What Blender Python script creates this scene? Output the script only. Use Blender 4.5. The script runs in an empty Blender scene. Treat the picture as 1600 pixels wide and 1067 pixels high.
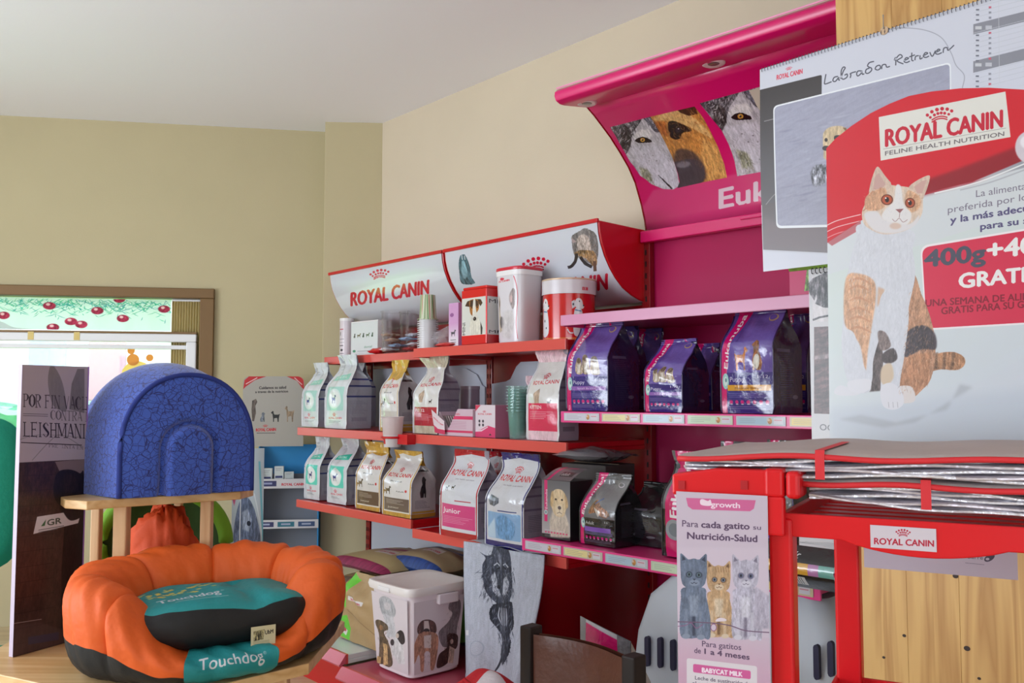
import bpy, bmesh, math, random
import numpy as np
from mathutils import Vector, Matrix
random.seed(7); RS = np.random.RandomState(11)
PI = math.pi
# ------------------------------------------------------------------ camera, world, lights
SC = bpy.context.scene
COL = SC.collection
F_PX, EYE, PITCH = 1400.0, 1.4, math.atan(85/1400)
cam = bpy.data.objects.new('camera', bpy.data.cameras.new('camera')); COL.objects.link(cam)
cam.data.lens = 36*F_PX/1600; cam.data.sensor_width = 36; cam.data.clip_start = 0.02
cam.location = (0, 0, EYE); cam.rotation_euler = (PI/2+PITCH, 0, 0)
SC.camera = cam
SC.view_settings.view_transform = 'Standard'; SC.view_settings.look = 'None'
SC.view_settings.gamma = 1; SC.view_settings.use_curve_mapping = False
SC.view_settings.exposure = -0.19
W_ = bpy.data.worlds.new('world'); SC.world = W_; W_.use_nodes = True
bg = W_.node_tree.nodes['Background']; bg.inputs[0].default_value = (0.80, 0.90, 1.0, 1); bg.inputs[1].default_value = 4.0
def area(name, loc, target, sx, sy, power, color):
    l = bpy.data.lights.new(name, 'AREA'); l.shape = 'RECTANGLE'; l.size = sx; l.size_y = sy
    l.energy = power; l.color = color
    o = bpy.data.objects.new(name, l); COL.objects.link(o); o.location = loc
    o.rotation_euler = (Vector(target)-Vector(loc)).to_track_quat('-Z', 'Y').to_euler(); return o
def sun_lamp():
    l = bpy.data.lights.new('sun', 'SUN'); l.energy = 6.0; l.angle = math.radians(3); l.color = (1, .96, .88)
    o = bpy.data.objects.new('sun', l); COL.objects.link(o); o.rotation_euler = (math.radians(38), math.radians(-12), math.radians(150))
sun_lamp()
# daylight entering by the large shop windows in the left wall and behind the camera (both outside the frame)
area('daylight_side_window', (-4.0, 0.9, 1.45), (0.9, 2.9, 4.6), 2.8, 1.5, 122, (.86, .93, 1.0))
area('daylight_shop_front', (-0.6, -5.8, 1.55), (-0.3, 4.0, 6.2), 4.0, 1.9, 60, (.93, .96, 1.0))
# ------------------------------------------------------------------ colour, materials
def lin(c):
    c = np.asarray(c, float)/255.
    return np.where(c <= .04045, c/12.92, ((c+.055)/1.055)**2.4)
def mat(name, rgb, rough=.5, metal=0., coat=0., var=0., scale=8., bump=0., bscale=40., trans=0., alpha=1., spec=.5, emit=None, es=1., stretch=None, ior=1.45, sheen=0.):
    m = bpy.data.materials.new(name); m.use_nodes = True; nt = m.node_tree; b = nt.nodes['Principled BSDF']
    c = tuple(lin(rgb))+(1,)
    b.inputs['Base Color'].default_value = c; b.inputs['Roughness'].default_value = rough; b.inputs['Metallic'].default_value = metal
    b.inputs['Coat Weight'].default_value = coat; b.inputs['Coat Roughness'].default_value = .09
    b.inputs['Transmission Weight'].default_value = trans; b.inputs['Alpha'].default_value = alpha
    b.inputs['Specular IOR Level'].default_value = spec; b.inputs['IOR'].default_value = ior; b.inputs['Sheen Weight'].default_value = sheen
    if emit is not None:
        b.inputs['Emission Color'].default_value = tuple(lin(emit))+(1,); b.inputs['Emission Strength'].default_value = es
    def coord():
        tc = nt.nodes.new('ShaderNodeTexCoord'); o = tc.outputs['Object']
        if stretch:
            mp = nt.nodes.new('ShaderNodeMapping'); mp.inputs['Scale'].default_value = stretch; nt.links.new(o, mp.inputs[0]); o = mp.outputs[0]
        return o
    if var:
        n = nt.nodes.new('ShaderNodeTexNoise'); n.inputs['Scale'].default_value = scale; n.inputs['Detail'].default_value = 5
        nt.links.new(coord(), n.inputs['Vector'])
        r = nt.nodes.new('ShaderNodeValToRGB'); r.color_ramp.elements[0].position = .3; r.color_ramp.elements[1].position = .7
        for k, s in ((0, 1-var), (1, 1+var)):
            r.color_ramp.elements[k].color = tuple(min(1, v*s) for v in c[:3])+(1,)
        nt.links.new(n.outputs['Fac'], r.inputs[0]); nt.links.new(r.outputs[0], b.inputs['Base Color'])
    if bump:
        n2 = nt.nodes.new('ShaderNodeTexNoise'); n2.inputs['Scale'].default_value = bscale; n2.inputs['Detail'].default_value = 3
        nt.links.new(coord(), n2.inputs['Vector'])
        bp = nt.nodes.new('ShaderNodeBump'); bp.inputs['Strength'].default_value = bump; bp.inputs['Distance'].default_value = .01
        nt.links.new(n2.outputs['Fac'], bp.inputs['Height']); nt.links.new(bp.outputs[0], b.inputs['Normal'])
    return m
def wood_mat(name, light, dark, scale=1.0, axis='Z', rough=.45, knots=False):
    m = mat(name, light, rough); nt = m.node_tree; b = nt.nodes['Principled BSDF']
    tc = nt.nodes.new('ShaderNodeTexCoord'); mp = nt.nodes.new('ShaderNodeMapping')
    sc = {'Z': (9, 9, .55), 'X': (.55, 9, 9), 'Y': (9, .55, 9)}[axis]
    mp.inputs['Scale'].default_value = tuple(s*scale for s in sc); nt.links.new(tc.outputs['Object'], mp.inputs[0])
    n = nt.nodes.new('ShaderNodeTexNoise'); n.inputs['Scale'].default_value = 1.6; n.inputs['Detail'].default_value = 3; n.inputs['Distortion'].default_value = .6
    nt.links.new(mp.outputs[0], n.inputs['Vector'])
    mul = nt.nodes.new('ShaderNodeMath'); mul.operation = 'MULTIPLY'; mul.inputs[1].default_value = 9; nt.links.new(n.outputs['Fac'], mul.inputs[0])
    fr = nt.nodes.new('ShaderNodeMath'); fr.operation = 'PINGPONG'; fr.inputs[1].default_value = 1; nt.links.new(mul.outputs[0], fr.inputs[0])
    r = nt.nodes.new('ShaderNodeValToRGB'); r.color_ramp.elements[0].color = tuple(lin(light))+(1,); r.color_ramp.elements[1].color = tuple(lin(dark))+(1,)
    r.color_ramp.elements[0].position = .15; nt.links.new(fr.outputs[0], r.inputs[0]); nt.links.new(r.outputs[0], b.inputs['Base Color'])
    return m
# ------------------------------------------------------------------ a little painter for the flat prints
_n = RS.rand(8, 8)
def _noise(n, seed, octs=(4, 8, 16, 32, 64, 128)):
    r = np.random.RandomState(seed); out = np.zeros((n, n)); amp = 1.; tot = 0
    for k in octs:
        g = r.rand(k, k); g = np.concatenate([g, g[:1]], 0); g = np.concatenate([g, g[:, :1]], 1)
        x = np.arange(n)/n*k; i = x.astype(int); f = x-i; f = f*f*(3-2*f)
        a = g[i][:, i]*(1-f)[None, :]+g[i][:, i+1]*f[None, :]; b = g[i+1][:, i]*(1-f)[None, :]+g[i+1][:, i+1]*f[None, :]
        out += amp*(a*(1-f)[:, None]+b*f[:, None]); tot += amp; amp *= .75
    out /= tot; return (out-out.mean())/out.std()*.22+.5
NZ = _noise(512, 3); NZ2 = _noise(512, 9); NF = _noise(512, 21, (16, 32, 64, 128, 256))
_tc = {}
def outline(s):
    if s in _tc: return _tc[s]
    cu = bpy.data.curves.new('t', 'FONT'); cu.body = s; cu.fill_mode = 'NONE'; cu.resolution_u = 3
    ob = bpy.data.objects.new('t', cu); COL.objects.link(ob)
    me = ob.to_mesh(); v = np.empty(len(me.vertices)*3); me.vertices.foreach_get('co', v); v = v.reshape(-1, 3)[:, :2]
    e = np.empty(len(me.edges)*2, int); me.edges.foreach_get('vertices', e); e = e.reshape(-1, 2)
    ob.to_mesh_clear(); bpy.data.objects.remove(ob); bpy.data.curves.remove(cu)
    _tc[s] = (v, e); return v, e
_v, _ = outline('H'); CAP = _v[:, 1].max()
def smooth_pts(pts, closed=True, n=6):
    P = np.asarray(pts, float); N = len(P); out = []
    for i in range(N if closed else N-1):
        p0, p1, p2, p3 = (P[(i+k) % N] if closed else P[min(max(i+k, 0), N-1)] for k in (-1, 0, 1, 2))
        for t in np.arange(n)/n:
            out.append(.5*((2*p1)+(-p0+p2)*t+(2*p0-5*p1+4*p2-p3)*t*t+(-p0+3*p1-3*p2+p3)*t**3))
    if not closed: out.append(P[-1])
    return np.array(out)
def boxblur(a, r):
    r = int(max(1, round(r)))
    for ax in (0, 1):
        p = [(0, 0), (0, 0)]; p[ax] = (r+1, r)
        c = np.cumsum(np.pad(a, p), axis=ax); n = a.shape[ax]
        a = (np.take(c, np.arange(2*r+1, 2*r+1+n), axis=ax)-np.take(c, np.arange(0, n), axis=ax))/(2*r+1)
    return a
class Cv:
    """canvas; M maps drawing coordinates (arrays x, y) to canvas pixels"""
    def __init__(s, w, h, bgc, M=None):
        s.asp = .84; s.w, s.h = int(w), int(h); s.a = np.zeros((s.h, s.w, 3)); s.a[:] = np.array(bgc, float)/255.; s.M = M or (lambda x, y: (x, y))
    def map(s, pts):
        P = np.asarray(pts, float); x, y = s.M(P[:, 0], P[:, 1]); return np.stack([x, y], 1)
    def cover(s, V, E, pad=0):
        x0 = max(0, int(np.floor(V[:, 0].min()))-1-pad); x1 = min(s.w, int(np.ceil(V[:, 0].max()))+2+pad)
        y0 = max(0, int(np.floor(V[:, 1].min()))-1-pad); y1 = min(s.h, int(np.ceil(V[:, 1].max()))+2+pad)
        if x1 <= x0 or y1 <= y0: return None
        A = V[E[:, 0]]; B = V[E[:, 1]]; m = np.zeros((y1-y0, x1-x0)); xs = np.arange(x0, x1)
        SS = 3
        for r in range(y1-y0):
            for q in range(SS):
                y = y0+r+(q+.5)/SS
                k = (A[:, 1] <= y) != (B[:, 1] <= y)
                if not k.any(): continue
                a = A[k]; b = B[k]; xx = np.sort(a[:, 0]+(y-a[:, 1])/(b[:, 1]-a[:, 1])*(b[:, 0]-a[:, 0]))
                for j in range(0, len(xx)-1, 2):
                    m[r] += np.clip(np.minimum(xs+1, xx[j+1])-np.maximum(xs, xx[j]), 0, 1)/SS
        return x0, y0, m
    def put(s, c, col, al=1., soft=0, fur=0, fdir=None):
        if c is None: return
        x0, y0, m = c
        if soft: m = boxblur(boxblur(m, soft), soft)
        m = np.clip(m, 0, 1)*al; h, w = m.shape
        if callable(col):
            X, Y = np.meshgrid(np.arange(x0, x0+w), np.arange(y0, y0+h)); cc = col(X, Y)
        else: cc = np.broadcast_to(np.array(col, float)/255., (h, w, 3))
        if fur:
            X, Y = np.meshgrid(np.arange(x0, x0+w), np.arange(y0, y0+h)); sx, sy = fdir or (3.0, 1.0)
            f = NF[(Y*sy*.9+X*.5).astype(int) % 512, (X*sx*1.1).astype(int) % 512]-.5+(NF[(Y*2.3).astype(int) % 512, (X*5) % 512]-.5)*.5
            cc = np.clip(cc*(1+fur*f[..., None]*1.35), 0, 1)
        r = s.a[y0:y0+h, x0:x0+w]; r += (cc-r)*m[..., None]
    def p(s, pts, col, al=1., soft=0, fur=0, sm=False, jit=0, fdir=None):
        if sm: pts = smooth_pts(pts)
        V = s.map(pts)
        if jit:
            n = len(V); V = smooth_pts(V, True, 3); V = V+(RS.rand(*V.shape)-.5)*jit*2
        n = len(V); E = np.stack([np.arange(n), (np.arange(n)+1) % n], 1)
        s.put(s.cover(V, E, int(soft*2)), col, al, soft, fur, fdir)
    def e(s, cx, cy, rx, ry, col, rot=0, **k):
        t = np.arange(28)/28*2*PI; c, q = math.cos(math.radians(rot)), math.sin(math.radians(rot))
        x = rx*np.cos(t); y = ry*np.sin(t); s.p(np.stack([cx+x*c-y*q, cy+x*q+y*c], 1), col, **k)
    def r(s, x0, y0, x1, y1, col, **k): s.p([(x0, y0), (x1, y0), (x1, y1), (x0, y1)], col, **k)
    def rr(s, pts, rad, col, **k):     # rounded polygon
        P = np.asarray(pts, float); out = []; N = len(P)
        for i in range(N):
            a, b, c = P[i-1], P[i], P[(i+1) % N]; u = (a-b)/np.linalg.norm(a-b)*rad; v = (c-b)/np.linalg.norm(c-b)*rad
            for t in np.linspace(0, 1, 7): out.append((1-t)**2*(b+u)+2*t*(1-t)*b+t*t*(b+v))
        s.p(out, col, **k)
    def l(s, pts, w, col, sm=False, **k):
        n0 = len(pts)
        if sm: pts = smooth_pts(pts, False)
        P = np.asarray(pts, float)
        if np.ndim(w): w = np.interp(np.linspace(0, 1, len(P)), np.linspace(0, 1, len(w)), w)
        d = np.gradient(P, axis=0); n = np.stack([-d[:, 1], d[:, 0]], 1); n /= (np.linalg.norm(n, axis=1, keepdims=True)+1e-9)
        ww = np.asarray(w, float).reshape(-1, 1)/2 if np.ndim(w) else w/2.
        s.p(np.concatenate([P+n*ww, (P-n*ww)[::-1]]), col, **k)
    def t(s, txt, x0, y0, x1, y1, h, col, bold=0., shear=0., up=(0, -1), al=1.):
        V, E = outline(txt)
        if len(V) == 0: return
        mn = V[:, 0].min(); wd = V[:, 0].max()-mn; gx = (V[:, 0]-mn)/wd; gy = V[:, 1]/CAP
        L = math.hypot(x1-x0, y1-y0)
        gx = gx+shear*gy*h/L
        X = x0+(x1-x0)*gx+up[0]*h*gy; Y = y0+(y1-y0)*gx+up[1]*h*gy
        C = None; offs = [(0, 0)]
        if bold: offs = [(0, 0), (1, 0), (-1, 0), (0, .7), (0, -.7)]
        for ox, oy in offs:
            P = s.map(np.stack([X+ox*bold*h, Y+oy*bold*h], 1)); c = s.cover(P, E)
            if c: s.put(c, col, al)
    def st(s, poly, n, L, ang, cols, w=1., al=.5, spread=25, cen=None):   # short hair strokes inside a polygon; ang in degrees, or radial from cen
        P = np.asarray(poly, float); x0, y0 = P.min(0); x1, y1 = P.max(0); k = 0; tries = 0
        while k < n and tries < n*6:
            tries += 1; x = RS.uniform(x0, x1); y = RS.uniform(y0, y1); ins = False; j = len(P)-1
            for i in range(len(P)):
                if (P[i, 1] > y) != (P[j, 1] > y) and x < (P[j, 0]-P[i, 0])*(y-P[i, 1])/(P[j, 1]-P[i, 1])+P[i, 0]: ins = not ins
                j = i
            if not ins: continue
            k += 1; a = math.radians((ang if cen is None else math.degrees(math.atan2(y-cen[1], x-cen[0])))+RS.normal(0, spread)); l_ = L*RS.uniform(.5, 1.2)
            dx, dy = math.cos(a)*l_, math.sin(a)*l_; nx, ny = -math.sin(a)*w/2, math.cos(a)*w/2
            s.p([(x, y), (x+dx*.4+nx, y+dy*.4+ny), (x+dx, y+dy), (x+dx*.4-nx, y+dy*.4-ny)], cols[RS.randint(len(cols))], al=al)
    def grad(s, p0, c0, p1, c1):      # linear gradient in drawing coords of two points
        a = s.map([p0])[0]; b = s.map([p1])[0]; d = b-a; L = (d**2).sum(); c0 = np.array(c0, float)/255; c1 = np.array(c1, float)/255
        def f(X, Y):
            t = np.clip(((X-a[0])*d[0]+(Y-a[1])*d[1])/L, 0, 1)[..., None]; return c0+(c1-c0)*t
        return f
    def crown(s, cx, cy, w, col, sl=0.):
        u = w/2.; sa = s.asp
        def q(x, y): return (cx+x*u, cy-y*u*sa+sl*x*u)
        for x, y, r in ((-.95, .62, .13), (-.6, .86, .14), (-.2, .98, .15), (.2, .98, .15), (.6, .86, .14), (.95, .62, .13), (-.72, .36, .11), (-.4, .52, .12), (-.13, .6, .12), (.13, .6, .12), (.4, .52, .12), (.72, .36, .11)):
            X, Y = q(x, y); s.e(X, Y, r*u, r*u*1.15*sa, col)
        for yy in (.22, .02):
            s.l([q(-.62, yy-.14), q(-.3, yy+.03), q(0, yy+.08), q(.3, yy+.03), q(.62, yy-.14)], .12*u*sa, col, sm=True)
    def logo(s, x0, y0, x1, y1, h, col=(205, 25, 50), b=.045, crown=True):   # letters + crown, baseline p0-p1
        s.t('ROYAL CANIN', x0, y0, x1, y1, h, col, bold=b)
        if crown:
            sl = (y1-y0)/max(1e-6, (x1-x0)); s.crown((x0+x1)/2-(x1-x0)*.03, (y0+y1)/2-h*1.45, (x1-x0)*.24, col, sl)
    def mat(s, name, rough=.4, coat=0., bump=0., bscale=60., trans=0., metal=0.):
        im = bpy.data.images.new(name+'_print', s.w, s.h); px = np.ones((s.h, s.w, 4), np.float32); px[..., :3] = np.clip(s.a[::-1]*.93, 0, 1)
        im.pixels.foreach_set(px.ravel()); im.update(); im.pack()
        m = mat(name, (200, 200, 200), rough, metal, coat, bump=bump, bscale=bscale, trans=trans)
        nt = m.node_tree; t = nt.nodes.new('ShaderNodeTexImage'); t.image = im; t.extension = 'EXTEND'
        nt.links.new(t.outputs[0], nt.nodes['Principled BSDF'].inputs['Base Color']); return m
def homog(src, w, h):
    """drawing quad TL,TR,BR,BL -> canvas w x h"""
    dst = [(0, 0), (w, 0), (w, h), (0, h)]; A = []; B = []
    for (x, y), (u, v) in zip(src, dst):
        A += [[x, y, 1, 0, 0, 0, -u*x, -u*y], [0, 0, 0, x, y, 1, -v*x, -v*y]]; B += [u, v]
    H = np.append(np.linalg.solve(np.array(A, float), np.array(B, float)), 1).reshape(3, 3)
    def M(x, y):
        q = H[2, 0]*x+H[2, 1]*y+H[2, 2]; return (H[0, 0]*x+H[0, 1]*y+H[0, 2])/q, (H[1, 0]*x+H[1, 1]*y+H[1, 2])/q
    return M
# ------------------------------------------------------------------ frames (a along, b out towards the room, z up)
def ray(px, py):
    px = np.asarray(px, float); py = np.asarray(py, float); x = (px-800)/F_PX; y = -(py-533.5)/F_PX
    return x, math.cos(PITCH)-y*math.sin(PITCH), math.sin(PITCH)+y*math.cos(PITCH)
class Fr:
    def __init__(s, O, ang):
        s.O = O; s.ang = ang; s.er = (math.cos(ang), math.sin(ang)); s.n = (math.sin(ang), -math.cos(ang))
    def hit(s, px, py, b=0.):
        r = ray(px, py); k = ((s.O[0]*s.n[0]+s.O[1]*s.n[1])+b)/(r[0]*s.n[0]+r[1]*s.n[1])
        return (r[0]*k-s.O[0])*s.er[0]+(r[1]*k-s.O[1])*s.er[1], r[2]*k+EYE
    def hz(s, px, py, z):
        r = ray(px, py); k = (z-EYE)/r[2]; d = (r[0]*k-s.O[0], r[1]*k-s.O[1])
        return float(d[0]*s.er[0]+d[1]*s.er[1]), float(d[0]*s.n[0]+d[1]*s.n[1])
    def P(s, a, b, z): return Vector((s.O[0]+a*s.er[0]+b*s.n[0], s.O[1]+a*s.er[1]+b*s.n[1], z))
def FrVP(px, py, Y, vpx):
    r = ray(px, py); O = (float(r[0]/r[1])*Y, Y); dx = vpx-800; dy = F_PX/math.cos(PITCH)
    if vpx < 800: dx, dy = -dx, -dy
    return Fr(O, math.atan2(dy, dx))
R = FrVP(0, 0, 1, -430); R.O = (-.426, 3.85)
E = FrVP(876, 650, 3.1, -582)
def planeM(fr, b, a0, a1, z0, z1, w, h):
    def M(x, y):
        a, z = fr.hit(x, y, b); return (a-a0)/(a1-a0)*w, (z1-z)/(z1-z0)*h
    return M
# ------------------------------------------------------------------ mesh building
class MB:
    def __init__(s): s.v = []; s.f = []; s.m = []; s.uv = []
    def add(s, vs, fs, mi=0, uvs=None):
        o = len(s.v); s.v += [tuple(v) for v in vs]
        for k, f in enumerate(fs):
            s.f.append([o+i for i in f]); s.m.append(mi); s.uv.append(uvs[k] if uvs else None)
        return s
    def box(s, x0, x1, y0, y1, z0, z1, mi=0):
        vs = [(x, y, z) for z in (z0, z1) for y in (y0, y1) for x in (x0, x1)]
        return s.add(vs, [(0, 2, 3, 1), (4, 5, 7, 6), (0, 1, 5, 4), (1, 3, 7, 5), (3, 2, 6, 7), (2, 0, 4, 6)], mi)
    def prism(s, pts, z0, z1, mi=0):     # polygon in xy extruded in z
        n = len(pts); vs = [(x, y, z0) for x, y in pts]+[(x, y, z1) for x, y in pts]
        return s.add(vs, [list(range(n))[::-1], list(range(n, 2*n))]+[(i, (i+1) % n, n+(i+1) % n, n+i) for i in range(n)], mi)
    def prof(s, yz, x0, x1, mi=0):       # polygon in yz extruded in x
        n = len(yz); vs = [(x0, y, z) for y, z in yz]+[(x1, y, z) for y, z in yz]
        return s.add(vs, [list(range(n)), list(range(n, 2*n))[::-1]]+[(i, n+i, n+(i+1) % n, (i+1) % n) for i in range(n)], mi)
    def xz(s, pts, y0, y1, mi=0):        # polygon in xz extruded in y
        n = len(pts); vs = [(x, y0, z) for x, z in pts]+[(x, y1, z) for x, z in pts]
        return s.add(vs, [list(range(n)), list(range(n, 2*n))[::-1]]+[(i, n+i, n+(i+1) % n, (i+1) % n) for i in range(n)], mi)
    def grid(s, fn, nu, nv, mi=0, wrap=False, uv=True):
        o = []; 
        for j in range(nv+1):
            for i in range(nu+1): o.append(tuple(fn(i/nu, j/nv)))
        fs = []; us = []
        for j in range(nv):
            for i in range(nu):
                a = j*(nu+1)+i; fs.append((a, a+1, a+nu+2, a+nu+1)); us.append([(i/nu, j/nv), ((i+1)/nu, j/nv), ((i+1)/nu, (j+1)/nv), (i/nu, (j+1)/nv)])
        return s.add(o, fs, mi, us if uv else None)
    def quad(s, pts, mi=0):              # BL BR TR TL with uv
        return s.add(pts, [(0, 1, 2, 3)], mi, [[(0, 0), (1, 0), (1, 1), (0, 1)]])
    def lathe(s, prof, n=28, cx=0, cy=0, mi=0, caps=True, sx=1, sy=1, uvwrap=None):
        vs = [(cx+r*math.cos(2*PI*i/n)*sx, cy+r*math.sin(2*PI*i/n)*sy, z) for r, z in prof for i in range(n)]; fs = []; us = []
        m = len(prof); z0 = prof[0][1]; zz = (prof[-1][1]-z0) or 1
        for j in range(m-1):
            for i in range(n):
                fs.append((j*n+i, j*n+(i+1) % n, (j+1)*n+(i+1) % n, (j+1)*n+i))
                us.append([(i/n, (prof[j][1]-z0)/zz), ((i+1)/n, (prof[j][1]-z0)/zz), ((i+1)/n, (prof[j+1][1]-z0)/zz), (i/n, (prof[j+1][1]-z0)/zz)])
        s.add(vs, fs, mi, us)
        if caps:
            o = len(s.v)-len(vs); s.f.append([o+i for i in range(n)][::-1]); s.m.append(mi); s.uv.append(None)
            s.f.append([o+(m-1)*n+i for i in range(n)]); s.m.append(mi); s.uv.append(None)
        return s
    def tube(s, pts, r, n=8, mi=0, closed=False):
        P = [Vector(p) for p in pts]; N = len(P); rings = []; up = Vector((0, 0, 1))
        rr = r if hasattr(r, '__len__') else [r]*N
        for i in range(N):
            d = (P[(i+1) % N]-P[i-1]) if closed else (P[min(i+1, N-1)]-P[max(i-1, 0)])
            d.normalize(); a = d.cross(up)
            if a.length < .1: a = d.cross(Vector((1, 0, 0)))
            a.normalize(); b = d.cross(a)
            rings += [P[i]+(a*math.cos(2*PI*k/n)+b*math.sin(2*PI*k/n))*rr[i] for k in range(n)]
        fs = [(i*n+k, i*n+(k+1) % n, ((i+1) % N)*n+(k+1) % n, ((i+1) % N)*n+k) for i in range(N if closed else N-1) for k in range(n)]
        if not closed: fs += [list(range(n)), [(N-1)*n+k for k in range(n)][::-1]]
        return s.add(rings, fs, mi)
    def build(s, name, mats, parent=None, loc=None, rotz=None, smooth=False, bevel=0, seg=2, fix=True):
        me = bpy.data.meshes.new(name); me.from_pydata(s.v, [], s.f)
        if not isinstance(mats, (list, tuple)): mats = [mats]
        for m in mats: me.materials.append(m)
        me.polygons.foreach_set('material_index', s.m)
        if any(u is not None for u in s.uv):
            ul = me.uv_layers.new(name='UVMap'); co = []
            for f, u in zip(s.f, s.uv): co += (u if u is not None else [(0, 0)]*len(f))
            ul.data.foreach_set('uv', np.array(co, np.float32).ravel())
        if fix:
            bm = bmesh.new(); bm.from_mesh(me); bmesh.ops.recalc_face_normals(bm, faces=bm.faces); bm.to_mesh(me); bm.free()
        if smooth:
            me.polygons.foreach_set('use_smooth', [True]*len(me.polygons))
            if smooth == 'auto': me.set_sharp_from_angle(angle=math.radians(38))
        o = bpy.data.objects.new(name, me); COL.objects.link(o)
        if parent: o.parent = parent
        if loc is not None: o.location = loc
        if rotz is not None: o.rotation_euler[2] = rotz
        if bevel:
            b = o.modifiers.new('bevel', 'BEVEL'); b.width = bevel; b.segments = seg; b.limit_method = 'ANGLE'; b.angle_limit = math.radians(40)
        return o
def thing(name, label, cat, loc=(0, 0, 0), rotz=0, group=None):
    o = bpy.data.objects.new(name, None); COL.objects.link(o); o.location = loc; o.rotation_euler[2] = rotz
    o.empty_display_size = .1; o['label'] = label; o['category'] = cat
    if group: o['group'] = group
    return o
def tag(o, label, cat, group=None, kind=None):
    o['label'] = label; o['category'] = cat
    if group: o['group'] = group
    if kind: o['kind'] = kind
    return o
def struct(o): o['kind'] = 'structure'; return o
def sst(a, b, x): t = min(1, max(0, (x-a)/(b-a))); return t*t*(3-2*t)
# ------------------------------------------------------------------ the room
FZ, CZ = .18, 2.93
wall_cream = mat('cream_wall_paint', (208, 194, 172), .85, var=.02, scale=3, bump=.05, bscale=120)
wall_tan = mat('tan_wall_paint', (186, 174, 140), .85, var=.02, scale=3, bump=.05, bscale=120)
ceil_m = mat('white_ceiling_paint', (242, 244, 252), .9, bump=.04, bscale=90)
trim_white = mat('white_lacquer', (225, 225, 228), .35)
brown_frame = mat('brown_aluminium', (112, 84, 50), .45, metal=.3)
wood_light = wood_mat('birch_plywood', (222, 184, 132), (205, 160, 105), .7, 'X', .4)
pine = wood_mat("pine_boards", (200, 158, 96), (172, 126, 70), 1.5, "Z", .42)
floor_m = wood_mat('floor_laminate', (204, 184, 148), (188, 166, 130), .5, 'X', .35)
red_metal = mat('red_powder_coated_steel', (190, 16, 26), .3, coat=.3)
dark_red = mat('dark_red_steel', (128, 8, 18), .22, coat=.5)
red_face = mat('red_shelf_edge', (206, 78, 70), .3, coat=.2)
pink_metal = mat('magenta_steel', (214, 12, 104), .32, coat=.25)
pink_pale = mat('pale_pink_edge', (204, 136, 170), .35, coat=.3)
pink_mid = mat('pink_shelf_edge', (196, 40, 108), .4, coat=.1)
white_pl = mat('white_plastic', (228, 224, 226), .35, coat=.2)
grey_panel = mat('pale_grey_panel', (184, 188, 200), .5)
black_m = mat('black_fabric', (22, 22, 24), .7)
A0 = R.P(-1.026, -.5, 0); B0 = Vector((-1.045, 4.93, 0)); C0 = Vector((-1.085, 5.12, 0))
BA = math.atan2(.18, 1); BF = Fr((C0.x, C0.y), BA)     # back wall frame: x negative towards the left
# right wall
mb = MB(); mb.box(-1.15, 10.5, 0, .15, FZ, CZ+.1)
struct(mb.build('wall_right', wall_cream, loc=R.P(0, -.5, 0), rotz=R.ang))
# pillar between right wall and back wall
mb = MB(); mb.prism([(A0.x, A0.y), (B0.x, B0.y), (C0.x-.01, C0.y+.25), (A0.x+.1, A0.y+.3)], FZ, CZ+.1)
struct(mb.build('wall_pillar', wall_tan, bevel=.004))
# back wall with window opening
wx1 = float(BF.hit(336, 452)[0]); wzt = float(BF.hit(336, 452)[1]); wx0 = wx1-1.9; wzb = 1.02; XL = -3.2
mb = MB(); mb.box(XL, wx0, 0, .22, FZ, CZ+.1); mb.box(wx1, .02, 0, .22, FZ, CZ+.1); mb.box(wx0, wx1, 0, .22, wzt, CZ+.1); mb.box(wx0, wx1, 0, .22, FZ, wzb)
struct(mb.build('wall_back', wall_tan, loc=BF.P(0, 0, 0), rotz=BA))
# left wall (opening for the large side window is outside the frame), rear wall, floor, ceiling
mb = MB(); mb.box(-4.35, -4.2, -6.2, -1.1, FZ, CZ); mb.box(-4.35, -4.2, 2.5, 4.7, FZ, CZ); mb.box(-4.35, -4.2, -1.1, 2.5, FZ, .75); mb.box(-4.35, -4.2, -1.1, 2.5, 2.55, CZ)
struct(mb.build('wall_left', wall_tan))
mb = MB(); mb.box(-4.35, -2.8, -6.35, -6.2, FZ, CZ); mb.box(1.6, 6.5, -6.35, -6.2, FZ, CZ); mb.box(-2.8, 1.6, -6.35, -6.2, FZ, .7); mb.box(-2.8, 1.6, -6.35, -6.2, 2.8, CZ)
struct(mb.build('wall_rear', wall_cream))
mb = MB(); mb.box(-4.35, 6.5, -6.35, 5.4, FZ-.1, FZ); struct(mb.build('floor', floor_m))
mb = MB(); mb.box(-4.35, 6.5, -6.35, 5.4, CZ, CZ+.1); struct(mb.build('ceiling', ceil_m))
# ---------------- window in the back wall
def zr(py, px=200, b=0.): return float(BF.hit(px, py, b)[1])
wn = bpy.data.objects.new('window_1', None); COL.objects.link(wn); wn.location = BF.P(0, 0, 0); wn.rotation_euler[2] = BA; struct(wn)
fw = .075
for nm, bx in (('frame_top', (wx0, wx1, -.03, .1, wzt-.055, wzt)), ('frame_jamb', (wx1-fw, wx1, -.03, .1, wzb, wzt-.055)), ('frame_jamb', (wx0, wx0+fw, -.03, .1, wzb, wzt-.055)), ('frame_bottom', (wx0, wx1, -.03, .1, wzb, wzb+.06))):
    mb = MB(); mb.box(*bx); mb.build(nm, brown_frame, wn, bevel=.004)
xi0, xi1 = wx0+fw, wx1-fw; zi = wzt-.055
glass = mat('window_glass', (240, 250, 250), .02, trans=1., alpha=.25, spec=.3)
mb = MB(); mb.box(xi0, xi1, .075, .08, wzb+.06, zi); mb.build('pane', glass, wn)
zs = zr(522, 300)
mb = MB(); mb.box(xi0, xi1-.02, .0, .05, zs-.045, zs); mb.build('sash_rail', trim_white, wn, bevel=.006)
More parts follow.
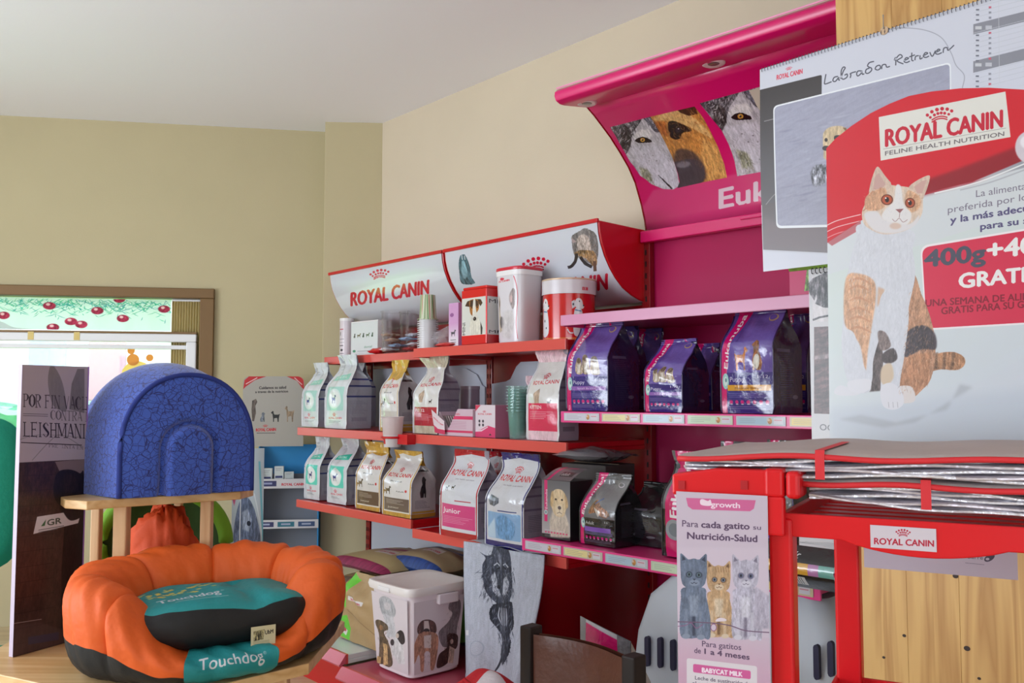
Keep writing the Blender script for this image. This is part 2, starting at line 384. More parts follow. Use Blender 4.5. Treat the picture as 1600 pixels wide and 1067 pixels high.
mb = MB(); mb.box(xi1-.075, xi1-.02, .0, .05, wzb+.06, zs-.045); mb.build('sash_stile', trim_white, wn, bevel=.006)
mb = MB(); mb.box(xi0, xi1-.075, .02, .06, zs-.085, zs-.062); mb.build('sash_rail', trim_white, wn, bevel=.003)
mb = MB(); mb.box(xi0, xi1-.02, .002, .03, zs, zs+.012); mb.build('frame_bead', brown_frame, wn)
for px in (48, 120):
    a = float(BF.hit(px, 527)[0]); mb = MB(); mb.box(a-.015, a+.015, -.002, .0, zs-.04, zs+.004); mb.build('tape_strip', mat('yellow_tape', (214, 190, 120), .6), wn)
# printed valance hanging in the upper part
vx1 = float(BF.hit(268, 470, -.06)[0])
cv = Cv(900, 240, (232, 246, 242), lambda x, y: ((x-(-110))/380*900, (y-456)/68*240))
for k in range(620):
    x = RS.uniform(-110, 268); y = 456+abs(RS.normal(0, 15)); L = RS.uniform(5, 13); t = RS.uniform(-.9, .9)
    cv.l([(x, y), (x+L*t, y+L*.5), (x+L*t*1.9, y+L*.8)], [.2, 1.5, .2], (40+RS.randint(70), 150+RS.randint(50), 136+RS.randint(40)), al=.75)
for x, y in ((25, 495), (90, 473), (160, 482), (122, 506), (137, 512), (198, 498), (259, 476), (96, 519), (-30, 480), (-75, 500), (192, 456)):
    cv.e(x, y, 9, 8, (176, 50, 80), soft=1, fur=.3); cv.e(x-2, y-3, 3, 3, (250, 190, 200), soft=1)
cv.p([(-110, 524), (-20, 523), (15, 507), (40, 520), (60, 524)], (190, 180, 190), al=.7, sm=True)
vm = cv.mat('printed_valance', .8); nt = vm.node_tree; b_ = nt.nodes['Principled BSDF']; tr = nt.nodes.new('ShaderNodeBsdfTranslucent'); mx = nt.nodes.new('ShaderNodeMixShader'); mx.inputs[0].default_value = .45
tex = [n for n in nt.nodes if n.type == 'TEX_IMAGE'][0]; nt.links.new(tex.outputs[0], tr.inputs[0]); nt.links.new(b_.outputs[0], mx.inputs[1]); nt.links.new(tr.outputs[0], mx.inputs[2]); nt.links.new(mx.outputs[0], nt.nodes['Material Output'].inputs[0])
zt = zi-.004; zb_ = zs+.02; vx0 = vx1-1.35
mb = MB(); mb.grid(lambda u, v: (vx0+(vx1-vx0)*u, .06+.004*math.sin(u*60), zb_+(zt-zb_)*v), 90, 3)
o = mb.build('window_valance', vm, loc=BF.P(0, 0, 0), rotz=BA, smooth=True); tag(o, 'white valance printed with green leaves and red fruit across the window top', 'curtain')
# pleated blind at the right side of the window
blm = mat('pleated_cream_cloth', (206, 190, 140), .8)
th = thing('pleated_blind', 'cream pleated blind gathered at the right side of the window', 'blind', BF.P(0, 0, 0), BA)
mb = MB(); px0 = vx1+.005; px1 = xi1-.003; n = 22
pts = [(px0+(px1-px0)*i/n, .045+(.018 if i % 2 else 0)) for i in range(n+1)]
mb.grid(lambda u, v: (px0+(px1-px0)*u, pts[int(round(u*n))][1]+.004, wzb+.07+(zi-wzb-.08)*v), n, 1); mb.build('pleats', blm, th)
mb = MB(); mb.box(px0, px1, .04, .066, zi-.012, zi-.002); mb.build('headrail', trim_white, th)
# sticker on the glass: orange and yellow flower
th = thing('window_sticker', 'orange and yellow flower sticker on the window glass', 'sticker', BF.P(0, 0, 0), BA)
def disc(cx, cz, r, y, n=18, sx=1): return [(cx+r*sx*math.cos(2*PI*i/n), cz+r*math.sin(2*PI*i/n)) for i in range(n)], y
def stick(px, py, r, m, name, sx=1, y=.068):
    a, z = BF.hit(px, py, -.07); mb = MB(); p_, _ = disc(float(a), float(z), r, 0, sx=sx); mb.xz(p_, y, y+.001); mb.build(name, m, th)
org = mat('orange_film', (236, 160, 60), .6); yel = mat('yellow_film', (250, 224, 120), .6)
for tm in (org, yel): tm.node_tree.nodes['Principled BSDF'].inputs['Transmission Weight'].default_value = .4
stick(208, 562, .033, org, 'petal'); stick(234, 559, .02, org, 'petal'); stick(205, 548, .02, org, 'petal'); stick(214, 585, .075, yel, 'flower_center', 1.1, .071)
# ---------------- outside, seen through the window
lawn = mat('sunny_lawn', (120, 190, 90), .9, var=.25, scale=3); hedge = mat('hedge_leaves', (60, 150, 110), .9, var=.4, scale=6, bump=.6, bscale=12)
mb = MB(); mb.box(-30, 14, 5.6, 40, -.45, -.3); o = mb.build('lawn_outside', lawn); o['kind'] = 'structure'
mb = MB(); mb.grid(lambda u, v: (-22+30*u, 17+.25*math.sin(u*70)+.4*math.sin(v*PI), -.3+(1.5+.1*math.sin(u*55)+.08*math.sin(u*131))*v), 160, 8); mb.grid(lambda u, v: (-22+30*u, 17.2+1.2*v, 1.2+.1*math.sin(u*55)), 80, 2)
tag(mb.build('garden_hedge', hedge, smooth=True), 'green garden hedge beyond the lawn outside the window', 'hedge')
th = thing('garden_house', 'pale house wall with blue shutter outside the window', 'building', (-8.6, 19.5, -.3))
mb = MB(); mb.box(-3, 1.6, 0, 3, 0, 4.2); mb.build('facade', mat('pale_render', (236, 236, 240), .9), th)
mb = MB(); mb.box(-1.9, -1.1, -.06, .0, 1.6, 2.9); mb.build('shutter', mat('blue_shutter', (120, 160, 210), .6), th)
mb = MB(); mb.box(-.6, .2, -.06, .0, 1.6, 2.9); mb.build('shutter', mat('red_shutter', (200, 110, 120), .6), th)
mb = MB(); mb.prof([(-.3, 4.1), (3.3, 4.1), (1.5, 5.3)], -3.3, 1.9); mb.build('roof', mat('clay_roof', (190, 120, 90), .8), th)

# ------------------------------------------------------------------ red shelving (two bays)
def extr_M(fr, prof, a0, a1, w, h):
    """prof: list (b, z) from bottom to top; maps photo pixels onto the extruded surface"""
    P = np.array(prof); L = np.concatenate([[0], np.cumsum(np.hypot(*np.diff(P, axis=0).T))]); n = 240; tt = np.linspace(0, L[-1], n)
    bb = np.interp(tt, L, P[:, 0]); zz = np.interp(tt, L, P[:, 1])
    def M(x, y):
        best = np.full(np.shape(x), 1e9); A = np.zeros(np.shape(x)); T = np.zeros(np.shape(x))
        for t, b, z in zip(tt, bb, zz):
            a, zh = fr.hit(x, y, b); d = np.abs(zh-z); k = d < best; best = np.where(k, d, best); A = np.where(k, a, A); T = np.where(k, t, T)
        return (A-a0)/(a1-a0)*w, (1-T/L[-1])*h
    return M, L[-1]
def extr(mb, prof, x0, x1, mi=0, nu=1):
    P = np.array(prof); L = np.concatenate([[0], np.cumsum(np.hypot(*np.diff(P, axis=0).T))])/1.; L = L/L[-1]; n = len(prof)-1
    def fn(u, v):
        k = v*n; return (x0+(x1-x0)*u, -float(np.interp(k, range(n+1), P[:, 0])), float(np.interp(k, range(n+1), P[:, 1])))
    o = len(mb.f); mb.grid(fn, nu, n, mi)
    for q in range(o, len(mb.f)):
        j = (q-o)//nu; mb.uv[q] = [(u, L[j] if v < .5 else L[j+1]) for (u, _), v in zip(mb.uv[q], (0, 0, 1, 1))]
HP = [(-.43, 1.76), (-.40, 1.765), (-.355, 1.78), (-.306, 1.804), (-.265, 1.838), (-.236, 1.871), (-.207, 1.915), (-.186, 1.96), (-.175, 2.0), (-.17, 2.045)]
def header_canvas(kind):
    a0, a1 = (-.985, -.045) if kind == 1 else (.0, .93)
    M, L = extr_M(R, HP, a0, a1, 1000, int(1000*.42/(a1-a0)))
    cv = Cv(1000, int(1000*.42/(a1-a0)), (214, 216, 226), M)
    if kind == 1:
        cv.p([(520, 470), (600, 440), (680, 425), (690, 436), (600, 462), (530, 485)], (236, 240, 248), sm=True, soft=4, al=.6)
        cv.logo(552, 478, 668, 459, 21, (206, 20, 50), .05, False); cv.crown(594, 434, 28, (206, 30, 55), -.15)
    else:
        cv.crown(838, 421, 40, (200, 24, 55), -.12); cv.t('ROYAL CANIN', 795, 470, 950, 452, 24, (200, 22, 52), .05)
        # leaping cat seen from behind (right end)
        cv.p([(894, 372), (898, 366), (905, 362), (914, 357), (922, 359), (932, 366), (936, 385), (935, 402), (930, 412), (918, 410), (908, 404), (898, 398)], (122, 116, 116), sm=True, fur=.35, jit=1)
        cv.p([(902, 376), (912, 366), (922, 374), (924, 398), (908, 398)], (196, 180, 172), sm=True, fur=.3, soft=2)
        cv.p([(898, 396), (912, 391), (930, 394), (934, 412), (928, 416), (916, 404)], (150, 116, 80), sm=True, fur=.6, jit=1)
        cv.st([(896, 370), (922, 360), (936, 385), (930, 410), (900, 400)], 120, 6, 90, [(60, 54, 52), (200, 190, 184), (110, 90, 70)], .9, .5)
        cv.l([(902, 396), (900, 408), (894, 416), (888, 418)], 5, (46, 40, 40), sm=True, fur=.2)
        cv.l([(908, 402), (916, 412), (926, 417)], 5, (50, 44, 44), sm=True); cv.l([(930, 408), (931, 424)], 5, (110, 78, 60)); cv.p([(893, 371), (896, 380), (902, 378)], (170, 150, 150))
        # dog's raised paw (left end)
        cv.p([(717, 412), (719, 401), (723, 398), (728, 400), (734, 415), (737, 432), (742, 443), (722, 443), (718, 425)], (72, 100, 112), sm=True, fur=.5, jit=1)
        cv.p([(722, 408), (728, 412), (731, 430), (725, 436), (721, 424)], (130, 168, 182), sm=True, fur=.3, soft=2)
        cv.l([(722, 399), (723, 406)], 1, (220, 225, 230)); cv.l([(726, 399), (727, 406)], 1, (220, 225, 230))
    return cv.mat('curved_header', .16, coat=.6)
slot_m = mat('slot_black', (30, 6, 10), .8)
def red_bay(idx, a0, a1, label, zs_, depths):
    t = thing('red_shelving_unit', label, 'shelf', R.P(0, 0, 0), R.ang, 'red steel shelving bays on the right wall'); w = a1-a0
    # base deck, kick plate, shelves
    for z, d, nm, th_, tilt in zs_:
        mb = MB(); mb.box(a0+.005, a1-.005, -d+.008, .43, z-.02, z, 0); mb.box(a0+.003, a1-.003, -d, -d+.012, z-.036, z+.003, 1); mb.box(a0+.003, a0+.01, -d+.012, .43, z-.036, z-.02, 0); mb.box(a1-.01, a1-.003, -d+.012, .43, z-.036, z-.02, 0)
        mb.build(nm, [red_metal if z > .5 else (mat('pale_deck', (206, 214, 214), .35, coat=.3) if idx == 1 else mat('pink_deck', (186, 70, 92), .3, coat=.4)), red_face], t, bevel=.002)
    for x in ((a0, a1) if idx == 1 else (a1,)):
        mb = MB(); mb.box(x-.02, x+.02, .43, .47, FZ, 2.04); u = mb.build('upright', dark_red, t, bevel=.002)
        mb = MB()
        for k in range(36):
            z = .4+k*.045; mb.box(x-.012, x-.007, .4285, .431, z, z+.02); mb.box(x+.007, x+.012, .4285, .431, z, z+.02)
        so = mb.build('slots', slot_m, u); so['kind'] = 'stuff'
    return t
t1 = red_bay(1, -1.03, -.005, 'red steel shelving bay beside the pillar with teal and gold kibble bags', [(1.60, -.15, 'shelf', 0, 0), (1.236, 0, 'shelf', 0, 0), (.87, 0, 'shelf', 0, 0), (.365, .31, 'base_deck', 0, 0)], None)
t2 = red_bay(2, .0, .935, 'red steel shelving bay in the middle with tins on top and towel hanging below', [(1.60, 0, 'shelf', 0, 0), (1.234, 0, 'shelf', 0, 0), (.835, 0, 'shelf', 0, 0), (.325, .33, 'base_deck', 0, 0)], None)
for t, x0, x1, pm in ((t1, -1.0, -.02, grey_panel), (t2, .02, .92, dark_red)):
    mb = MB(); mb.box(x0, x1, .435, .45, FZ, 1.75); mb.build('back_panel', pm, t)
    mb = MB(); mb.box(x0, x1, -.27, -.255, FZ, .29); mb.build('kick_plate', red_metal, t)
# white scalloped sheets behind the second shelf
for t, x0, x1 in ((t1, -.5, -.03), (t2, .02, .46)):
    mb = MB(); L_ = x1-x0; mb.xz([(x0, 1.2), (x1, 1.2)]+([(x1, 1.44), (x1-.02, 1.45), (x1-.06, 1.5), (x1-.14, 1.53), (x0, 1.545)] if x1 < 0 else [(x1, 1.55), (x0+.2, 1.55), (x0+.17, 1.53), (x0+.13, 1.475), (x0+.1, 1.465), (x0, 1.455)]), .425, .432)
    mb.build('scalloped_sheet', grey_panel, t)
mb = MB(); mb.box(-.98, -.02, .425, .433, 1.545, 1.75); mb.build('cross_rail', dark_red, t1)
# headers
for t, k, a0, a1 in ((t1, 1, -1.017, -.018), (t2, 2, -.008, .936)):
    mb = MB(); full = [(y, z) for y, z in [(-b, z) for b, z in HP]+[(.43, 2.04)]]
    mb.prof(full, a0, a1); h = mb.build('header_sign', red_metal, t, bevel=.004)
    mb = MB(); extr(mb, [(b+.004, z) for b, z in HP], a0+.012, a1-.006, 0); mb.build('header_film', header_canvas(k), h, smooth=True)
    mb = MB(); mb.box(a0, a1, .160, .172, 2.036, 2.052); mb.build('header_rim', red_metal, h, bevel=.003)
# price strips of the base decks (pale lips)
lipm = mat('pale_lip', (196, 84, 104), .3, coat=.4)
for t, x0, x1, d, z in ((t1, -1.03, -.005, .31, .365), (t2, .0, .935, .33, .325)):
    mb = MB(); mb.prof([(-d-.002, z+.004), (-d-.032, z-.034), (-d-.03, z-.04), (-d, z-.03)], x0, x1); mb.build('price_lip', lipm, t)

# ------------------------------------------------------------------ magenta shelving unit with canopy
t3 = thing('pink_shelving_unit', 'magenta steel shelving unit with a curved canopy and animal-eye panel', 'shelf', E.P(0, 0, 0), E.ang)
mb = MB(); mb.box(.0, 1.03, .5, .515, FZ, 2.03); mb.build('back_panel', mat('deep_magenta', (168, 6, 78), .5, coat=.06, spec=.25), t3)
for x in (.0, 1.0):
    mb = MB(); mb.box(x, x+.035, .47, .5, FZ, 2.03); u = mb.build('upright', dark_red, t3, bevel=.002)
    mb = MB(); [mb.box(x+.014, x+.02, .4685, .471, .5+k*.045, .52+k*.045) for k in range(34)]; mb.build('slots', slot_m, u)['kind'] = 'stuff'
def price_labels(par, x0, x1, y, z0, z1, n, cols, lean=0, seed=0):
    w = (x1-x0)/n
    for i in range(n):
        cv = Cv(160, 36, cols[i % len(cols)][0]); c1 = cols[i % len(cols)][1]
        cv.r(6, 5, 100, 31, c1); cv.r(122, 6, 152, 30, (220, 214, 226)); cv.e(110, 18, 7, 12, (176, 120, 60), fur=.4); cv.e(106, 14, 4, 5, (226, 200, 180))
        for q in range(3): cv.r(12, 10+q*7, 60+RS.randint(25), 12+q*7, (140, 130, 140), al=.5)
        cv.r(124, 12, 148, 16, (214, 90, 110), al=.6)
        xa = x0+i*w+.006; mb = MB(); mb.box(xa, xa+w-.012, y-.0025, y-.0005, z0+.003, z1-.003); mb.quad([(xa, y-.0028, z0+.003), (xa+w-.012, y-.0028, z0+.003), (xa+w-.012, y-.0028, z1-.003), (xa, y-.0028, z1-.003)], 1)
        mb.build('price_label', [white_pl, cv.mat('price_label', .3, coat=.3)], par, fix=False)
PC = [((206, 204, 214), (214, 210, 224)), ((206, 196, 180), (240, 224, 160)), ((190, 200, 206), (186, 208, 226)), ((206, 214, 190), (208, 226, 196)), ((190, 200, 210), (170, 196, 214)), ((214, 196, 160), (236, 206, 110))]
for z, d, lo in ((1.676, 0, 1.642), (1.344, 0, 1.309), (.932, .19, .897)):
    mb = MB(); mb.box(.003, 1.03, -d+.006, .49, z-.02, z); mb.box(.0, 1.032, -d, -d+.008, lo, z+.003, 1); mb.box(.003, .012, -d+.008, .49, z-.036, z-.02)
    s_ = mb.build('shelf', [pink_mid, pink_pale if z > 1.5 else mat('hot_pink_edge', (226, 56, 134), .3, coat=.3)], t3, bevel=.002)
    if z < 1.5: price_labels(s_, .012, 1.02, -d, lo+.004, z+.001, 6, PC)
mb = MB(); mb.box(.003, 1.03, -.24, .49, .30, .325); mb.build('base_deck', pink_mid, t3); mb = MB(); mb.box(.02, 1.01, -.2, -.19, FZ, .3); mb.build('kick_plate', dark_red, t3)
mb = MB(); mb.box(.013, 1.0, .44, .47, 1.985, 2.028); mb.box(.45, .55, .43, .44, 2.01, 2.025); mb.build('cross_rail', pink_metal, t3, bevel=.003)
# canopy
CP = [(-.5, 2.03), (-.491, 2.08), (-.47, 2.14), (-.432, 2.22), (-.392, 2.272), (-.342, 2.318), (-.285, 2.365), (-.23, 2.402), (-.19, 2.428), (-.152, 2.449)]
M, L = extr_M(E, CP, 0, 1.03, 1500, int(1500*.58/1.03)); cv = Cv(1500, int(1500*.58/1.03), (222, 14, 108), M)
lowp = [(1008, 340), (1060, 300), (1320, 230), (1320, 300), (1015, 368)]
cv.p([(1000, 330), (1020, 296), (1200, 262), (1330, 235), (1330, 330), (1010, 372)], (226, 66, 128), soft=6)
def wolf(ox, oy, k, clip):
    q = lambda x, y: (ox+x*k, oy+y*k)
    sub = Cv(cv.w, cv.h, (0, 0, 0), M); sub.a = cv.a.copy(); c = sub
    c.p([q(*p) for p in [(-5, -5), (90, -40), (180, -60), (190, 130), (-5, 130)]], (196, 192, 200), fur=.25)
    c.p([q(*p) for p in [(-5, -5), (48, -18), (36, 8), (30, 28), (24, 42), (10, 20)]], (104, 102, 108), fur=1.0, jit=2)
    c.p([q(*p) for p in [(18, 4), (30, 10), (32, 26), (25, 38), (16, 26)]], (66, 62, 62), fur=1.2, jit=2, soft=2)
    c.p([q(*p) for p in [(50, -18), (64, -26), (70, -10), (78, 4), (70, 8), (60, -4)]], (96, 98, 112), fur=1.0, jit=2)
    c.p([q(*p) for p in [(34, 14), (44, 4), (58, 2), (66, 12), (60, 20), (40, 20)]], (222, 218, 220), fur=.2, soft=3)
    c.p([q(*p) for p in [(38, 21), (44, 16), (52, 15), (62, 19), (64, 23), (54, 24), (44, 24)]], (24, 18, 16), sm=True)
    c.e(*q(50, 19.5), 3.8*k, 3.2*k, (206, 152, 60)); c.e(*q(50, 19.5), 1.4*k, 1.4*k, (20, 14, 10)); c.e(*q(49, 18.5), .7*k, .6*k, (240, 240, 240))
    c.p([q(*p) for p in [(30, 32), (70, 26), (96, 56), (108, 96), (70, 90), (50, 66)]], (214, 210, 222), fur=.15, soft=6)
    c.p([q(*p) for p in [(44, 62), (58, 66), (66, 84), (52, 86)]], (150, 150, 128), fur=.5, soft=5)
    c.l([q(74, 74), q(84, 84), q(96, 96)], [.5, 2.2*k, 2.5*k], (30, 28, 34), sm=True)
    for x, y in ((52, 42), (66, 44), (72, 52), (60, 52)): c.e(*q(x, y), 1.3*k, .8*k, (120, 114, 120), soft=1)
    lw = [(236, 234, 240), (216, 212, 220), (150, 148, 156)]; dw_ = [(40, 38, 42), (90, 88, 96), (226, 224, 230)]
    c.st([q(-5, -5), q(48, -18), q(36, 8), q(30, 28), q(24, 42), q(10, 20)], 150, 8*k, 110, dw_, 1.3*k, .7, 30); c.st([q(50, -18), q(66, -28), q(82, 8), q(62, 2)], 60, 8*k, 60, dw_, 1.3*k, .6, 25)
    c.st([q(28, 28), q(80, 24), q(108, 96), q(60, 92), q(36, 60)], 200, 8*k, 75, lw, 1.1*k, .45, 30); c.st([q(44, 62), q(60, 66), q(70, 90), q(54, 88)], 50, 8*k, 70, [(150, 146, 120), (196, 190, 176), (110, 108, 90)], 1.2*k, .5)
    mk = Cv(cv.w, cv.h, (0, 0, 0), M); mk.p(clip, (255, 255, 255)); m_ = mk.a[..., :1]; cv.a = cv.a*(1-m_)+sub.a*m_
wolf(954, 199, 1.0, [(953, 199), (1018, 182), (1034, 208), (1048, 240), (1056, 262), (1062, 290), (1052, 296), (1036, 295), (1018, 288), (1000, 274), (984, 252), (970, 228)])
# dog half face
sub = cv.a.copy(); msk = Cv(cv.w, cv.h, (0, 0, 0), M); clip = [(1016, 182), (1085, 166), (1100, 186), (1118, 222), (1132, 258), (1136, 277), (1100, 285), (1058, 294), (1062, 284), (1054, 256), (1042, 228)]
msk.p(clip, (255, 255, 255))
cv.p([(1010, 170), (1100, 150), (1150, 300), (1040, 300)], (206, 140, 70), fur=.3)
cv.p([(1020, 186), (1060, 172), (1096, 194), (1112, 216), (1080, 200), (1050, 190)], (232, 186, 120), fur=.25, soft=4, sm=True)
cv.p([(1058, 172), (1086, 163), (1090, 178), (1076, 181), (1064, 177)], (70, 40, 24), fur=.5, soft=2)
cv.p([(1098, 214), (1124, 232), (1140, 276), (1104, 284), (1094, 250)], (226, 168, 96), fur=.3, soft=6)
cv.p([(1020, 190), (1040, 190), (1044, 214), (1030, 210)], (184, 104, 46), fur=.4, soft=4)
cv.p([(1044, 192), (1052, 189), (1070, 196), (1080, 204), (1066, 208), (1062, 217), (1050, 216), (1045, 206)], (24, 18, 18), sm=True, soft=2)
cv.e(1060, 203, 4, 4, (44, 42, 50)); cv.e(1060, 201, 1.2, 1, (190, 190, 200))
cv.p([(1054, 240), (1076, 234), (1096, 250), (1104, 275), (1090, 288), (1056, 296)], (92, 72, 62), fur=.4, soft=6, sm=True)
cv.p([(1048, 258), (1058, 252), (1078, 248), (1094, 254), (1101, 268), (1098, 284), (1062, 294), (1050, 276)], (72, 66, 74), sm=True, soft=2, fur=.15)
cv.e(1068, 257, 11, 5, (128, 122, 130), rot=-8, soft=4); cv.e(1056, 268, 4, 6, (44, 40, 46), soft=2)
cv.st([(1016, 182), (1085, 166), (1136, 277), (1100, 285), (1096, 250), (1080, 225), (1044, 232), (1030, 205)], 260, 9, 65, [(236, 196, 130), (190, 112, 50), (226, 160, 90), (160, 90, 44)], 1.3, .4, 30); cv.st([(1050, 236), (1090, 236), (1100, 258), (1056, 254)], 60, 7, 70, [(70, 56, 50), (130, 104, 84)], 1.1, .5)
m_ = msk.a[..., :1]; cv.a = sub*(1-m_)+cv.a*m_
wolf(1096, 158, 1.22, [(1093, 161), (1165, 142), (1180, 138), (1260, 118), (1262, 255), (1212, 264), (1152, 275), (1144, 240), (1128, 205), (1108, 180)])
cv.p([(1170, 141), (1262, 116), (1262, 190), (1200, 190), (1182, 165)], (214, 204, 188))
cv.t('Eukanuba', 1124, 326, 1330, 284, 30, (240, 214, 228), bold=.045)
canm = cv.mat('canopy_panel', .3, coat=.25)
mb = MB(); extr(mb, CP, 0, 1.03, 0, 1); c_ = mb.build('canopy_panel', canm, t3, smooth=True)
sol = c_.modifiers.new('s', 'SOLIDIFY'); sol.thickness = .004; sol.offset = 1
for x in (0., 1.03):      # side fins following the curve
    mb = MB(); pr = [(-b, z) for b, z in CP]; pr2 = [(-b+.018, z-.004) for b, z in CP[::-1]]
    mb.prof(pr+pr2, x-.006, x+.002); mb.build('canopy_fin', dark_red if x == 0 else pink_metal, t3)
mb = MB()
nose = [(.152, 2.447), (.152, 2.455), (.02, 2.476), (-.012, 2.474), (-.026, 2.462), (-.028, 2.447), (-.02, 2.432), (0, 2.425), (.02, 2.425)]
mb.prof(nose, 0, 1.03); mb.build('canopy_hood', pink_metal, t3, smooth='auto', bevel=.002)
mb = MB(); mb.tube([(0, -.016, 2.478), (1.03, -.016, 2.478)], .003); mb.build('canopy_edge_trim', mat('pale_trim', (236, 150, 190), .3), t3)
lens = mat('spot_lens', (90, 84, 84), .2, coat=.6)
for px, py in ((917, 161), (1115, 99)):
    r_ = ray(px, py); best = min(range(0, 130), key=lambda k: abs(float(E.hit(px, py, -k/1000)[1])-(2.425+.022*((k/1000)-.02)/.132)))
    a = float(E.hit(px, py, -best/1000)[0]); b = best/1000; z = 2.425+.022*(b-.02)/.132
    mb = MB(); mb.lathe([(.012, z-.001), (.03, z-.005), (.036, z-.002), (.036, z+.002)], 24, a, b); sp = mb.build('spotlight', mat('white_ring', (226, 206, 214), .3), t3, smooth=True)
    mb = MB(); mb.lathe([(.001, z-.003), (.014, z-.0035), (.02, z-.002)], 20, a, b); mb.build('spotlight_lens', lens, sp, smooth=True)
# ------------------------------------------------------------------ kibble bags
seam_white = mat('clear_seam', (226, 226, 232), .2, coat=.6); seam_dark = mat('dark_seam', (60, 44, 90), .25, coat=.5)
def fbm(x, y, sd):
    v = 0; a = 1.
    for k in range(3):
        s = 2.0**k*3.1; i = int((x*s*13+sd*71+k*97) % 511); j = int((y*s*13+sd*37+k*53) % 511); v += a*(NZ[i, j]-.5); a *= .6
    return v
def smooth_noise(u, v, sd):
    r = random.Random(sd); t = 0
    for k in range(5):
        fu, fv, ph, am = r.uniform(1, 5), r.uniform(1.5, 6), r.uniform(0, 6.3), r.uniform(.4, 1)
        t += am*math.sin(fu*u*PI+fv*v*PI+ph)*math.cos(fv*v*2-fu*u*1.3+ph*2)
    return t/3
def bag(label, fr, px0, px1, ytop, zb, b, d, fm, sm, seed, group=None, twist=0., neck=.12, lean=0., rot=0., name='kibble_bag', seam=seam_white, fin=.06, wr=1.6, taper=(.5, .92), topw=1., h=None, base=None, xs=0.):
    a0 = float(fr.hit(px0, ytop*.3+650*.7, b)[0]); a1 = float(fr.hit(px1, ytop*.3+650*.7, b)[0])
    if base is not None: a0 = float(fr.hit(px0, base, b)[0]); a1 = float(fr.hit(px1, base, b)[0])
    w = a1-a0
    if h is None: h = float(fr.hit((px0+px1)/2, ytop, b-d*.5)[1])-zb
    t = thing(name, label, 'bag', fr.P((a0+a1)/2, b, zb+.002), fr.ang+rot, group)
    nf, ns = 14, 7
    def ring(v):
        dp = max(.006, d*(1-sst(taper[0], taper[1], v))); yo = (d-dp)/2+lean*v*v
        ww = w*(1-neck*math.exp(-((v-.8)/.13)**2))*(1+(topw-1)*sst(.75, 1, v))*(1-.03*math.exp(-(v/.03)**2))
        xo = twist*math.sin(v*PI*1.1)*w*sst(.4, 1, v)+xs*sst(.5, 1, v); P = []
        dv = min(v, .999); A = wr*.006*(.35+sst(.3, .8, v))
        for i in range(nf+1):
            u = i/nf; P.append((xo+(u-.5)*ww, yo-.10*dp*math.sin(PI*u)*math.sin(PI*min(1, v*1.05))*.9+A*smooth_noise(u, v*1.6, seed)*(.4+math.sin(PI*u)), u, 0))
        g = (1-dp/d)*min(.35*d, .12*w)+.004
        for i in range(1, ns):
            u = i/ns; P.append((xo+ww*.5-g*math.sin(PI*u)+.06*dp*math.sin(PI*u)*(1-sst(.4, .7, v))+A*.8*smooth_noise(u, v*2, seed+5)*math.sin(PI*u), yo+dp*u, u, 1))
        for i in range(nf+1):
            u = i/nf; P.append((xo-(u-.5)*ww, yo+dp+.06*dp*math.sin(PI*u)*math.sin(PI*min(1, v*1.05))+A*smooth_noise(u, v*1.6, seed+9)*.8, u, 2))
        for i in range(1, ns):
            u = i/ns; P.append((xo-ww*.5+g*math.sin(PI*u)-.06*dp*math.sin(PI*u)*(1-sst(.4, .7, v)), yo+dp*(1-u), u, 3))
        return P
    def section(v0, v1, n, crimp=0):
        mb = MB(); rows = []; N = 2*(nf+1)+2*(ns-1); vs = []
        for j in range(n+1):
            v = v0+(v1-v0)*j/n; P = ring(v); rows.append(P)
            for (x, y, u, k) in P: vs.append((x, y+(crimp*((j % 2)-.5)), h*v))
        fs = []; us = []; mi = []
        for j in range(n):
            for i in range(N):
                k = (i+1) % N; fs.append((j*N+i, j*N+k, (j+1)*N+k, (j+1)*N+i))
                f = 0 if i < nf else (1 if i < nf+ns else (0 if i < 2*nf+ns else 1))
                if i < nf: u0, u1 = i/nf, (i+1)/nf
                elif i < nf+ns: u0, u1 = (i-nf)/ns, (i-nf+1)/ns
                elif i < 2*nf+ns: u0, u1 = (i-nf-ns)/nf, (i-nf-ns+1)/nf
                else: u0, u1 = (i-2*nf-ns)/ns, (i-2*nf-ns+1)/ns
                va, vb = v0+(v1-v0)*j/n, v0+(v1-v0)*(j+1)/n; us.append([(u0, va), (u1, va), (u1, vb), (u0, vb)]); mi.append(f)
        if v0 == 0: fs.append(list(range(N))[::-1]); us.append(None); mi.append(1)
        if v1 == 1: fs.append([n*N+i for i in range(N)]); us.append(None); mi.append(1)
        mb.v = vs; mb.f = fs; mb.m = mi; mb.uv = us; return mb, rows
    vf = 1-fin/h if fin < h*.5 else .85
    mb, rows = section(0, vf, 26); mb.build('pouch', [fm, sm], t, smooth='auto', fix=True)
    mb2, _ = section(vf, 1., 6, .0015); mb2.build('top_seal', [fm, sm], t, smooth='auto')
    N = 2*(nf+1)+2*(ns-1)
    for k in (0, nf):
        mb3 = MB(); pts = [Vector(mb.v[j*N+k])+Vector((-.0015 if k == 0 else .0015, -.001, 0)) for j in range(27)]; mb3.tube(pts, .0022, 5); mb3.build('edge_seam', seam, t, smooth=True)
    return t
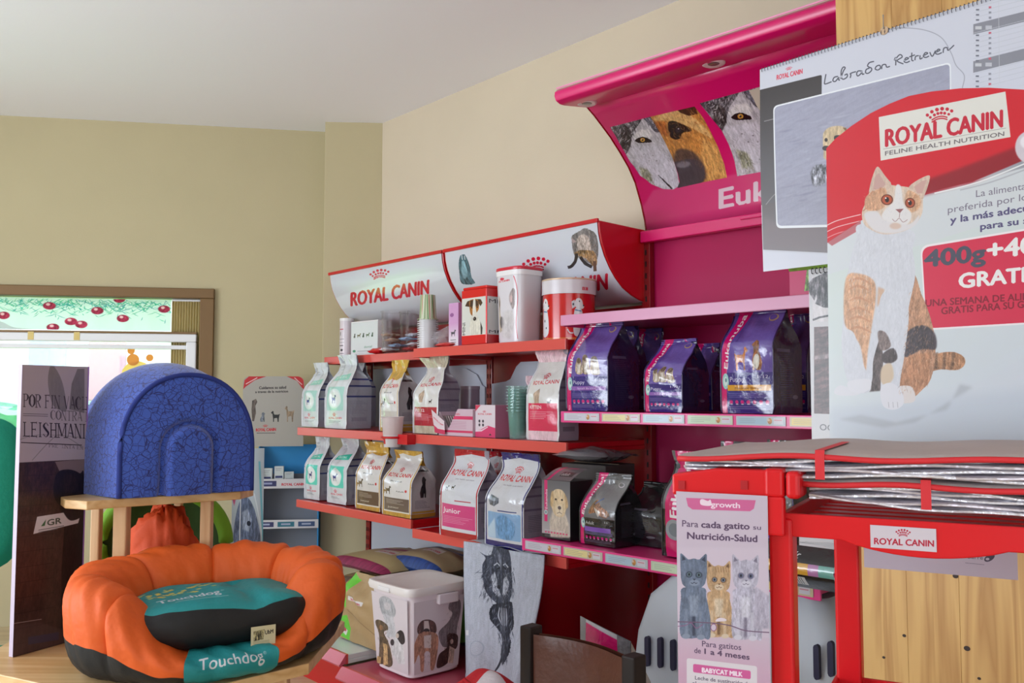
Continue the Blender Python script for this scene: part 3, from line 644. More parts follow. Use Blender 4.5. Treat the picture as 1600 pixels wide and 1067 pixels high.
# ---- prints (canvas 260 x 440 unit coordinates 0..1)
def bcv(bgc, w=240, h=420):
    c = Cv(w, h, bgc, lambda x, y: (np.asarray(x)*w, np.asarray(y)*h)); c.asp = w/h; return c
def bmat(c, n, rough=.28, coat=.45, bump=.25): return c.mat(n, rough*.9, min(1, coat*1.7), bump*2.2, 22)
def tiny(c, x0, y, w, n, col=(90, 90, 100), dy=.018, al=.6, hh=.006):
    for i in range(n): c.r(x0, y+i*dy, x0+w*RS.uniform(.6, 1), y+i*dy+hh, col, al=al)
def dogshape(c, x, y, s, col, flip=1, fur=.4, sit=False, ar=1.75):
    """small standing/sitting dog, (x, y) feet centre, s = height; canvas aspect corrected by ar"""
    q = lambda u, v: (x+u*s*flip*ar, y-v*s)
    if sit: P = [(-.25, 0), (-.32, .25), (-.2, .5), (-.12, .62), (-.16, .8), (-.1, .95), (.05, 1), (.14, .92), (.22, .84), (.14, .76), (.12, .6), (.16, .35), (.16, 0), (.06, 0), (.04, .2), (0, .2), (-.02, 0)]
    else: P = [(-.42, 0), (-.44, .3), (-.5, .55), (-.56, .72), (-.5, .72), (-.4, .66), (.1, .66), (.2, .8), (.2, .95), (.32, 1), (.42, .92), (.52, .84), (.44, .76), (.34, .74), (.3, .5), (.26, .3), (.26, 0), (.16, 0), (.14, .32), (-.2, .36), (-.26, .3), (-.3, 0)]
    c.p([q(*p) for p in P], col, fur=fur)
def side_mat(n, base, band, dark):
    c = bcv(base, 120, 300)
    for y in (.33, .42, .56): c.r(0, y, 1, y+.022, band)
    tiny(c, .12, .63, .7, 10, dark); tiny(c, .15, .12, .6, 6, dark); c.r(.2, .85, .8, .9, dark, al=.5)
    return bmat(c, n, .35, .3)
def vet_mat(n, strong):
    tl = (60, 196, 170) if strong else (150, 214, 198); pn = (96, 214, 192) if strong else (176, 222, 212)
    c = bcv((214, 218, 224))
    c.t('VET', .1, .12, .3, .12, .03, (90, 90, 100)); tiny(c, .1, .15, .3, 2)
    c.p([(.18, .30), (.86, .26), (.86, .345), (.12, .36)], tl); c.t('DENTAL', .25, .335, .75, .322, .03, (230, 246, 240)); c.r(.1, .37, .9, .44, (226, 230, 234))
    c.rr([(.1, .44), (.88, .44), (.88, .76), (.1, .76)], .04, pn)
    c.e(.5, .6, .3, .135, (220, 240, 236)); c.e(.5, .6, .26, .115, (236, 240, 240)); dogshape(c, .5, .665, .12, (54, 58, 130), fur=.1)
    c.logo(.2, .875, .8, .87, .024, (214, 40, 60), .03); tiny(c, .2, .9, .6, 2); c.p([(.15, .2), (.4, .18), (.4, .2), (.15, .22)], (190, 200, 210))
    return bmat(c, n)
def gold_mat(n, panel, gt=.2, gb=.06):
    c = bcv((226, 222, 220)); g = (206, 160, 66)
    c.p([(0, 0), (1, 0), (1, gt-.03), (.7, gt+.02), (.3, gt-.01), (0, gt+.03)], g, fur=.15); c.r(0, 1-gb, 1, 1, (196, 150, 60), fur=.15)
    c.l([(.02, .1), (.02, .95)], .05, g); c.l([(.98, .1), (.98, .95)], .05, g)
    c.logo(.1, .4, .9, .39, .052, (206, 40, 46), .05); c.t('Breed', .3, .47, .7, .47, .02, (80, 80, 90))
    dogshape(c, .25, .67, .13, (80, 66, 56)); dogshape(c, .12, .67, .09, (150, 120, 80)); c.t('Adult', .55, .62, .8, .62, .02, (50, 50, 50)); c.e(.85, .6, .03, .02, (200, 60, 60))
    c.r(.06, .72, .94, .92, panel); tiny(c, .15, .75, .65, 4, (220, 210, 200)); c.t('junior', .2, .88, .6, .88, .03, (226, 216, 200)); c.r(.06, .92, .94, .94, (226, 220, 210))
    return bmat(c, n, .25, .6)
def gold_side(n):
    c = bcv((186, 178, 182), 120, 300); c.r(0, 0, 1, .22, (170, 120, 40), fur=.2); c.r(0, .94, 1, 1, (190, 140, 56)); c.r(.1, .28, .9, .31, (60, 50, 50))
    dogshape(c, .5, .7, .32, (40, 36, 38), ar=1.6, sit=True); tiny(c, .15, .74, .6, 7); c.r(.05, .9, .95, .93, (190, 150, 70)); return bmat(c, n, .3, .5)
def fit_mat(n, top, panel, tp=.66, text='FIT 32'):
    c = bcv((220, 216, 214)); c.r(0, 0, 1, .15, top, fur=.2); c.logo(.12, .4, .95, .385, .04, (196, 40, 56), .045)
    c.p([(.25, .5), (.4, .44), (.46, .5), (.44, .6), (.28, .6)], (196, 170, 150), fur=.3); dogshape(c, .75, .62, .06, (70, 60, 60))
    c.r(.04, tp, .96, .9, panel); c.t(text, .1, tp+.06, .5, tp+.06, .035, (240, 220, 224), .04); tiny(c, .1, tp+.09, .75, 5, (236, 200, 206)); c.r(.04, .9, .96, 1, top, fur=.1)
    return bmat(c, n)
def big_mat(n, edge, panel, word, blue=False):
    c = bcv((214, 214, 222), 320, 520); c.p([(0, 0), (1, 0), (1, .08), (.5, .05), (0, .09)], edge, fur=.2); c.r(0, .93, 1, 1, edge)
    for x in (.015, .985): c.l([(x, 0), (x, 1)], .04, edge)
    c.logo(.1, .295, .92, .29, .058, (206, 34, 44), .05); c.t('size health nutrition', .3, .34, .8, .34, .014, (110, 100, 110))
    if blue:
        c.p([(.1, .5), (.14, .44), (.4, .47), (.42, .52), (.3, .56), (.16, .55)], (90, 96, 110), fur=.5, soft=1); c.r(.4, .595, .85, .605, (40, 50, 120)); c.rr([(.08, .62), (.94, .62), (.94, .9), (.08, .9)], .03, panel)
        c.p([(.35, .7), (.55, .64), (.8, .72), (.74, .88), (.4, .88)], (108, 160, 210), fur=.25, soft=3, sm=True); c.p([(.08, .8), (.3, .68), (.3, .9), (.08, .9)], (190, 214, 236), soft=3)
    else:
        dogshape(c, .2, .47, .06, (50, 44, 44)); dogshape(c, .38, .45, .05, (60, 60, 60)); c.r(.45, .57, .85, .58, (180, 40, 60)); c.r(.06, .62, .95, .89, panel)
        c.t(word, .1, .72, .6, .72, .055, (236, 220, 230), .05); tiny(c, .1, .76, .8, 5, (236, 170, 200))
    return bmat(c, n, .2, .7, .3)
def euk_mat(n, kind='small'):
    body = (104, 82, 166) if kind != 'adult' else (112, 110, 114); c = bcv(body, 300, 520)
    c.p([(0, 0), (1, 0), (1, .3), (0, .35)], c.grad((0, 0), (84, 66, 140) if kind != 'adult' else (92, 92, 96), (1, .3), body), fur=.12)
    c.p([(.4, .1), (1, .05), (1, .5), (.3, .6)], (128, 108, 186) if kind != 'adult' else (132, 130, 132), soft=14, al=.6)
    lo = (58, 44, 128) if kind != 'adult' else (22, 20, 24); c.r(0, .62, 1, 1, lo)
    c.p([(.12, .0), (.36, .0), (.3, .12), (.2, .36), (.13, .62), (.11, 1), (.0, 1), (0, .62), (.02, .4), (.06, .2)], (216, 20, 112))
    c.t('Eukanuba', .15, .585, .26, .06, .1, (244, 232, 240), .03, up=(-.85, -.1))
    c.e(.1, .70, .075, .075, (160, 206, 206)); c.e(.1, .70, .045, .045, (216, 232, 230)); c.e(.11, .69, .02, .02, (90, 140, 150))
    if kind == 'small':
        for x, y, s in ((.3, .59, .17), (.48, .59, .2), (.68, .6, .19)):
            c.p([(x, y), (x-.04, y-s*.5), (x+.0, y-s), (x+.1, y-s*.95), (x+.14, y-s*.45), (x+.16, y)], (178, 158, 140), sm=True, fur=.45); c.e(x+.05, y-s*.85, .06, s*.18, (120, 96, 80), fur=.4); c.p([(x+.02, y-s*.6), (x+.1, y-s*.6), (x+.11, y-.01), (x+.03, y-.01)], (220, 210, 200), fur=.2, soft=2)
        c.t('Puppy', .2, .705, .5, .705, .04, (222, 214, 240)); c.t('1-12', .74, .675, .92, .675, .03, (230, 224, 244)); c.r(.14, .73, .96, .775, (150, 100, 186)); c.t('Small Breed', .3, .762, .75, .762, .018, (226, 206, 240))
    elif kind == 'medium':
        dogshape(c, .45, .6, .22, (204, 120, 60), 1, .4, ar=1.15); dogshape(c, .72, .6, .28, (150, 92, 56), -1, .5, True, ar=1.2); c.e(.73, .52, .05, .07, (226, 220, 210), fur=.2)
        c.t('Puppy', .2, .705, .5, .705, .045, (222, 214, 240)); c.t('1-12', .74, .675, .92, .675, .03, (230, 224, 244)); c.r(.14, .735, .96, .79, (226, 160, 50)); c.t('Medium Breed', .3, .775, .8, .775, .02, (110, 60, 30))
    else:
        c.p([(.3, .56), (.36, .42), (.5, .36), (.62, .44), (.8, .5), (.86, .56), (.76, .6), (.5, .54)], (150, 104, 76), sm=True, fur=.6); c.p([(.44, .46), (.66, .52), (.6, .6)], (206, 196, 186), fur=.3, soft=2); c.l([(.45, .42), (.62, .34)], .02, (80, 100, 150))
        c.t('Adult', .2, .71, .46, .71, .045, (220, 220, 216)); c.t('1+', .76, .68, .84, .68, .03, (220, 220, 220)); c.r(.14, .745, .9, .815, (132, 84, 190)); c.e(.8, .16, .1, .035, (190, 180, 190)); c.e(.8, .155, .08, .025, body)
    if kind != 'adult': c.e(.8, .1, .1, .035, (190, 160, 110)); c.e(.79, .095, .08, .027, body)
    for k in range(3): c.r(.15, .81+k*.017, .94, .816+k*.017, (120, 104, 180))
    for k in range(7): c.e(.2+k*.115, .895, .035, .018, (214, 40, 130)); c.e(.2+k*.115, .915, .03, .005, (200, 190, 210))
    tiny(c, .15, .935, .8, 2, (170, 160, 200)); return bmat(c, n, .22, .6, .3)
def euk_side(n, base):
    c = bcv(base, 120, 300); tiny(c, .2, .45, .5, 22, (110, 104, 130), .02, .45); c.r(.15, .4, .6, .43, (150, 140, 170), al=.5); c.e(.7, .85, .1, .02, (190, 190, 200), al=.5); return bmat(c, n, .3, .4, .3)
sv = side_mat('vet_side', (168, 172, 186), (50, 60, 120), (130, 134, 150)); gsd = gold_side('gold_side')
grey_side = side_mat('grey_side', (150, 140, 156), (110, 96, 120), (80, 76, 90))
vl, vs_ = vet_mat('vet_light', False), vet_mat('vet_strong', True)
G1 = 'teal and white kibble bags on the left bay'
rc1, rc2, rc3 = 1.239, 1.237, .873
bag('white kibble bag with pale teal panel, leftmost on the middle shelf', R, 472, 497, 568, rc1, -.06, .13, vl, sv, 1, G1, neck=.2, base=668, twist=.25, topw=.9)
bag('dim white kibble bag pushed behind the second pale teal bag', R, 528, 556, 560, rc1, -.24, .12, vl, sv, 4, G1, neck=.2, base=668)
bag('tall white kibble bag with pale teal panel, second on the middle shelf', R, 508, 541, 556, rc1, -.04, .14, vl, sv, 2, G1, neck=.22, base=670, twist=.28, topw=.9)
bag('white kibble bag with bright teal panel, leftmost on the lower shelf', R, 476, 499, 682, rc3, -.05, .12, vs_, sv, 5, G1, neck=.15, base=780, twist=.1)
bag('white kibble bag with bright teal panel beside the gold bags', R, 512, 541, 680, rc3, -.05, .15, vs_, sv, 6, G1, neck=.15, base=790, twist=.18)
gm1 = gold_mat('gold_top', (206, 200, 196), .27, .05); gm2 = gold_mat('gold_brown', (96, 72, 56), .18); gm3 = gold_mat('gold_grey', (110, 92, 84), .06)
bag('gold topped kibble bag leaning on the middle shelf above the hanging cup', R, 594, 622, 564, rc1, -.04, .13, gm1, gsd, 7, None, neck=.3, base=672, twist=-.1, wr=1.6, xs=-.01)
bag('gold edged kibble bag with brown panel beside the teal bags', R, 556, 594, 690, rc3, -.03, .10, gm2, gsd, 8, None, neck=.08, base=796, twist=.14)
bag('gold edged kibble bag with cut off logo and dark side, lower shelf', R, 598, 642, 703, rc3, -.01, .13, gm3, gsd, 9, None, neck=.1, base=806, twist=.12, wr=1.3)
cr = fit_mat('cream_fit', (196, 186, 164), (176, 40, 56)); pk = fit_mat('pink_fit', (232, 196, 206), (222, 50, 90), .6, 'KITTEN')
bag('cream kibble bag with red panel and twisted crumpled top', R, 646, 684, 558, rc1-.001, -.03, .11, cr, grey_side, 10, None, neck=.3, base=675, twist=.3, wr=2.2, topw=1.25)
bag('silvery pink kibble bag with red panel at the right end of the shelf', R, 824, 873, 546, rc2, -.02, .10, pk, grey_side, 12, None, neck=.16, base=690, twist=.08, wr=1.5, topw=1.05, fin=.05)
bag('small pale pink kibble bag behind the stacked tumblers', R, 812, 836, 588, rc2, -.15, .07, pk, grey_side, 13, None, neck=.1, base=685, wr=1.2)
jr = big_mat('junior_red', (176, 14, 36), (214, 66, 130), 'Junior'); bl = big_mat('blue_bag', (36, 32, 110), (138, 178, 222), '', True)
bag('white kibble bag with dark red edges and pink panel reading junior', R, 688, 746, 702, .838, .02, .14, jr, grey_side, 14, None, neck=.05, base=840, wr=1.3, twist=.04, xs=.0, topw=.92, fin=.03)
bag('white kibble bag with navy blue edges and light blue panel', R, 759, 818, 707, .838, .045, .17, bl, grey_side, 15, None, neck=.06, base=850, wr=1.3, twist=.14, topw=1.0, fin=.03)
bag('dim white kibble bag standing behind the junior bag', R, 748, 775, 705, .838, -.2, .12, jr, grey_side, 16, None, neck=.05, base=830)
# magenta unit
es = euk_side('euk_side', (50, 40, 84)); ek = euk_side('euk_side_black', (30, 30, 34)); e1 = euk_mat('puppy_small'); e2 = euk_mat('puppy_medium', 'medium'); e3 = euk_mat('adult_grey', 'adult')
GE = 'purple puppy food bags on the magenta shelf'; eb = dict(name='puppy_food_bag', seam=seam_dark, fin=.02)
Z2 = 1.347
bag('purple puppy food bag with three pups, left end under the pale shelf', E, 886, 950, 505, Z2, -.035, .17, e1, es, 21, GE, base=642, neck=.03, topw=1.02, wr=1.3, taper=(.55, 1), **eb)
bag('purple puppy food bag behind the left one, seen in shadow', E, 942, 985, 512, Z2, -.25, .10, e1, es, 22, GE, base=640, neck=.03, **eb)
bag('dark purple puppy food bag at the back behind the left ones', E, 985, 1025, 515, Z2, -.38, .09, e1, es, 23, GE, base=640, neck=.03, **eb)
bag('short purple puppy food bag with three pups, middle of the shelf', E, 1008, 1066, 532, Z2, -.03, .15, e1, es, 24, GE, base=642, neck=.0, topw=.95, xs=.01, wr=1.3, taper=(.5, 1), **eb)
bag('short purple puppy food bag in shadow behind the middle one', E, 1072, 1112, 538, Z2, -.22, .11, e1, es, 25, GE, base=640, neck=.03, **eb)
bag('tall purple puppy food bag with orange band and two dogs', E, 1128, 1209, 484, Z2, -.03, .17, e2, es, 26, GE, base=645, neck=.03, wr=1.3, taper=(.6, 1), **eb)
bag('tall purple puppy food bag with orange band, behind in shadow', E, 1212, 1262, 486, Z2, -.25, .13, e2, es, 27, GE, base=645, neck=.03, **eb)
Z3 = .935
bag('grey and black adult dog food bag with magenta stripe', E, 907, 961, 738, Z3, .13, .14, e3, ek, 28, None, base=855, neck=.0, topw=1.02, xs=.012, name='dog_food_bag', seam=mat('black_seam', (40, 40, 44), .2, coat=.5), fin=.02, taper=(.45, 1))
bag('slumped black dog food bag turned sideways next to the adult bag', E, 975, 1038, 752, Z3, .03, .17, ek, ek, 29, None, base=850, neck=.25, topw=.8, wr=2.2, name='dog_food_bag', seam=mat('black_seam2', (46, 46, 50), .2, coat=.5), fin=.02, taper=(.5, .95))
c_ = bcv((110, 108, 112), 220, 420); c_.r(.0, .55, 1, 1, (24, 22, 26)); c_.p([(.1, 0), (.8, 0), (.7, .3), (.66, 1), (.1, 1), (.1, .3)], (212, 18, 106)); c_.t('Eukanuba', .55, .62, .62, .02, .32, (244, 232, 240), .03, up=(-.9, 0)); c_.e(.4, .74, .3, .1, (150, 156, 164)); c_.e(.4, .74, .2, .065, (120, 130, 140))
bag('tall grey dog food bag with magenta stripe half hidden by the kitten leaflet', E, 1036, 1088, 705, Z3, .13, .12, bmat(c_, 'euk_stripe', .22, .6, .3), ek, 30, None, base=860, neck=.2, topw=1.1, name='dog_food_bag', seam=mat('black_seam3', (46, 46, 50), .2, coat=.5), fin=.04)
# grey pouches lying behind the box
pm = mat('silver_grey_foil', (120, 118, 124), .25, metal=.3, coat=.5, bump=.5, bscale=18)
def pouch(label, fr, a0, a1, b0, b1, z, h, m, seed, cat='bag', name='food_pouch', grp=None, mk=None, rz=0.):
    w, d = a1-a0, b0-b1
    t = thing(name, label, cat, fr.P((a0+a1)/2, (b0+b1)/2, z), fr.ang+rz, grp)
    mb = MB()
    def sf(sg):
        def f(u, v):
            e = (max(0., math.sin(PI*u))*max(0., math.sin(PI*v)))**.45
            return ((u-.5)*w*(1-.06*math.sin(PI*v)), (v-.5)*d*(1-.05*math.sin(PI*u)), h/2+sg*h/2*e*(1+.18*smooth_noise(u, v, seed))+.004*smooth_noise(u, v, seed+3))
        return f
    mb.grid(sf(1), 20, 16, 0); mb.grid(sf(-1), 20, 16, 0); mb.build('pouch', m, t, smooth=True)
    mb = MB(); mb.grid(lambda u, v: ((u-.5)*w*1.02, d/2-.004+.03*v, h/2+.004*math.sin(u*30)), 30, 2); mb.build('sealed_end', mk or m, t, smooth=True)
    return t
pouch('grey foil pouch lying on top behind the labrador box', E, float(E.hit(868,730,-.05)[0]), float(E.hit(950,730,-.05)[0]), -.03, -.2, Z3+.235, .05, pm, 3)
bm_ = mat('plain_brown_carton', (60, 52, 52), .6)
t = thing('carton', 'dark carton at the back of the low magenta shelf under grey pouch', 'box', E.P(float(E.hit(908,730,-.05)[0]), -.13, Z3+.002), E.ang); mb = MB(); mb.box(-.1, .1, -.07, .09, 0, .228); mb.build('carton_body', bm_, t, bevel=.003)
mb = MB(); mb.box(-.1, .1, -.003, .003, .228, .2295); mb.build('tape', mat('brown_tape', (120, 100, 80), .3), t)
# labrador box
c = Cv(220, 440, (120, 118, 120), lambda x, y: (np.asarray(x)*220, np.asarray(y)*440))
c.p([(0, 0), (1, 0), (1, 1), (0, 1)], c.grad((0, 0), (96, 92, 96), (0, 1), (190, 186, 188))); c.r(0, .93, 1, 1, (30, 28, 30)); c.r(.09, 0, .2, .72, (216, 30, 112)); c.t('Eukanuba', .2, .5, .2, .16, .08, (244, 230, 240), up=(-1, 0)); c.e(.145, .56, .055, .045, (190, 210, 210)); c.e(.145, .56, .03, .025, (120, 140, 150))
c.p([(.3, .98), (.28, .7), (.4, .5), (.8, .5), (.96, .72), (.98, .95)], (206, 192, 176), fur=.15, soft=5)
c.p([(.34, .34), (.42, .18), (.6, .14), (.78, .18), (.88, .34), (.86, .48), (.76, .6), (.5, .6), (.36, .48)], (222, 196, 158), sm=True, fur=.15, soft=1)
c.p([(.33, .24), (.4, .18), (.42, .34), (.36, .46), (.3, .4)], (200, 166, 120), sm=True, fur=.2, soft=2); c.p([(.8, .2), (.9, .3), (.93, .42), (.86, .46), (.82, .34)], (200, 166, 120), sm=True, fur=.2, soft=2)
c.e(.5, .32, .035, .018, (60, 40, 34)); c.e(.72, .32, .035, .018, (60, 40, 34)); c.e(.62, .5, .13, .1, (232, 214, 184), soft=5); c.e(.63, .46, .06, .03, (90, 74, 76), soft=1); c.l([(.63, .48), (.63, .54)], .012, (110, 90, 90)); c.l([(.54, .56), (.63, .54), (.72, .56)], .01, (110, 90, 90), sm=True)
c.r(.1, .86, .8, .866, (230, 225, 226)); [c.e(.14+k*.105, .9, .035, .014, (226, 70, 120)) for k in range(8)]; tiny(c, .1, .95, .7, 2, (200, 200, 200))
a0, a1 = float(E.hit(847, 790, .13)[0]), float(E.hit(891, 790, .13)[0]); ht = float(E.hit(870, 752, .13)[1])-Z3
t = thing('dog_food_box', 'grey carton with a pale labrador puppy face, left on the low shelf', 'box', E.P((a0+a1)/2, .13, Z3+.002), E.ang); w = a1-a0
mb = MB(); mb.box(-w/2, w/2, 0, .11, 0, ht); mb.quad([(-w/2, -.0008, 0), (w/2, -.0008, 0), (w/2, -.0008, ht), (-w/2, -.0008, ht)], 1); mb.build('carton_body', [mat('black_carton', (30, 28, 30), .4, coat=.3), c.mat('labrador_box', .35, coat=.3)], t, fix=False)
c = Cv(200, 80, (112, 108, 112)); c.r(30, 0, 50, 80, (216, 30, 112)); c.r(80, 10, 150, 18, (216, 60, 120)); c.r(90, 40, 180, 62, (24, 22, 24)); c.t('adult', 95, 58, 150, 58, 14, (230, 230, 230))
mb = MB(); mb.grid(lambda u, v: ((u-.5)*w*.98, .0+.1*v, ht+.001+.035*math.sin(v*PI/2)), 1, 6); mb.build('top_flap', c.mat('box_flap', .3, coat=.4), t, smooth=True, fix=False)
# ------------------------------------------------------------------ goods on the red shelves
def A(fr, px, b, py=600): return float(fr.hit(px, py, b)[0])
def Yof(fr, a, b): return fr.P(a, b, 0).y
def rad(fr, px0, px1, b):       # radius and centre of a round thing whose silhouette spans px0..px1, axis at offset b
    a = A(fr, (px0+px1)/2, b); return a, (px1-px0)/2*fr.P(a, b, 0).y/F_PX
def zat(fr, px, py, b): return float(fr.hit(px, py, b)[1])
S1 = 1.606
clear = mat('clear_plastic', (240, 240, 244), .08, trans=1., alpha=.3, spec=.6, ior=1.2)
cloudy = mat('cloudy_plastic', (220, 216, 222), .2, trans=.4, alpha=.45)
# white tube tin, far left
a, r = rad(R, 530, 552, -.25); h = zat(R, 541, 498, -.25)-S1
c = Cv(300, 260, (226, 214, 222), None)
for k in range(3):
    x = 40+k*100; c.r(x-30, 66, x+10, 72, (200, 50, 80)); c.p([(x-20, 90), (x-12, 88), (x-14, 112), (x-20, 114)], (60, 60, 66))
    c.r(x-28, 136, x+16, 140, (120, 110, 120)); c.r(x-28, 160, x+16, 163, (120, 110, 120)); c.r(x-28, 180, x+10, 186, (90, 80, 90)); c.e(x-4, 214, 12, 8, (70, 64, 70)); c.r(x-28, 236, x+16, 240, (110, 100, 110))
t = thing('powder_tin', 'tall white tin with small print, leftmost on the top shelf', 'tin', R.P(a, -.25, S1), R.ang)
mb = MB(); mb.lathe([(r, 0), (r, h-.006)], 32, caps=True); mb.build('can_body', c.mat('powder_tin', .35, coat=.3), t, smooth='auto')
mb = MB(); mb.lathe([(r+.001, h-.014), (r+.001, h), (r-.004, h+.001), (.001, h-.001)], 32); mb.build('can_lid', white_pl, t, smooth='auto')
# white box with little dogs
a0, a1 = A(R, 551, -.21, 530), A(R, 588, -.21, 530); h = zat(R, 570, 503, -.21)-S1; w = a1-a0
c = Cv(240, 260, (226, 228, 230), None); [dogshape(c, 34+k*40, 120, 34, col, 1, .3, k % 2 == 0, 1) for k, col in enumerate(((80, 80, 70), (110, 100, 60), (40, 60, 40), (90, 110, 70), (60, 80, 60)))]
c.t('dental', 120, 205, 190, 203, 18, (90, 150, 120)); c.e(30, 225, 14, 10, (70, 150, 110)); c.r(60, 225, 200, 229, (150, 160, 160))
t = thing('treat_box', 'white box printed with a row of tiny dogs beside the tall white tin', 'box', R.P((a0+a1)/2, -.21, S1), R.ang+.08)
mb = MB(); mb.box(-w/2, w/2, 0, .06, 0, h); mb.quad([(-w/2, -.0008, 0), (w/2, -.0008, 0), (w/2, -.0008, h), (-w/2, -.0008, h)], 1); mb.build('box_body', [white_pl, c.mat('treat_box', .3, coat=.4)], t, fix=False)
mb = MB(); mb.box(-w/2-.001, w/2+.001, -.001, .061, h, h+.006); mb.build('box_lid', white_pl, t, bevel=.002)
# clear tubs with bagged samples
def tub(label, px0, px1, ytop, b, ry=.75):
    a, r = rad(R, px0, px1, b); h = zat(R, (px0+px1)/2, ytop, b)-S1
    t = thing('clear_tub', label, 'container', R.P(a, b, S1), R.ang+.5, 'clear tubs on the top shelf')
    mb = MB(); mb.lathe([(r*.86, .001), (r*.88, .004), (r*.97, h*.96), (r*1.03, h*.97), (r*1.03, h), (r*.98, h), (r*.95, h*.96), (r*.86, .005)], 36, sy=ry, caps=False); mb.build('tub_wall', clear, t, smooth='auto')
    mb = MB(); mb.lathe([(r*.86, .0005), (r*.86, .003)], 36, sy=ry); mb.build('tub_floor', clear, t); return t, a, r, h
tub('large clear plastic tub holding little bagged samples, left', 593, 640, 486, -.21); tub('clear plastic tub partly behind the stack of striped cups', 622, 664, 487, -.27)
SM = [mat('sample_'+n, rgb, .3, coat=.4, bump=.4, bscale=30) for n, rgb in (('blue', (150, 180, 216)), ('tan', (170, 130, 104)), ('white', (222, 222, 228)), ('red', (200, 60, 60)))]
k = 0
for px, b, zz, mi in ((604, -.20, .012, 2), (618, -.22, .03, 0), (612, -.2, .055, 1), (640, -.26, .012, 3), (646, -.27, .035, 2), (634, -.24, .06, 0), (606, -.22, .085, 1), (645, -.28, .08, 2)):
    pouch('small %s bagged sample inside the %s clear tub on the top shelf' % (['pale blue', 'tan brown', 'white', 'red'][mi], 'left' if px < 625 else 'right'), R, A(R, px, b)-.035, A(R, px, b)+.035, b+.025, b-.025, S1+zz, .018, SM[mi], 40+k, 'sample bag', 'sample_bag', 'sample bags in the clear tubs'); k += 1
pouch('crumpled clear bag with white samples between cups and pink box', R, A(R, 686, -.12), A(R, 704, -.1)+.02, -.06, -.18, S1, .09, cloudy, 60, 'sample bag', 'sample_bag')
pouch('small red wrapped sample lying in front of the clear tub', R, A(R, 578, -.19), A(R, 598, -.19), -.17, -.23, S1, .03, mat('red_wrap', (196, 30, 36), .3), 61, 'sample bag', 'sample_bag')
pouch('red and white wrapped sample under the pink box at shelf front', R, A(R, 684, -.05), A(R, 712, -.05), -.03, -.08, S1-.001, .02, SM[3], 63, 'sample bag', 'sample_bag')
# stack of striped cups
def cups(label, fr, px0, px1, ytop, ybot, b, z, n, m, grp, topart=None, d=.0095, inv=False):
    a, r = rad(fr, px0, px1, b); h = zat(fr, (px0+px1)/2, ytop, b)-z; ch = h-(n-1)*d
    for k in range(n):
        zz = k*d
        o_ = MB()
        if inv: o_.lathe([(r*1.04, zz), (r*1.04, zz+.0035), (r*.86, zz+.004), (r*.72, zz+ch-.001), (.001, zz+ch)], 28, caps=False)
        else:
            o_.lathe([(r*.72, zz), (r*.88, zz+ch-.005), (r*1.04, zz+ch-.004), (r*1.04, zz+ch), (r*.86, zz+ch)], 28, caps=False)
            if k == 0: o_.lathe([(.001, .0005), (r*.72, .001)], 28, caps=False)
        o = o_.build('plastic_cup', m if k < n-1 or topart is None else topart, loc=fr.P(a, b, z), rotz=fr.ang, smooth='auto'); tag(o, label, 'cup', grp)
wc = mat('pale_cup_plastic', (222, 218, 220), .25, coat=.4, alpha=.85)
c = Cv(300, 120, (196, 206, 170)); [c.l([(x, 0), (x+RS.randint(-8, 8), 120)], 4, [(60, 130, 60), (190, 60, 60), (230, 228, 220), (90, 110, 60)][i % 4]) for i, x in enumerate(range(0, 300, 11))]
cups('pale plastic cup in the tall nested stack on the top shelf', R, 652, 684, 461, 541, -.07, S1, 14, wc, 'nested cups on the top shelf', c.mat('striped_cup', .3, coat=.3), .0095, True)
gc = mat('green_tinted_plastic', (130, 176, 166), .1, trans=.3, alpha=.5, coat=.8)
cups('green tinted clear tumbler in the nested stack on the middle shelf', R, 791, 828, 603, 685, -.06, 1.238, 9, gc, 'nested tumblers on the middle shelf', None, .0115)
# pink lavender box
a0, a1 = A(R, 701, -.05), A(R, 716, -.05); h = zat(R, 708, 474, -.05)-S1; w = a1-a0
c = Cv(80, 260, (214, 160, 206)); c.p([(0, 120), (80, 120), (80, 260), (0, 260)], c.grad((0, 120), (214, 160, 206), (0, 220), (232, 222, 232))); c.e(26, 70, 16, 12, (150, 90, 150)); dogshape(c, 40, 200, 40, (70, 66, 76), ar=1); c.r(14, 220, 60, 224, (90, 90, 100)); c.r(14, 235, 60, 238, (90, 90, 100))
t = thing('lotion_box', 'narrow lilac box standing left of the dog tin', 'box', R.P((a0+a1)/2, -.05, S1), R.ang)
mb = MB(); mb.box(-w/2, w/2, 0, .05, 0, h); mb.quad([(-w/2, -.0006, 0), (w/2, -.0006, 0), (w/2, -.0006, h), (-w/2, -.0006, h)], 1); mb.build('box_body', [mat('lilac_card', (206, 150, 206), .4), c.mat('lotion_box', .35)], t, fix=False)
mb = MB(); mb.box(-w/2, w/2, -.001, .05, h, h+.001); mb.build('top_flap', mat('lilac_flap', (222, 176, 220), .4), t)
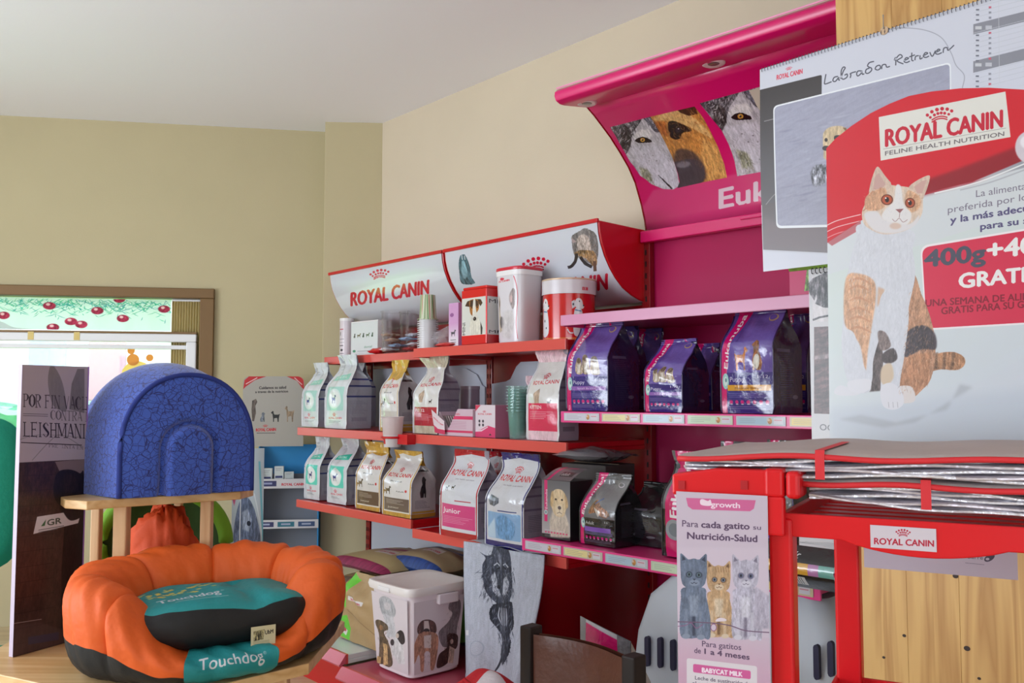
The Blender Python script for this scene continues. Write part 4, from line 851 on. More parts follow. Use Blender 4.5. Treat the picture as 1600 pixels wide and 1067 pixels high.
# MINI tin
a0, a1 = A(R, 721, -.035, 500), A(R, 760, -.035, 500); h = zat(R, 740, 452, -.035)-S1; w = a1-a0
c = Cv(300, 420, (222, 220, 214)); c.r(0, 0, 300, 60, (222, 36, 34)); c.r(0, 352, 300, 420, (222, 30, 36)); c.r(0, 346, 300, 352, (236, 232, 226))
c.p([(110, 350), (100, 280), (120, 210), (200, 200), (236, 260), (240, 350)], (226, 220, 206), fur=.12, sm=False, soft=2); c.p([(236, 250), (262, 300), (258, 350), (240, 350)], (70, 64, 62), fur=.3)
c.p([(40, 120), (70, 84), (110, 78), (120, 100), (100, 130), (78, 126)], (80, 54, 40), fur=.3); c.p([(180, 74), (240, 80), (262, 110), (236, 134), (216, 110)], (80, 54, 40), fur=.3)
c.p([(96, 90), (130, 74), (180, 74), (214, 96), (216, 150), (190, 180), (160, 210), (130, 200), (104, 170)], (180, 116, 60), fur=.25, sm=True); c.p([(110, 80), (146, 78), (150, 130), (100, 130)], (70, 50, 42), fur=.3, soft=3); c.p([(172, 78), (210, 90), (214, 130), (176, 130)], (80, 56, 44), fur=.3, soft=3)
c.p([(148, 76), (170, 76), (178, 150), (196, 210), (170, 246), (140, 230), (136, 180)], (228, 222, 210), fur=.1, sm=True); c.e(128, 138, 8, 6, (30, 22, 20)); c.e(196, 138, 8, 6, (30, 22, 20)); c.e(164, 226, 20, 15, (50, 40, 38), soft=1); c.e(158, 222, 5, 4, (150, 140, 140))
c.t('MINI', 44, 346, 44, 250, 34, (40, 36, 40), up=(-1, 0)); tiny(c, 14, 120, 30, 1)
c2 = Cv(140, 420, (206, 204, 202)); c2.r(0, 0, 140, 60, (206, 30, 32)); c2.r(0, 352, 140, 420, (190, 24, 30)); c2.t('MINI', 10, 110, 130, 110, 30, (60, 56, 60)); c2.p([(70, 150), (120, 130), (130, 330), (60, 330), (90, 250)], (80, 76, 78), fur=.8); c2.t('MINI', 10, 340, 130, 340, 22, (60, 56, 60))
t = thing('kibble_tin', 'square tin with red bands and a terrier portrait reading mini', 'tin', R.P((a0+a1)/2, -.035, S1), R.ang); D = w*.82
mb = MB(); mb.box(-w/2, w/2, 0, D, 0, h); mb.quad([(-w/2+.004, -.0008, 0.002), (w/2-.004, -.0008, .002), (w/2-.004, -.0008, h-.002), (-w/2+.004, -.0008, h-.002)], 1)
mb.quad([(w/2+.0008, .004, .002), (w/2+.0008, D-.004, .002), (w/2+.0008, D-.004, h-.002), (w/2+.0008, .004, h-.002)], 2)
mb.build('tin_body', [mat('tin_red', (206, 30, 32), .25, metal=.2, coat=.4), c.mat('mini_front', .25, coat=.5), c2.mat('mini_side', .25, coat=.5)], t, fix=False, bevel=.004)
mb = MB(); mb.prism([(-w/2+.004, .004), (w/2-.004, .004), (w/2-.004, D-.004), (-w/2+.004, D-.004)], h, h+.012); mb.build('tin_lid', mat('tin_lid_red', (214, 34, 34), .25, metal=.2, coat=.4), t, bevel=.004)
# white container with red lid
a, r = rad(R, 777, 846, -.13); r *= .93; zt = zat(R, 812, 424, -.13); h = zt-S1
c = Cv(900, 420, (226, 220, 226))
# front of the lathe that faces the camera is around u .62-.9
def fx(t_): return 900*(.67+.48*t_)
c.logo(fx(.04), 70, fx(.2), 66, 10, (214, 40, 60), .03, False); c.e(fx(.12), 50, 12, 8, (220, 60, 80))
c.l([(fx(.27), 40), (fx(.34), 90), (fx(.38), 160), (fx(.35), 250), (fx(.33), 320), (fx(.38), 400)], 9, (206, 50, 70), sm=True)
c.p([(fx(.02), 160), (fx(.05), 150), (fx(.08), 170), (fx(.07), 240), (fx(.11), 290), (fx(.13), 330), (fx(.1), 350), (fx(.02), 340)], (186, 170, 150), sm=True, fur=.2, soft=2)
c.e(fx(.1), 300, 18, 34, (90, 84, 86), fur=.3, soft=3); c.p([(fx(.2), 140), (fx(.25), 110), (fx(.31), 130), (fx(.3), 200), (fx(.24), 230), (fx(.2), 190)], (160, 146, 146), sm=True, fur=.3, soft=1); c.e(fx(.22), 170, 8, 22, (220, 190, 190), soft=2)
c.p([(fx(.13), 240), (fx(.24), 230), (fx(.3), 300), (fx(.2), 400), (fx(.1), 380)], (214, 208, 210), soft=6, fur=.1); c.e(fx(.05), 190, 9, 22, (120, 104, 90), soft=3)
t = thing('storage_container', 'tall white plastic container with red lid between the two tins', 'container', R.P(a, -.13, S1), R.ang)
def rsq(r, z, n=40, k=4., sy=.9): return [(r*math.copysign(abs(math.cos(q))**(2/k), math.cos(q)), sy*r*math.copysign(abs(math.sin(q))**(2/k), math.sin(q)), z) for q in (2*PI*i/n for i in range(n))]
def loft(mb, rings, mi=0, caps=True, uv=True):
    n = len(rings[0]); vs = [p for r_ in rings for p in r_]; fs = []; us = []; z0 = rings[0][0][2]; zz = rings[-1][0][2]-z0 or 1
    for j in range(len(rings)-1):
        for i in range(n):
            fs.append((j*n+i, j*n+(i+1) % n, (j+1)*n+(i+1) % n, (j+1)*n+i)); va = (rings[j][0][2]-z0)/zz; vb = (rings[j+1][0][2]-z0)/zz
            us.append([(i/n, va), ((i+1)/n, va), ((i+1)/n, vb), (i/n, vb)])
    if caps: fs += [list(range(n))[::-1], [(len(rings)-1)*n+i for i in range(n)]]; us += [None, None]
    return mb.add(vs, fs, mi, us)
mb = MB(); loft(mb, [rsq(r*.86, 0), rsq(r*.88, .01), rsq(r*.97, h-.01), rsq(r*.97, h)]); mb.build('container_body', c.mat('container', .3, coat=.3), t, smooth='auto')
mb = MB(); loft(mb, [rsq(r*1.0, h-.002), rsq(r*1.02, h+.004), rsq(r*1.0, h+.01), rsq(r*.9, h+.012)]); mb.build('container_lid', mat('red_lid', (204, 36, 60), .3, coat=.3), t, smooth='auto')
mb = MB(); loft(mb, [rsq(r*1.0, h-.022), rsq(r*1.01, h-.003)]); mb.build('container_collar', white_pl, t, smooth='auto')
# round red tin
a, r = rad(R, 847, 932, -.18); zt = zat(R, 890, 440, -.18); h = zt-S1
c = Cv(1000, 330, (206, 20, 26)); c.r(0, 0, 1000, 12, (226, 140, 60)); c.r(0, 316, 1000, 330, (226, 120, 60))
for ux, s in ((.70, 1.15), (.935, 1.), (.2, 1.)):
    x = 1000*ux; c.e(x, 130, 26*s, 30*s, (228, 226, 230)); c.p([(x-26*s, 110), (x-44*s, 120), (x-42*s, 160), (x-22*s, 150)], (214, 212, 220)); c.e(x+18*s, 146, 18*s, 14*s, (228, 226, 230)); c.e(x+32*s, 140, 5*s, 5*s, (40, 36, 40)); c.e(x-34*s, 135, 5*s, 7*s, (60, 60, 70)); c.e(x+4, 118, 4*s, 5*s, (30, 30, 36)); c.p([(x-26*s, 165), (x+20*s, 168), (x+30*s, 290), (x-30*s, 300)], (226, 224, 230), sm=True); c.l([(x-24*s, 166), (x+18*s, 172)], 6, (60, 110, 160)); c.e(x-8, 220, 6, 8, (60, 60, 70)); c.e(x+10, 260, 6, 6, (60, 60, 70)); c.l([(x-34*s, 292), (x-56*s, 290), (x-70*s, 270)], 7, (226, 224, 230), sm=True)
t = thing('round_tin', 'large round red tin printed with white spotted puppies', 'tin', R.P(a, -.18, S1), R.ang)
mb = MB(); mb.lathe([(r*.965, 0), (r*.965, h*.98)], 48); mb.build('tin_body', c.mat('round_tin', .2, coat=.6), t, smooth='auto')
c = Cv(1000, 60, (222, 214, 220)); c.logo(955, 46, 995, 46, 14, (210, 50, 70), .04, False)
mb = MB(); mb.lathe([(r, h-.055), (r*1.0, h-.003)], 48, caps=False); mb.lathe([(r*.99, h-.002), (r*.97, h), (.001, h-.004)], 48); mb.build('tin_lid', c.mat('tin_lid_band', .25, coat=.5), t, smooth='auto')
mb = MB(); mb.tube([((r*.975)*math.cos(2*PI*k/40), (r*.975)*math.sin(2*PI*k/40), h) for k in range(40)], .004, 6, closed=True); mb.build('lid_rim', mat('lid_rim_gold', (222, 190, 160), .25, metal=.4), t, smooth=True)
# ---------------- middle shelf
Z = 1.238
a0, a1 = A(R, 743, -.03, 660), A(R, 774, -.03, 660); h = zat(R, 757, 633, -.03)-Z; w = a1-a0
c = Cv(220, 300, (222, 206, 214)); c.p([(0, 0), (60, 0), (0, 60)], (206, 60, 90)); c.logo(30, 92, 180, 90, 16, (206, 60, 80), .03, True)
for i in range(2):
    for j in range(2): c.e(46+i*40, 150+j*36, 11, 14, (70, 60, 70), fur=.3)
c.p([(0, 300), (0, 240), (60, 230), (140, 190), (220, 210), (220, 300)], (214, 60, 110)); c.p([(0, 238), (70, 232), (140, 196), (140, 206), (70, 246), (0, 252)], (232, 210, 220)); c.p([(150, 280), (166, 262), (180, 280)], (40, 30, 36))
t = thing('food_carton', 'small white and pink carton beside the open sachet dispenser', 'box', R.P((a0+a1)/2, -.03, Z), R.ang)
mb = MB(); mb.box(-w/2, w/2, 0, .09, 0, h); mb.quad([(-w/2, -.0008, 0), (w/2, -.0008, 0), (w/2, -.0008, h), (-w/2, -.0008, h)], 1); mb.build('box_body', [mat('mauve_card', (190, 120, 150), .5), c.mat('food_carton', .35)], t, fix=False)
mb = MB(); mb.box(-w/2, w/2, 0, .09, h, h+.001); mb.build('top_flap', mat('pale_card', (214, 190, 204), .5), t)
# dispenser with sachets
a0, a1 = A(R, 686, -.02, 670), A(R, 739, -.02, 670); h = zat(R, 735, 640, -.02)-Z; w = a1-a0; D = .10
t = thing('sachet_dispenser', 'open pink and white card dispenser filled with slanted sachets', 'box', R.P((a0+a1)/2, -.02, Z), R.ang)
c = Cv(320, 240, (206, 176, 190)); c.r(40, 60, 320, 90, (214, 50, 100)); c.r(0, 190, 320, 210, (206, 50, 96)); c.logo(60, 50, 200, 50, 14, (200, 60, 80), .03, False); [c.r(90, 110+k*14, 260, 114+k*14, (190, 140, 160)) for k in range(5)]
mb = MB(); vs = [(-w/2, -.001, 0), (w/2, -.001, 0), (w/2, -.001, h), (w*.06, -.001, h), (-w*.2, -.001, h*.28), (-w*.48, -.001, h*.9), (-w/2, -.001, h*.9)]
mb.add(vs, [list(range(7))], 0, [[((x/w)+.5, z/h) for x, y, z in vs]]); mb.add([(x, y+.0025, z) for x, y, z in vs], [list(range(7))[::-1]], 1); mb.build('front_panel', [c.mat('dispenser', .4), mat('card_pale', (214, 196, 206), .6)], t, fix=False)
cm = mat('dispenser_card', (208, 178, 194), .5)
mb = MB(); mb.box(-w/2, w/2, D-.002, D, 0, h); mb.build('rear_panel', cm, t); mb = MB(); mb.box(w/2-.002, w/2, .002, D-.002, 0, h); mb.build('side_panel', cm, t); mb = MB(); mb.box(-w/2, -w/2+.002, .002, D-.002, 0, h*.9); mb.build('side_panel', cm, t)
mb = MB(); mb.box(-w/2+.002, w/2-.002, .002, D-.002, 0, .002); mb.build('bottom_panel', cm, t)
smt = mat('sachet_foil', (176, 160, 160), .3, metal=.3, coat=.4)
for k in range(8):
    mb = MB(); mb.box(-.004, .0, .01, D-.008, 0, h*.82); o = mb.build('food_sachet', smt, loc=R.P((a0+a1)/2-w*.36+k*.016, -.02, Z+.006), rotz=R.ang, bevel=.001); o.rotation_euler[1] = -.55
    tag(o, 'slanted silver grey sachet inside the open card dispenser', 'sachet', 'sachets in the dispenser')
c = Cv(100, 120, (226, 206, 214)); c.r(0, 80, 100, 120, (210, 60, 100)); c.logo(10, 40, 90, 40, 10, (206, 50, 80), .03, False)
mb = MB(); x0 = -w/2-.012; mb.quad([(x0, -.012, h*.1), (x0+.07, -.012, 0.004), (x0+.075, -.02, h*.55), (x0+.0, -.03, h*.98)]); o = mb.build('price_tag', c.mat('price_flag', .4), loc=R.P((a0+a1)/2, -.02, Z), rotz=R.ang); s_ = o.modifiers.new('s', 'SOLIDIFY'); s_.thickness = .001; tag(o, 'white and pink printed card leaning on the sachet dispenser', 'card')
a, r = rad(R, 719, 750, -.28); h = zat(R, 735, 604, -.28)-Z
t = thing('grey_canister', 'round grey canister at the back of the middle shelf behind the sachets', 'tin', R.P(a, -.28, Z), R.ang); cg = mat('grey_tin', (150, 130, 146), .35, coat=.3)
mb = MB(); mb.lathe([(r*.97, 0), (r*.97, h)], 32); mb.build('can_body', cg, t, smooth='auto'); mb = MB(); mb.lathe([(r, h-.012), (r, h+.002), (.001, h+.003)], 32); mb.build('can_lid', mat('grey_tin_lid', (168, 148, 162), .3, coat=.3), t, smooth='auto')
# cup hanging in a red ring at the shelf edge
a, r = rad(R, 596, 632, .045); zt = zat(R, 614, 651, .045); zb = zat(R, 614, 698, .045)
t = thing('scoop_cup', 'clear measuring cup held in a red clip on the shelf edge', 'cup', R.P(a, .045, zb), R.ang)
cc = Cv(300, 200, (226, 206, 208)); cc.r(0, 120, 300, 200, (232, 226, 228)); cc.r(150, 140, 230, 180, (206, 40, 50)); cc.r(20, 140, 90, 180, (206, 40, 50)); cm_ = cc.mat('scoop_cup', .15, coat=.4); cm_.node_tree.nodes['Principled BSDF'].inputs['Alpha'].default_value = .8
mb = MB(); mb.lathe([(r*.74, 0), (r*.97, zt-zb-.004), (r*1.02, zt-zb-.002), (r*1.02, zt-zb)], 30, caps=False); mb.lathe([(.001, .0005), (r*.74, .001)], 30, caps=False); mb.build('cup_wall', cm_, t, smooth='auto')
mb = MB(); zc = 1.222-zb
mb.tube([(r*.93*math.cos(2*PI*k/30), r*.93*math.sin(2*PI*k/30), zc) for k in range(30)], .005, 8, closed=True); mb.box(r*.7, r*.7+.075, .0, .044, zc-.028, zc+.014); mb.build('red_clip', red_metal, t, smooth='auto')
mb = MB(); mb.lathe([(.001, 0.002), (r*.7, .003), (r*.76, .03), (.001, .034)], 20); mb.build('kibble_sample', mat('pale_powder', (214, 176, 170), .9), t, smooth=True)
# ---------------- base decks: sacks, bin
sack_brown = mat('brown_kraft_sack', (176, 146, 104), .6, var=.08, scale=10, bump=.35, bscale=9)
c = Cv(300, 420, (182, 150, 108), homog([(528, 893), (590, 893), (590, 1012), (522, 1012)], 300, 420))
c.p([(524, 893), (545, 903), (538, 930), (543, 948), (524, 944)], (110, 206, 60)); c.p([(518, 975), (541, 962), (548, 985), (540, 1012), (514, 1006)], (112, 204, 66)); c.rr([(544, 926), (571, 930), (568, 938), (542, 934)], 2, (232, 226, 226)); c.logo(547, 934, 566, 937, 4, (200, 60, 80), .03, False)
c.p([(528, 985), (540, 992), (535, 1004), (526, 996)], (226, 220, 214)); c.e(534, 992, 3, 4, (200, 70, 90)); c.l([(545, 950), (575, 975), (590, 985)], 1.2, (140, 112, 78), soft=1)
bag('brown kraft sack with bright green stripe standing beside the white bin', R, 530, 590, 893, .37, .2, .16, c.mat('green_sack', .5, bump=.5, bscale=14), sack_brown, 70, None, base=1010, neck=.05, wr=2.5, name='kraft_sack', seam=mat('kraft_seam', (190, 160, 112), .6), taper=(.7, 1.05), topw=.9, fin=.03)
def sack(label, px0, px1, b0, b1, z, h, top, sd, trim):
    c = Cv(300, 200, top); c.r(0, 0, 300, 26, trim, fur=.2); c.r(0, 176, 300, 200, trim, fur=.2); c.l([(0, 60), (120, 90), (300, 50)], 14, trim, sm=True); c.r(110, 100, 200, 130, (214, 206, 200)); c.logo(118, 122, 192, 122, 10, (196, 60, 80), .03, False)
    pouch(label, R, A(R, px0, b0, 890), A(R, px1, b0, 890), b0, b1, z, h, c.mat('lying_sack', .45, bump=.3, bscale=12), sd, 'sack', 'kraft_sack', 'big sacks lying stacked at the back')
sack('tan sack with dull magenta ends lying on the pile, far left', 506, 596, .10, -.34, .60, .09, (186, 168, 124), 81, (150, 50, 90))
sack('tan sack with blue edges lying on the pile, behind the bin', 592, 682, -.03, -.36, .60, .12, (176, 156, 120), 82, (48, 76, 140))
for k in range(2):
    sack(['brown sack at the bottom of the left pile behind the kraft sack', 'brown sack in the middle of the left pile behind the kraft sack'][k], 508, 592, .08, -.36, .37+k*.115, .11, (170, 140, 100), 83+k, (120, 100, 80))
    sack(['blue ended sack at the bottom of the pile behind the white bin', 'blue ended sack in the middle of the pile behind the white bin'][k], 596, 684, -.03, -.36, .37+k*.115, .11, (150, 136, 120), 86+k, (52, 84, 150))
sack('dark green sack lying at the back right of the pile', 688, 730, -.06, -.36, .33, .33, (44, 62, 40), 88, (90, 170, 60))
# white bin
zb = .329; la, lb = R.hz(585, 1042, zb); ca, cb = R.hz(644, 1064, zb); ra, rb = R.hz(725, 1045, zb)
w = ca-la; D = cb-rb; ang = -math.atan2(cb-lb, ca-la); ztop = zat(R, 644, 925, cb+.012); h = ztop-zb
t = thing('food_bin', 'white square bin with lid printed with puppies on the low deck', 'bin', R.P((la+ca)/2, (lb+cb)/2, zb), R.ang)
FB = Fr((t.location.x, t.location.y), R.ang); ex = .022
def bring(e, z, n=48):
    hw = w/2+e; hd = D/2+e; cx, cy = 0, D/2; out = []
    for i in range(n):
        q = 2*PI*(i+.5)/n; k = 7.; out.append((cx+hw*math.copysign(abs(math.cos(q))**(2/k), math.cos(q)), cy+hd*math.copysign(abs(math.sin(q))**(2/k), math.sin(q)), z))
    return out
mb = MB(); loft(mb, [bring(-.012, 0), bring(0, .008), bring(ex, h-.004)]); mb.build('bin_body', mat('bin_white', (228, 216, 222), .4, coat=.15), t, smooth='auto')
mb = MB(); loft(mb, [bring(ex+.001, h-.02), bring(ex+.012, h-.018), bring(ex+.016, h-.002), bring(ex+.012, h+.012), bring(ex+.002, h+.014), bring(ex-.012, h+.008)]); mb.build('bin_lid', mat('lid_white', (226, 218, 216), .4, coat=.15), t, smooth='auto')
for x0, x1, y in ((-.05, .03, -ex-.02),):
    mb = MB(); mb.box(x0, x1, y, y+.02, h-.016, h+.002); mb.build('lid_clip', white_pl, t, bevel=.004)
mb = MB(); mb.box(w/2+ex-.002, w/2+ex+.018, D*.42, D*.82, h-.06, h-.02); mb.build('side_handle', mat('bin_handle', (222, 210, 216), .4), t, bevel=.005)
# puppy prints on two faces (slightly proud, tapered like the wall)
def face_quad(side, cvs, u0, u1, v0, v1):
    e0 = ex*v0; e1 = ex*v1
    if side == 'f': f = lambda u, v: ((u-.5)*(w+2*(ex*v)), -ex*v-.0015, h*v)
    else: f = lambda u, v: (w/2+ex*v+.0015, -ex*v+u*(D+2*ex*v), h*v)
    mb = MB(); mb.quad([f(u0, v0), f(u1, v0), f(u1, v1), f(u0, v1)]); mb.build('puppy_print', cvs, t, fix=False)
c = Cv(260, 460, (227, 215, 221), homog([(583, 925), (636, 938), (637, 1056), (589, 1040)], 260, 460))
c.p([(595, 938), (602, 933), (612, 938), (618, 955), (614, 968), (600, 966), (595, 950)], (176, 176, 182), sm=True, fur=.2, soft=1); c.p([(600, 964), (614, 966), (618, 1000), (604, 1000)], (206, 204, 210), soft=4, fur=.1); c.e(606, 950, 5, 7, (206, 200, 204), soft=2)
c.p([(588, 978), (594, 974), (604, 980), (606, 988), (600, 994), (608, 1014), (613, 1040), (606, 1046), (598, 1042), (592, 1040), (593, 1000)], (104, 86, 70), sm=True, fur=.4, jit=1); c.p([(598, 1010), (604, 1012), (606, 1042), (599, 1044)], (206, 168, 120), fur=.3, soft=1); c.p([(590, 1030), (595, 1032), (595, 1041), (588, 1040)], (200, 160, 110), fur=.3); c.e(596, 986, 3, 4, (150, 110, 80), fur=.3)
c.p([(610, 1008), (616, 1000), (628, 1002), (632, 1040), (622, 1040), (612, 1026)], (222, 218, 222), fur=.15); c.p([(618, 996), (624, 988), (630, 992), (632, 1006), (626, 1010)], (50, 44, 50), sm=True, fur=.4); c.e(612, 1008, 3, 5, (60, 54, 60), soft=1); c.e(620, 997, 2.5, 4, (210, 190, 180))
c.st([(590, 978), (604, 980), (612, 1040), (594, 1038)], 60, 5, 95, [(60, 48, 40), (170, 130, 90)], .7, .5); c.st([(596, 940), (612, 938), (616, 998), (602, 998)], 70, 6, 95, [(150, 150, 158), (226, 224, 230)], .8, .5)
face_quad('f', c.mat('bin_print', .4, coat=.15), .06, .94, .06, .9)
c = Cv(420, 460, (227, 215, 221), homog([(652, 940), (722, 925), (716, 1038), (650, 1056)], 420, 460))
c.p([(702, 938), (708, 932), (716, 937), (717, 955), (712, 985), (714, 1010), (700, 1012), (690, 1010), (684, 990), (698, 972), (704, 958), (699, 950)], (130, 120, 126), sm=True, fur=.25)
c.p([(656, 980), (662, 970), (672, 968), (680, 974), (681, 988), (674, 994), (662, 994), (656, 990)], (96, 66, 62), sm=True, fur=.4); c.p([(665, 970), (671, 970), (673, 990), (664, 990)], (226, 210, 206), soft=1); c.e(668, 986, 4, 3.5, (60, 46, 48), soft=1)
c.p([(657, 992), (680, 990), (684, 1010), (680, 1044), (674, 1046), (672, 1022), (664, 1022), (664, 1048), (659, 1048), (657, 1024), (650, 1040), (646, 1036)], (190, 140, 116), fur=.3, jit=1); c.p([(664, 994), (674, 993), (673, 1014), (664, 1014)], (228, 214, 210), soft=2)
c.p([(697, 994), (704, 990), (714, 994), (713, 1012), (706, 1018), (700, 1036), (684, 1044), (686, 1024), (698, 1012)], (70, 48, 46), sm=True, fur=.4); c.p([(702, 1010), (710, 1014), (708, 1036), (700, 1036)], (206, 180, 166), fur=.3, soft=1); c.e(705, 1003, 2.5, 4, (216, 190, 180))
c.st([(656, 980), (680, 974), (682, 1040), (658, 1040)], 110, 6, 95, [(130, 84, 66), (216, 176, 150), (90, 60, 54)], .8, .45); c.st([(700, 938), (716, 940), (712, 1010), (690, 1008)], 90, 7, 95, [(96, 90, 96), (160, 152, 158)], .8, .5); c.st([(698, 994), (713, 994), (706, 1018), (688, 1042)], 70, 5, 95, [(40, 30, 30), (130, 90, 76)], .8, .5)
face_quad('s', c.mat('bin_print_side', .4, coat=.15), .06, .92, .06, .88)
# towel hanging from the shelf
M_ = planeM(R, .06, A(R, 728, .06, 850), A(R, 846, .06, 850), .18, .845, 420, 620)
tw0, tw1 = A(R, 728, .06, 850), A(R, 846, .06, 850)
c = Cv(420, 620, (190, 194, 208), M_); c.p([(720, 840), (860, 840), (860, 1100), (720, 1100)], (190, 194, 208), fur=.07)
dk = (66, 70, 84)
c.p([(747, 862), (757, 868), (764, 866), (770, 846), (776, 851), (783, 853), (792, 845), (797, 856), (802, 870), (804, 895), (806, 915), (804, 936), (798, 948), (778, 948), (764, 936), (756, 920), (753, 900), (752, 882), (756, 872)], dk, fur=.5, jit=1)
c.p([(764, 900), (769, 894), (773, 906), (773, 918), (780, 930), (774, 934), (766, 924)], (176, 180, 194), fur=.3, soft=1); c.p([(787, 905), (794, 900), (800, 908), (800, 918), (793, 930), (784, 930), (785, 918)], (186, 190, 204), fur=.3, soft=1); c.p([(776, 868), (780, 862), (784, 880), (781, 892)], (120, 124, 140), fur=.3, soft=2)
dks = [(40, 42, 54), (96, 100, 116), (60, 64, 78)]; lts = [(206, 210, 220), (150, 154, 170)]
c.st([(757, 864), (770, 850), (792, 848), (804, 880), (806, 915), (800, 944), (764, 938), (752, 900)], 260, 9, 100, dks+[(160, 164, 180)], 1.3, .5, 25); c.st([(760, 890), (774, 890), (780, 930), (764, 928)], 50, 9, 105, lts+dks, 1.1, .55, 20); c.st([(786, 890), (803, 896), (802, 926), (784, 930)], 50, 9, 75, lts+dks, 1.1, .55, 20); c.l([(768, 884), (774, 880), (779, 884)], 2.2, (186, 190, 204)); c.l([(787, 883), (792, 880), (798, 886)], 2.2, (186, 190, 204))
for pl_ in ([(748, 880), (760, 870), (764, 936), (752, 930)], [(800, 868), (808, 880), (808, 940), (800, 940)]): c.st(pl_, 50, 12, 100, dks, 1.3, .5, 25)
c.l([(774, 889), (780, 887)], 2.4, (30, 32, 40)); c.l([(788, 886), (794, 889)], 2.4, (30, 32, 40)); c.e(776, 918, 3.5, 3, (30, 32, 40)); c.l([(780, 892), (779, 912)], 3, (60, 64, 76), fur=.3)
c.p([(766, 946), (790, 942), (806, 940), (810, 960), (812, 980), (806, 992), (809, 1008), (803, 1028), (788, 1040), (780, 1024), (784, 1000), (772, 984), (762, 966)], (48, 50, 62), sm=True, fur=.6, jit=2)
c.st([(764, 946), (806, 944), (812, 985), (804, 1030), (786, 1034), (768, 980)], 240, 13, 95, dks+[(150, 154, 170)], 1.5, .6, 25)
for k in range(5): c.l([(776+k*5, 950), (774+k*6, 965), (782+k*4, 978)], [1, 3, 1], (176, 180, 194), sm=True)
c.l([(784, 1030), (776, 1040), (768, 1050)], [8, 5, 2], (48, 50, 62), sm=True); c.e(748, 1012, 9, 12, (170, 176, 192)); c.e(748, 1012, 7.5, 10.5, (190, 194, 208)); c.r(729, 984, 735, 992, (232, 232, 236))
t = thing('hanging_towel', 'grey towel with a dark wolf print hanging from the red shelf', 'towel', R.P(0, 0, 0), R.ang); tm = c.mat('wolf_towel', .9, bump=.35, bscale=220)
def tfn(u, v):
    x = tw0+(tw1-tw0)*(u*(1-.30*sst(.0, 1, 1-v)*sst(.3, 1, u))); z = .18+(.845-.18)*v
    if u < .34: z = max(z, .30+.05*sst(.25, 0., u))
    return (x, -.06-.012*math.sin(u*9+v*2)-.014*math.sin(u*16-v*3)*(1-v), z)
mb = MB(); mb.grid(tfn, 44, 50); o = mb.build('towel_cloth', tm, t, smooth=True); s_ = o.modifiers.new('s', 'SOLIDIFY'); s_.thickness = .005
mb = MB(); mb.grid(lambda u, v: (tw0+(tw1-tw0)*(.02+.96*u), -.058+.20*v, .847+.004*math.sin(u*14)*(1-v)), 20, 6); o = mb.build('towel_fold_over', tm, t, smooth=True)
mb = MB(); mb.tube([(tw0+.16, -.078, .235), (tw0+.175, -.085, .2), (tw0+.15, -.08, .16)], .006, 8); mb.build('hanging_loop', mat('white_cord', (226, 226, 230), .8), t, smooth=True)
# red fabric bag on the deck
c = Cv(300, 200, (206, 22, 36)); c.p([(130, 90), (300, 110), (300, 200), (130, 200)], (226, 214, 220)); c.t('ROYAL', 150, 180, 290, 186, 44, (200, 30, 50), .05)
t = thing('red_cloth_bag', 'red cloth bag with white printed panel lying on the low deck by the towel', 'bag', R.P(A(R, 770, .36, 1060), .36, .327), R.ang)
hz_ = zat(R, 740, 1036, .36)-.327
mb = MB(); mb.grid(lambda u, v: ((u-.5)*.42, (-.13+.26*v), hz_*(max(0, math.sin(PI*u))**.5)*(max(0, math.sin(PI*min(1, v*1.0)))**.45)*(1+.12*smooth_noise(u, v, 90))*(1.1-.35*u)), 30, 20); mb.build('cloth_body', c.mat('red_bag', .7, bump=.4, bscale=30), t, smooth=True)
mb = MB(); mb.tube([(-.02, -.1, hz_*.8), (.02, -.13, hz_*1.0), (.07, -.12, hz_*.9), (.1, -.09, hz_*.75)], .007, 8); mb.build('bag_handle', mat('red_strap', (190, 20, 34), .8), t, smooth=True)
# ---------------- chair, pink pouch, pet carrier
CH = FrVP(825, 1000, 2.25, -550); leather = mat('brown_leather', (84, 44, 32), .4, coat=.1, bump=.25, bscale=35, var=.12, scale=6); dkw = wood_mat('dark_wood', (34, 20, 17), (22, 13, 12), 1., 'Z', .6)
t = thing('brown_chair', 'dark wooden chair with brown leather back in front of the shelves', 'chair', CH.P(0, 0, FZ), CH.ang)
wl = A(CH, 838, 0, 1000); wr_ = A(CH, 978, 0, 1000); zt = zat(CH, 838, 990, 0)-FZ; zt2 = zat(CH, 826, 976, 0)-FZ; zt3 = zat(CH, 985, 1022, 0)-FZ
for x, z in ((wl-.02, zt2), (wr_+.02, zt3)):
    mb = MB(); mb.box(x-.018, x+.018, -.02, .025, 0, z); mb.build('back_post', dkw, t, bevel=.004)
mb = MB(); W2 = wr_-wl
def bk(sg): return lambda u, v: (wl+W2*u, sg*(.010+.014*(max(0., math.sin(PI*u))*max(0., math.sin(PI*v)))**.5)+.03*math.sin(PI*u), zt-.36+.36*v)
mb.grid(bk(-1), 24, 16); mb.grid(bk(1), 24, 16); mb.build('backrest', leather, t, smooth=True)
mb = MB(); mb.box(wl-.04, wr_+.04, -.44, .02, .24, .30); mb.build('seat', leather, t, bevel=.02)
for x in (wl-.02, wr_+.02): mb = MB(); mb.box(x-.018, x+.018, -.42, -.385, 0, .24); mb.build('leg', dkw, t, bevel=.003)
t = thing('pink_pouch', 'magenta and silver foil pouch leaning behind the brown chair', 'bag', E.P(A(E, 945, .5, 1000), .50, .5), E.ang+.12)
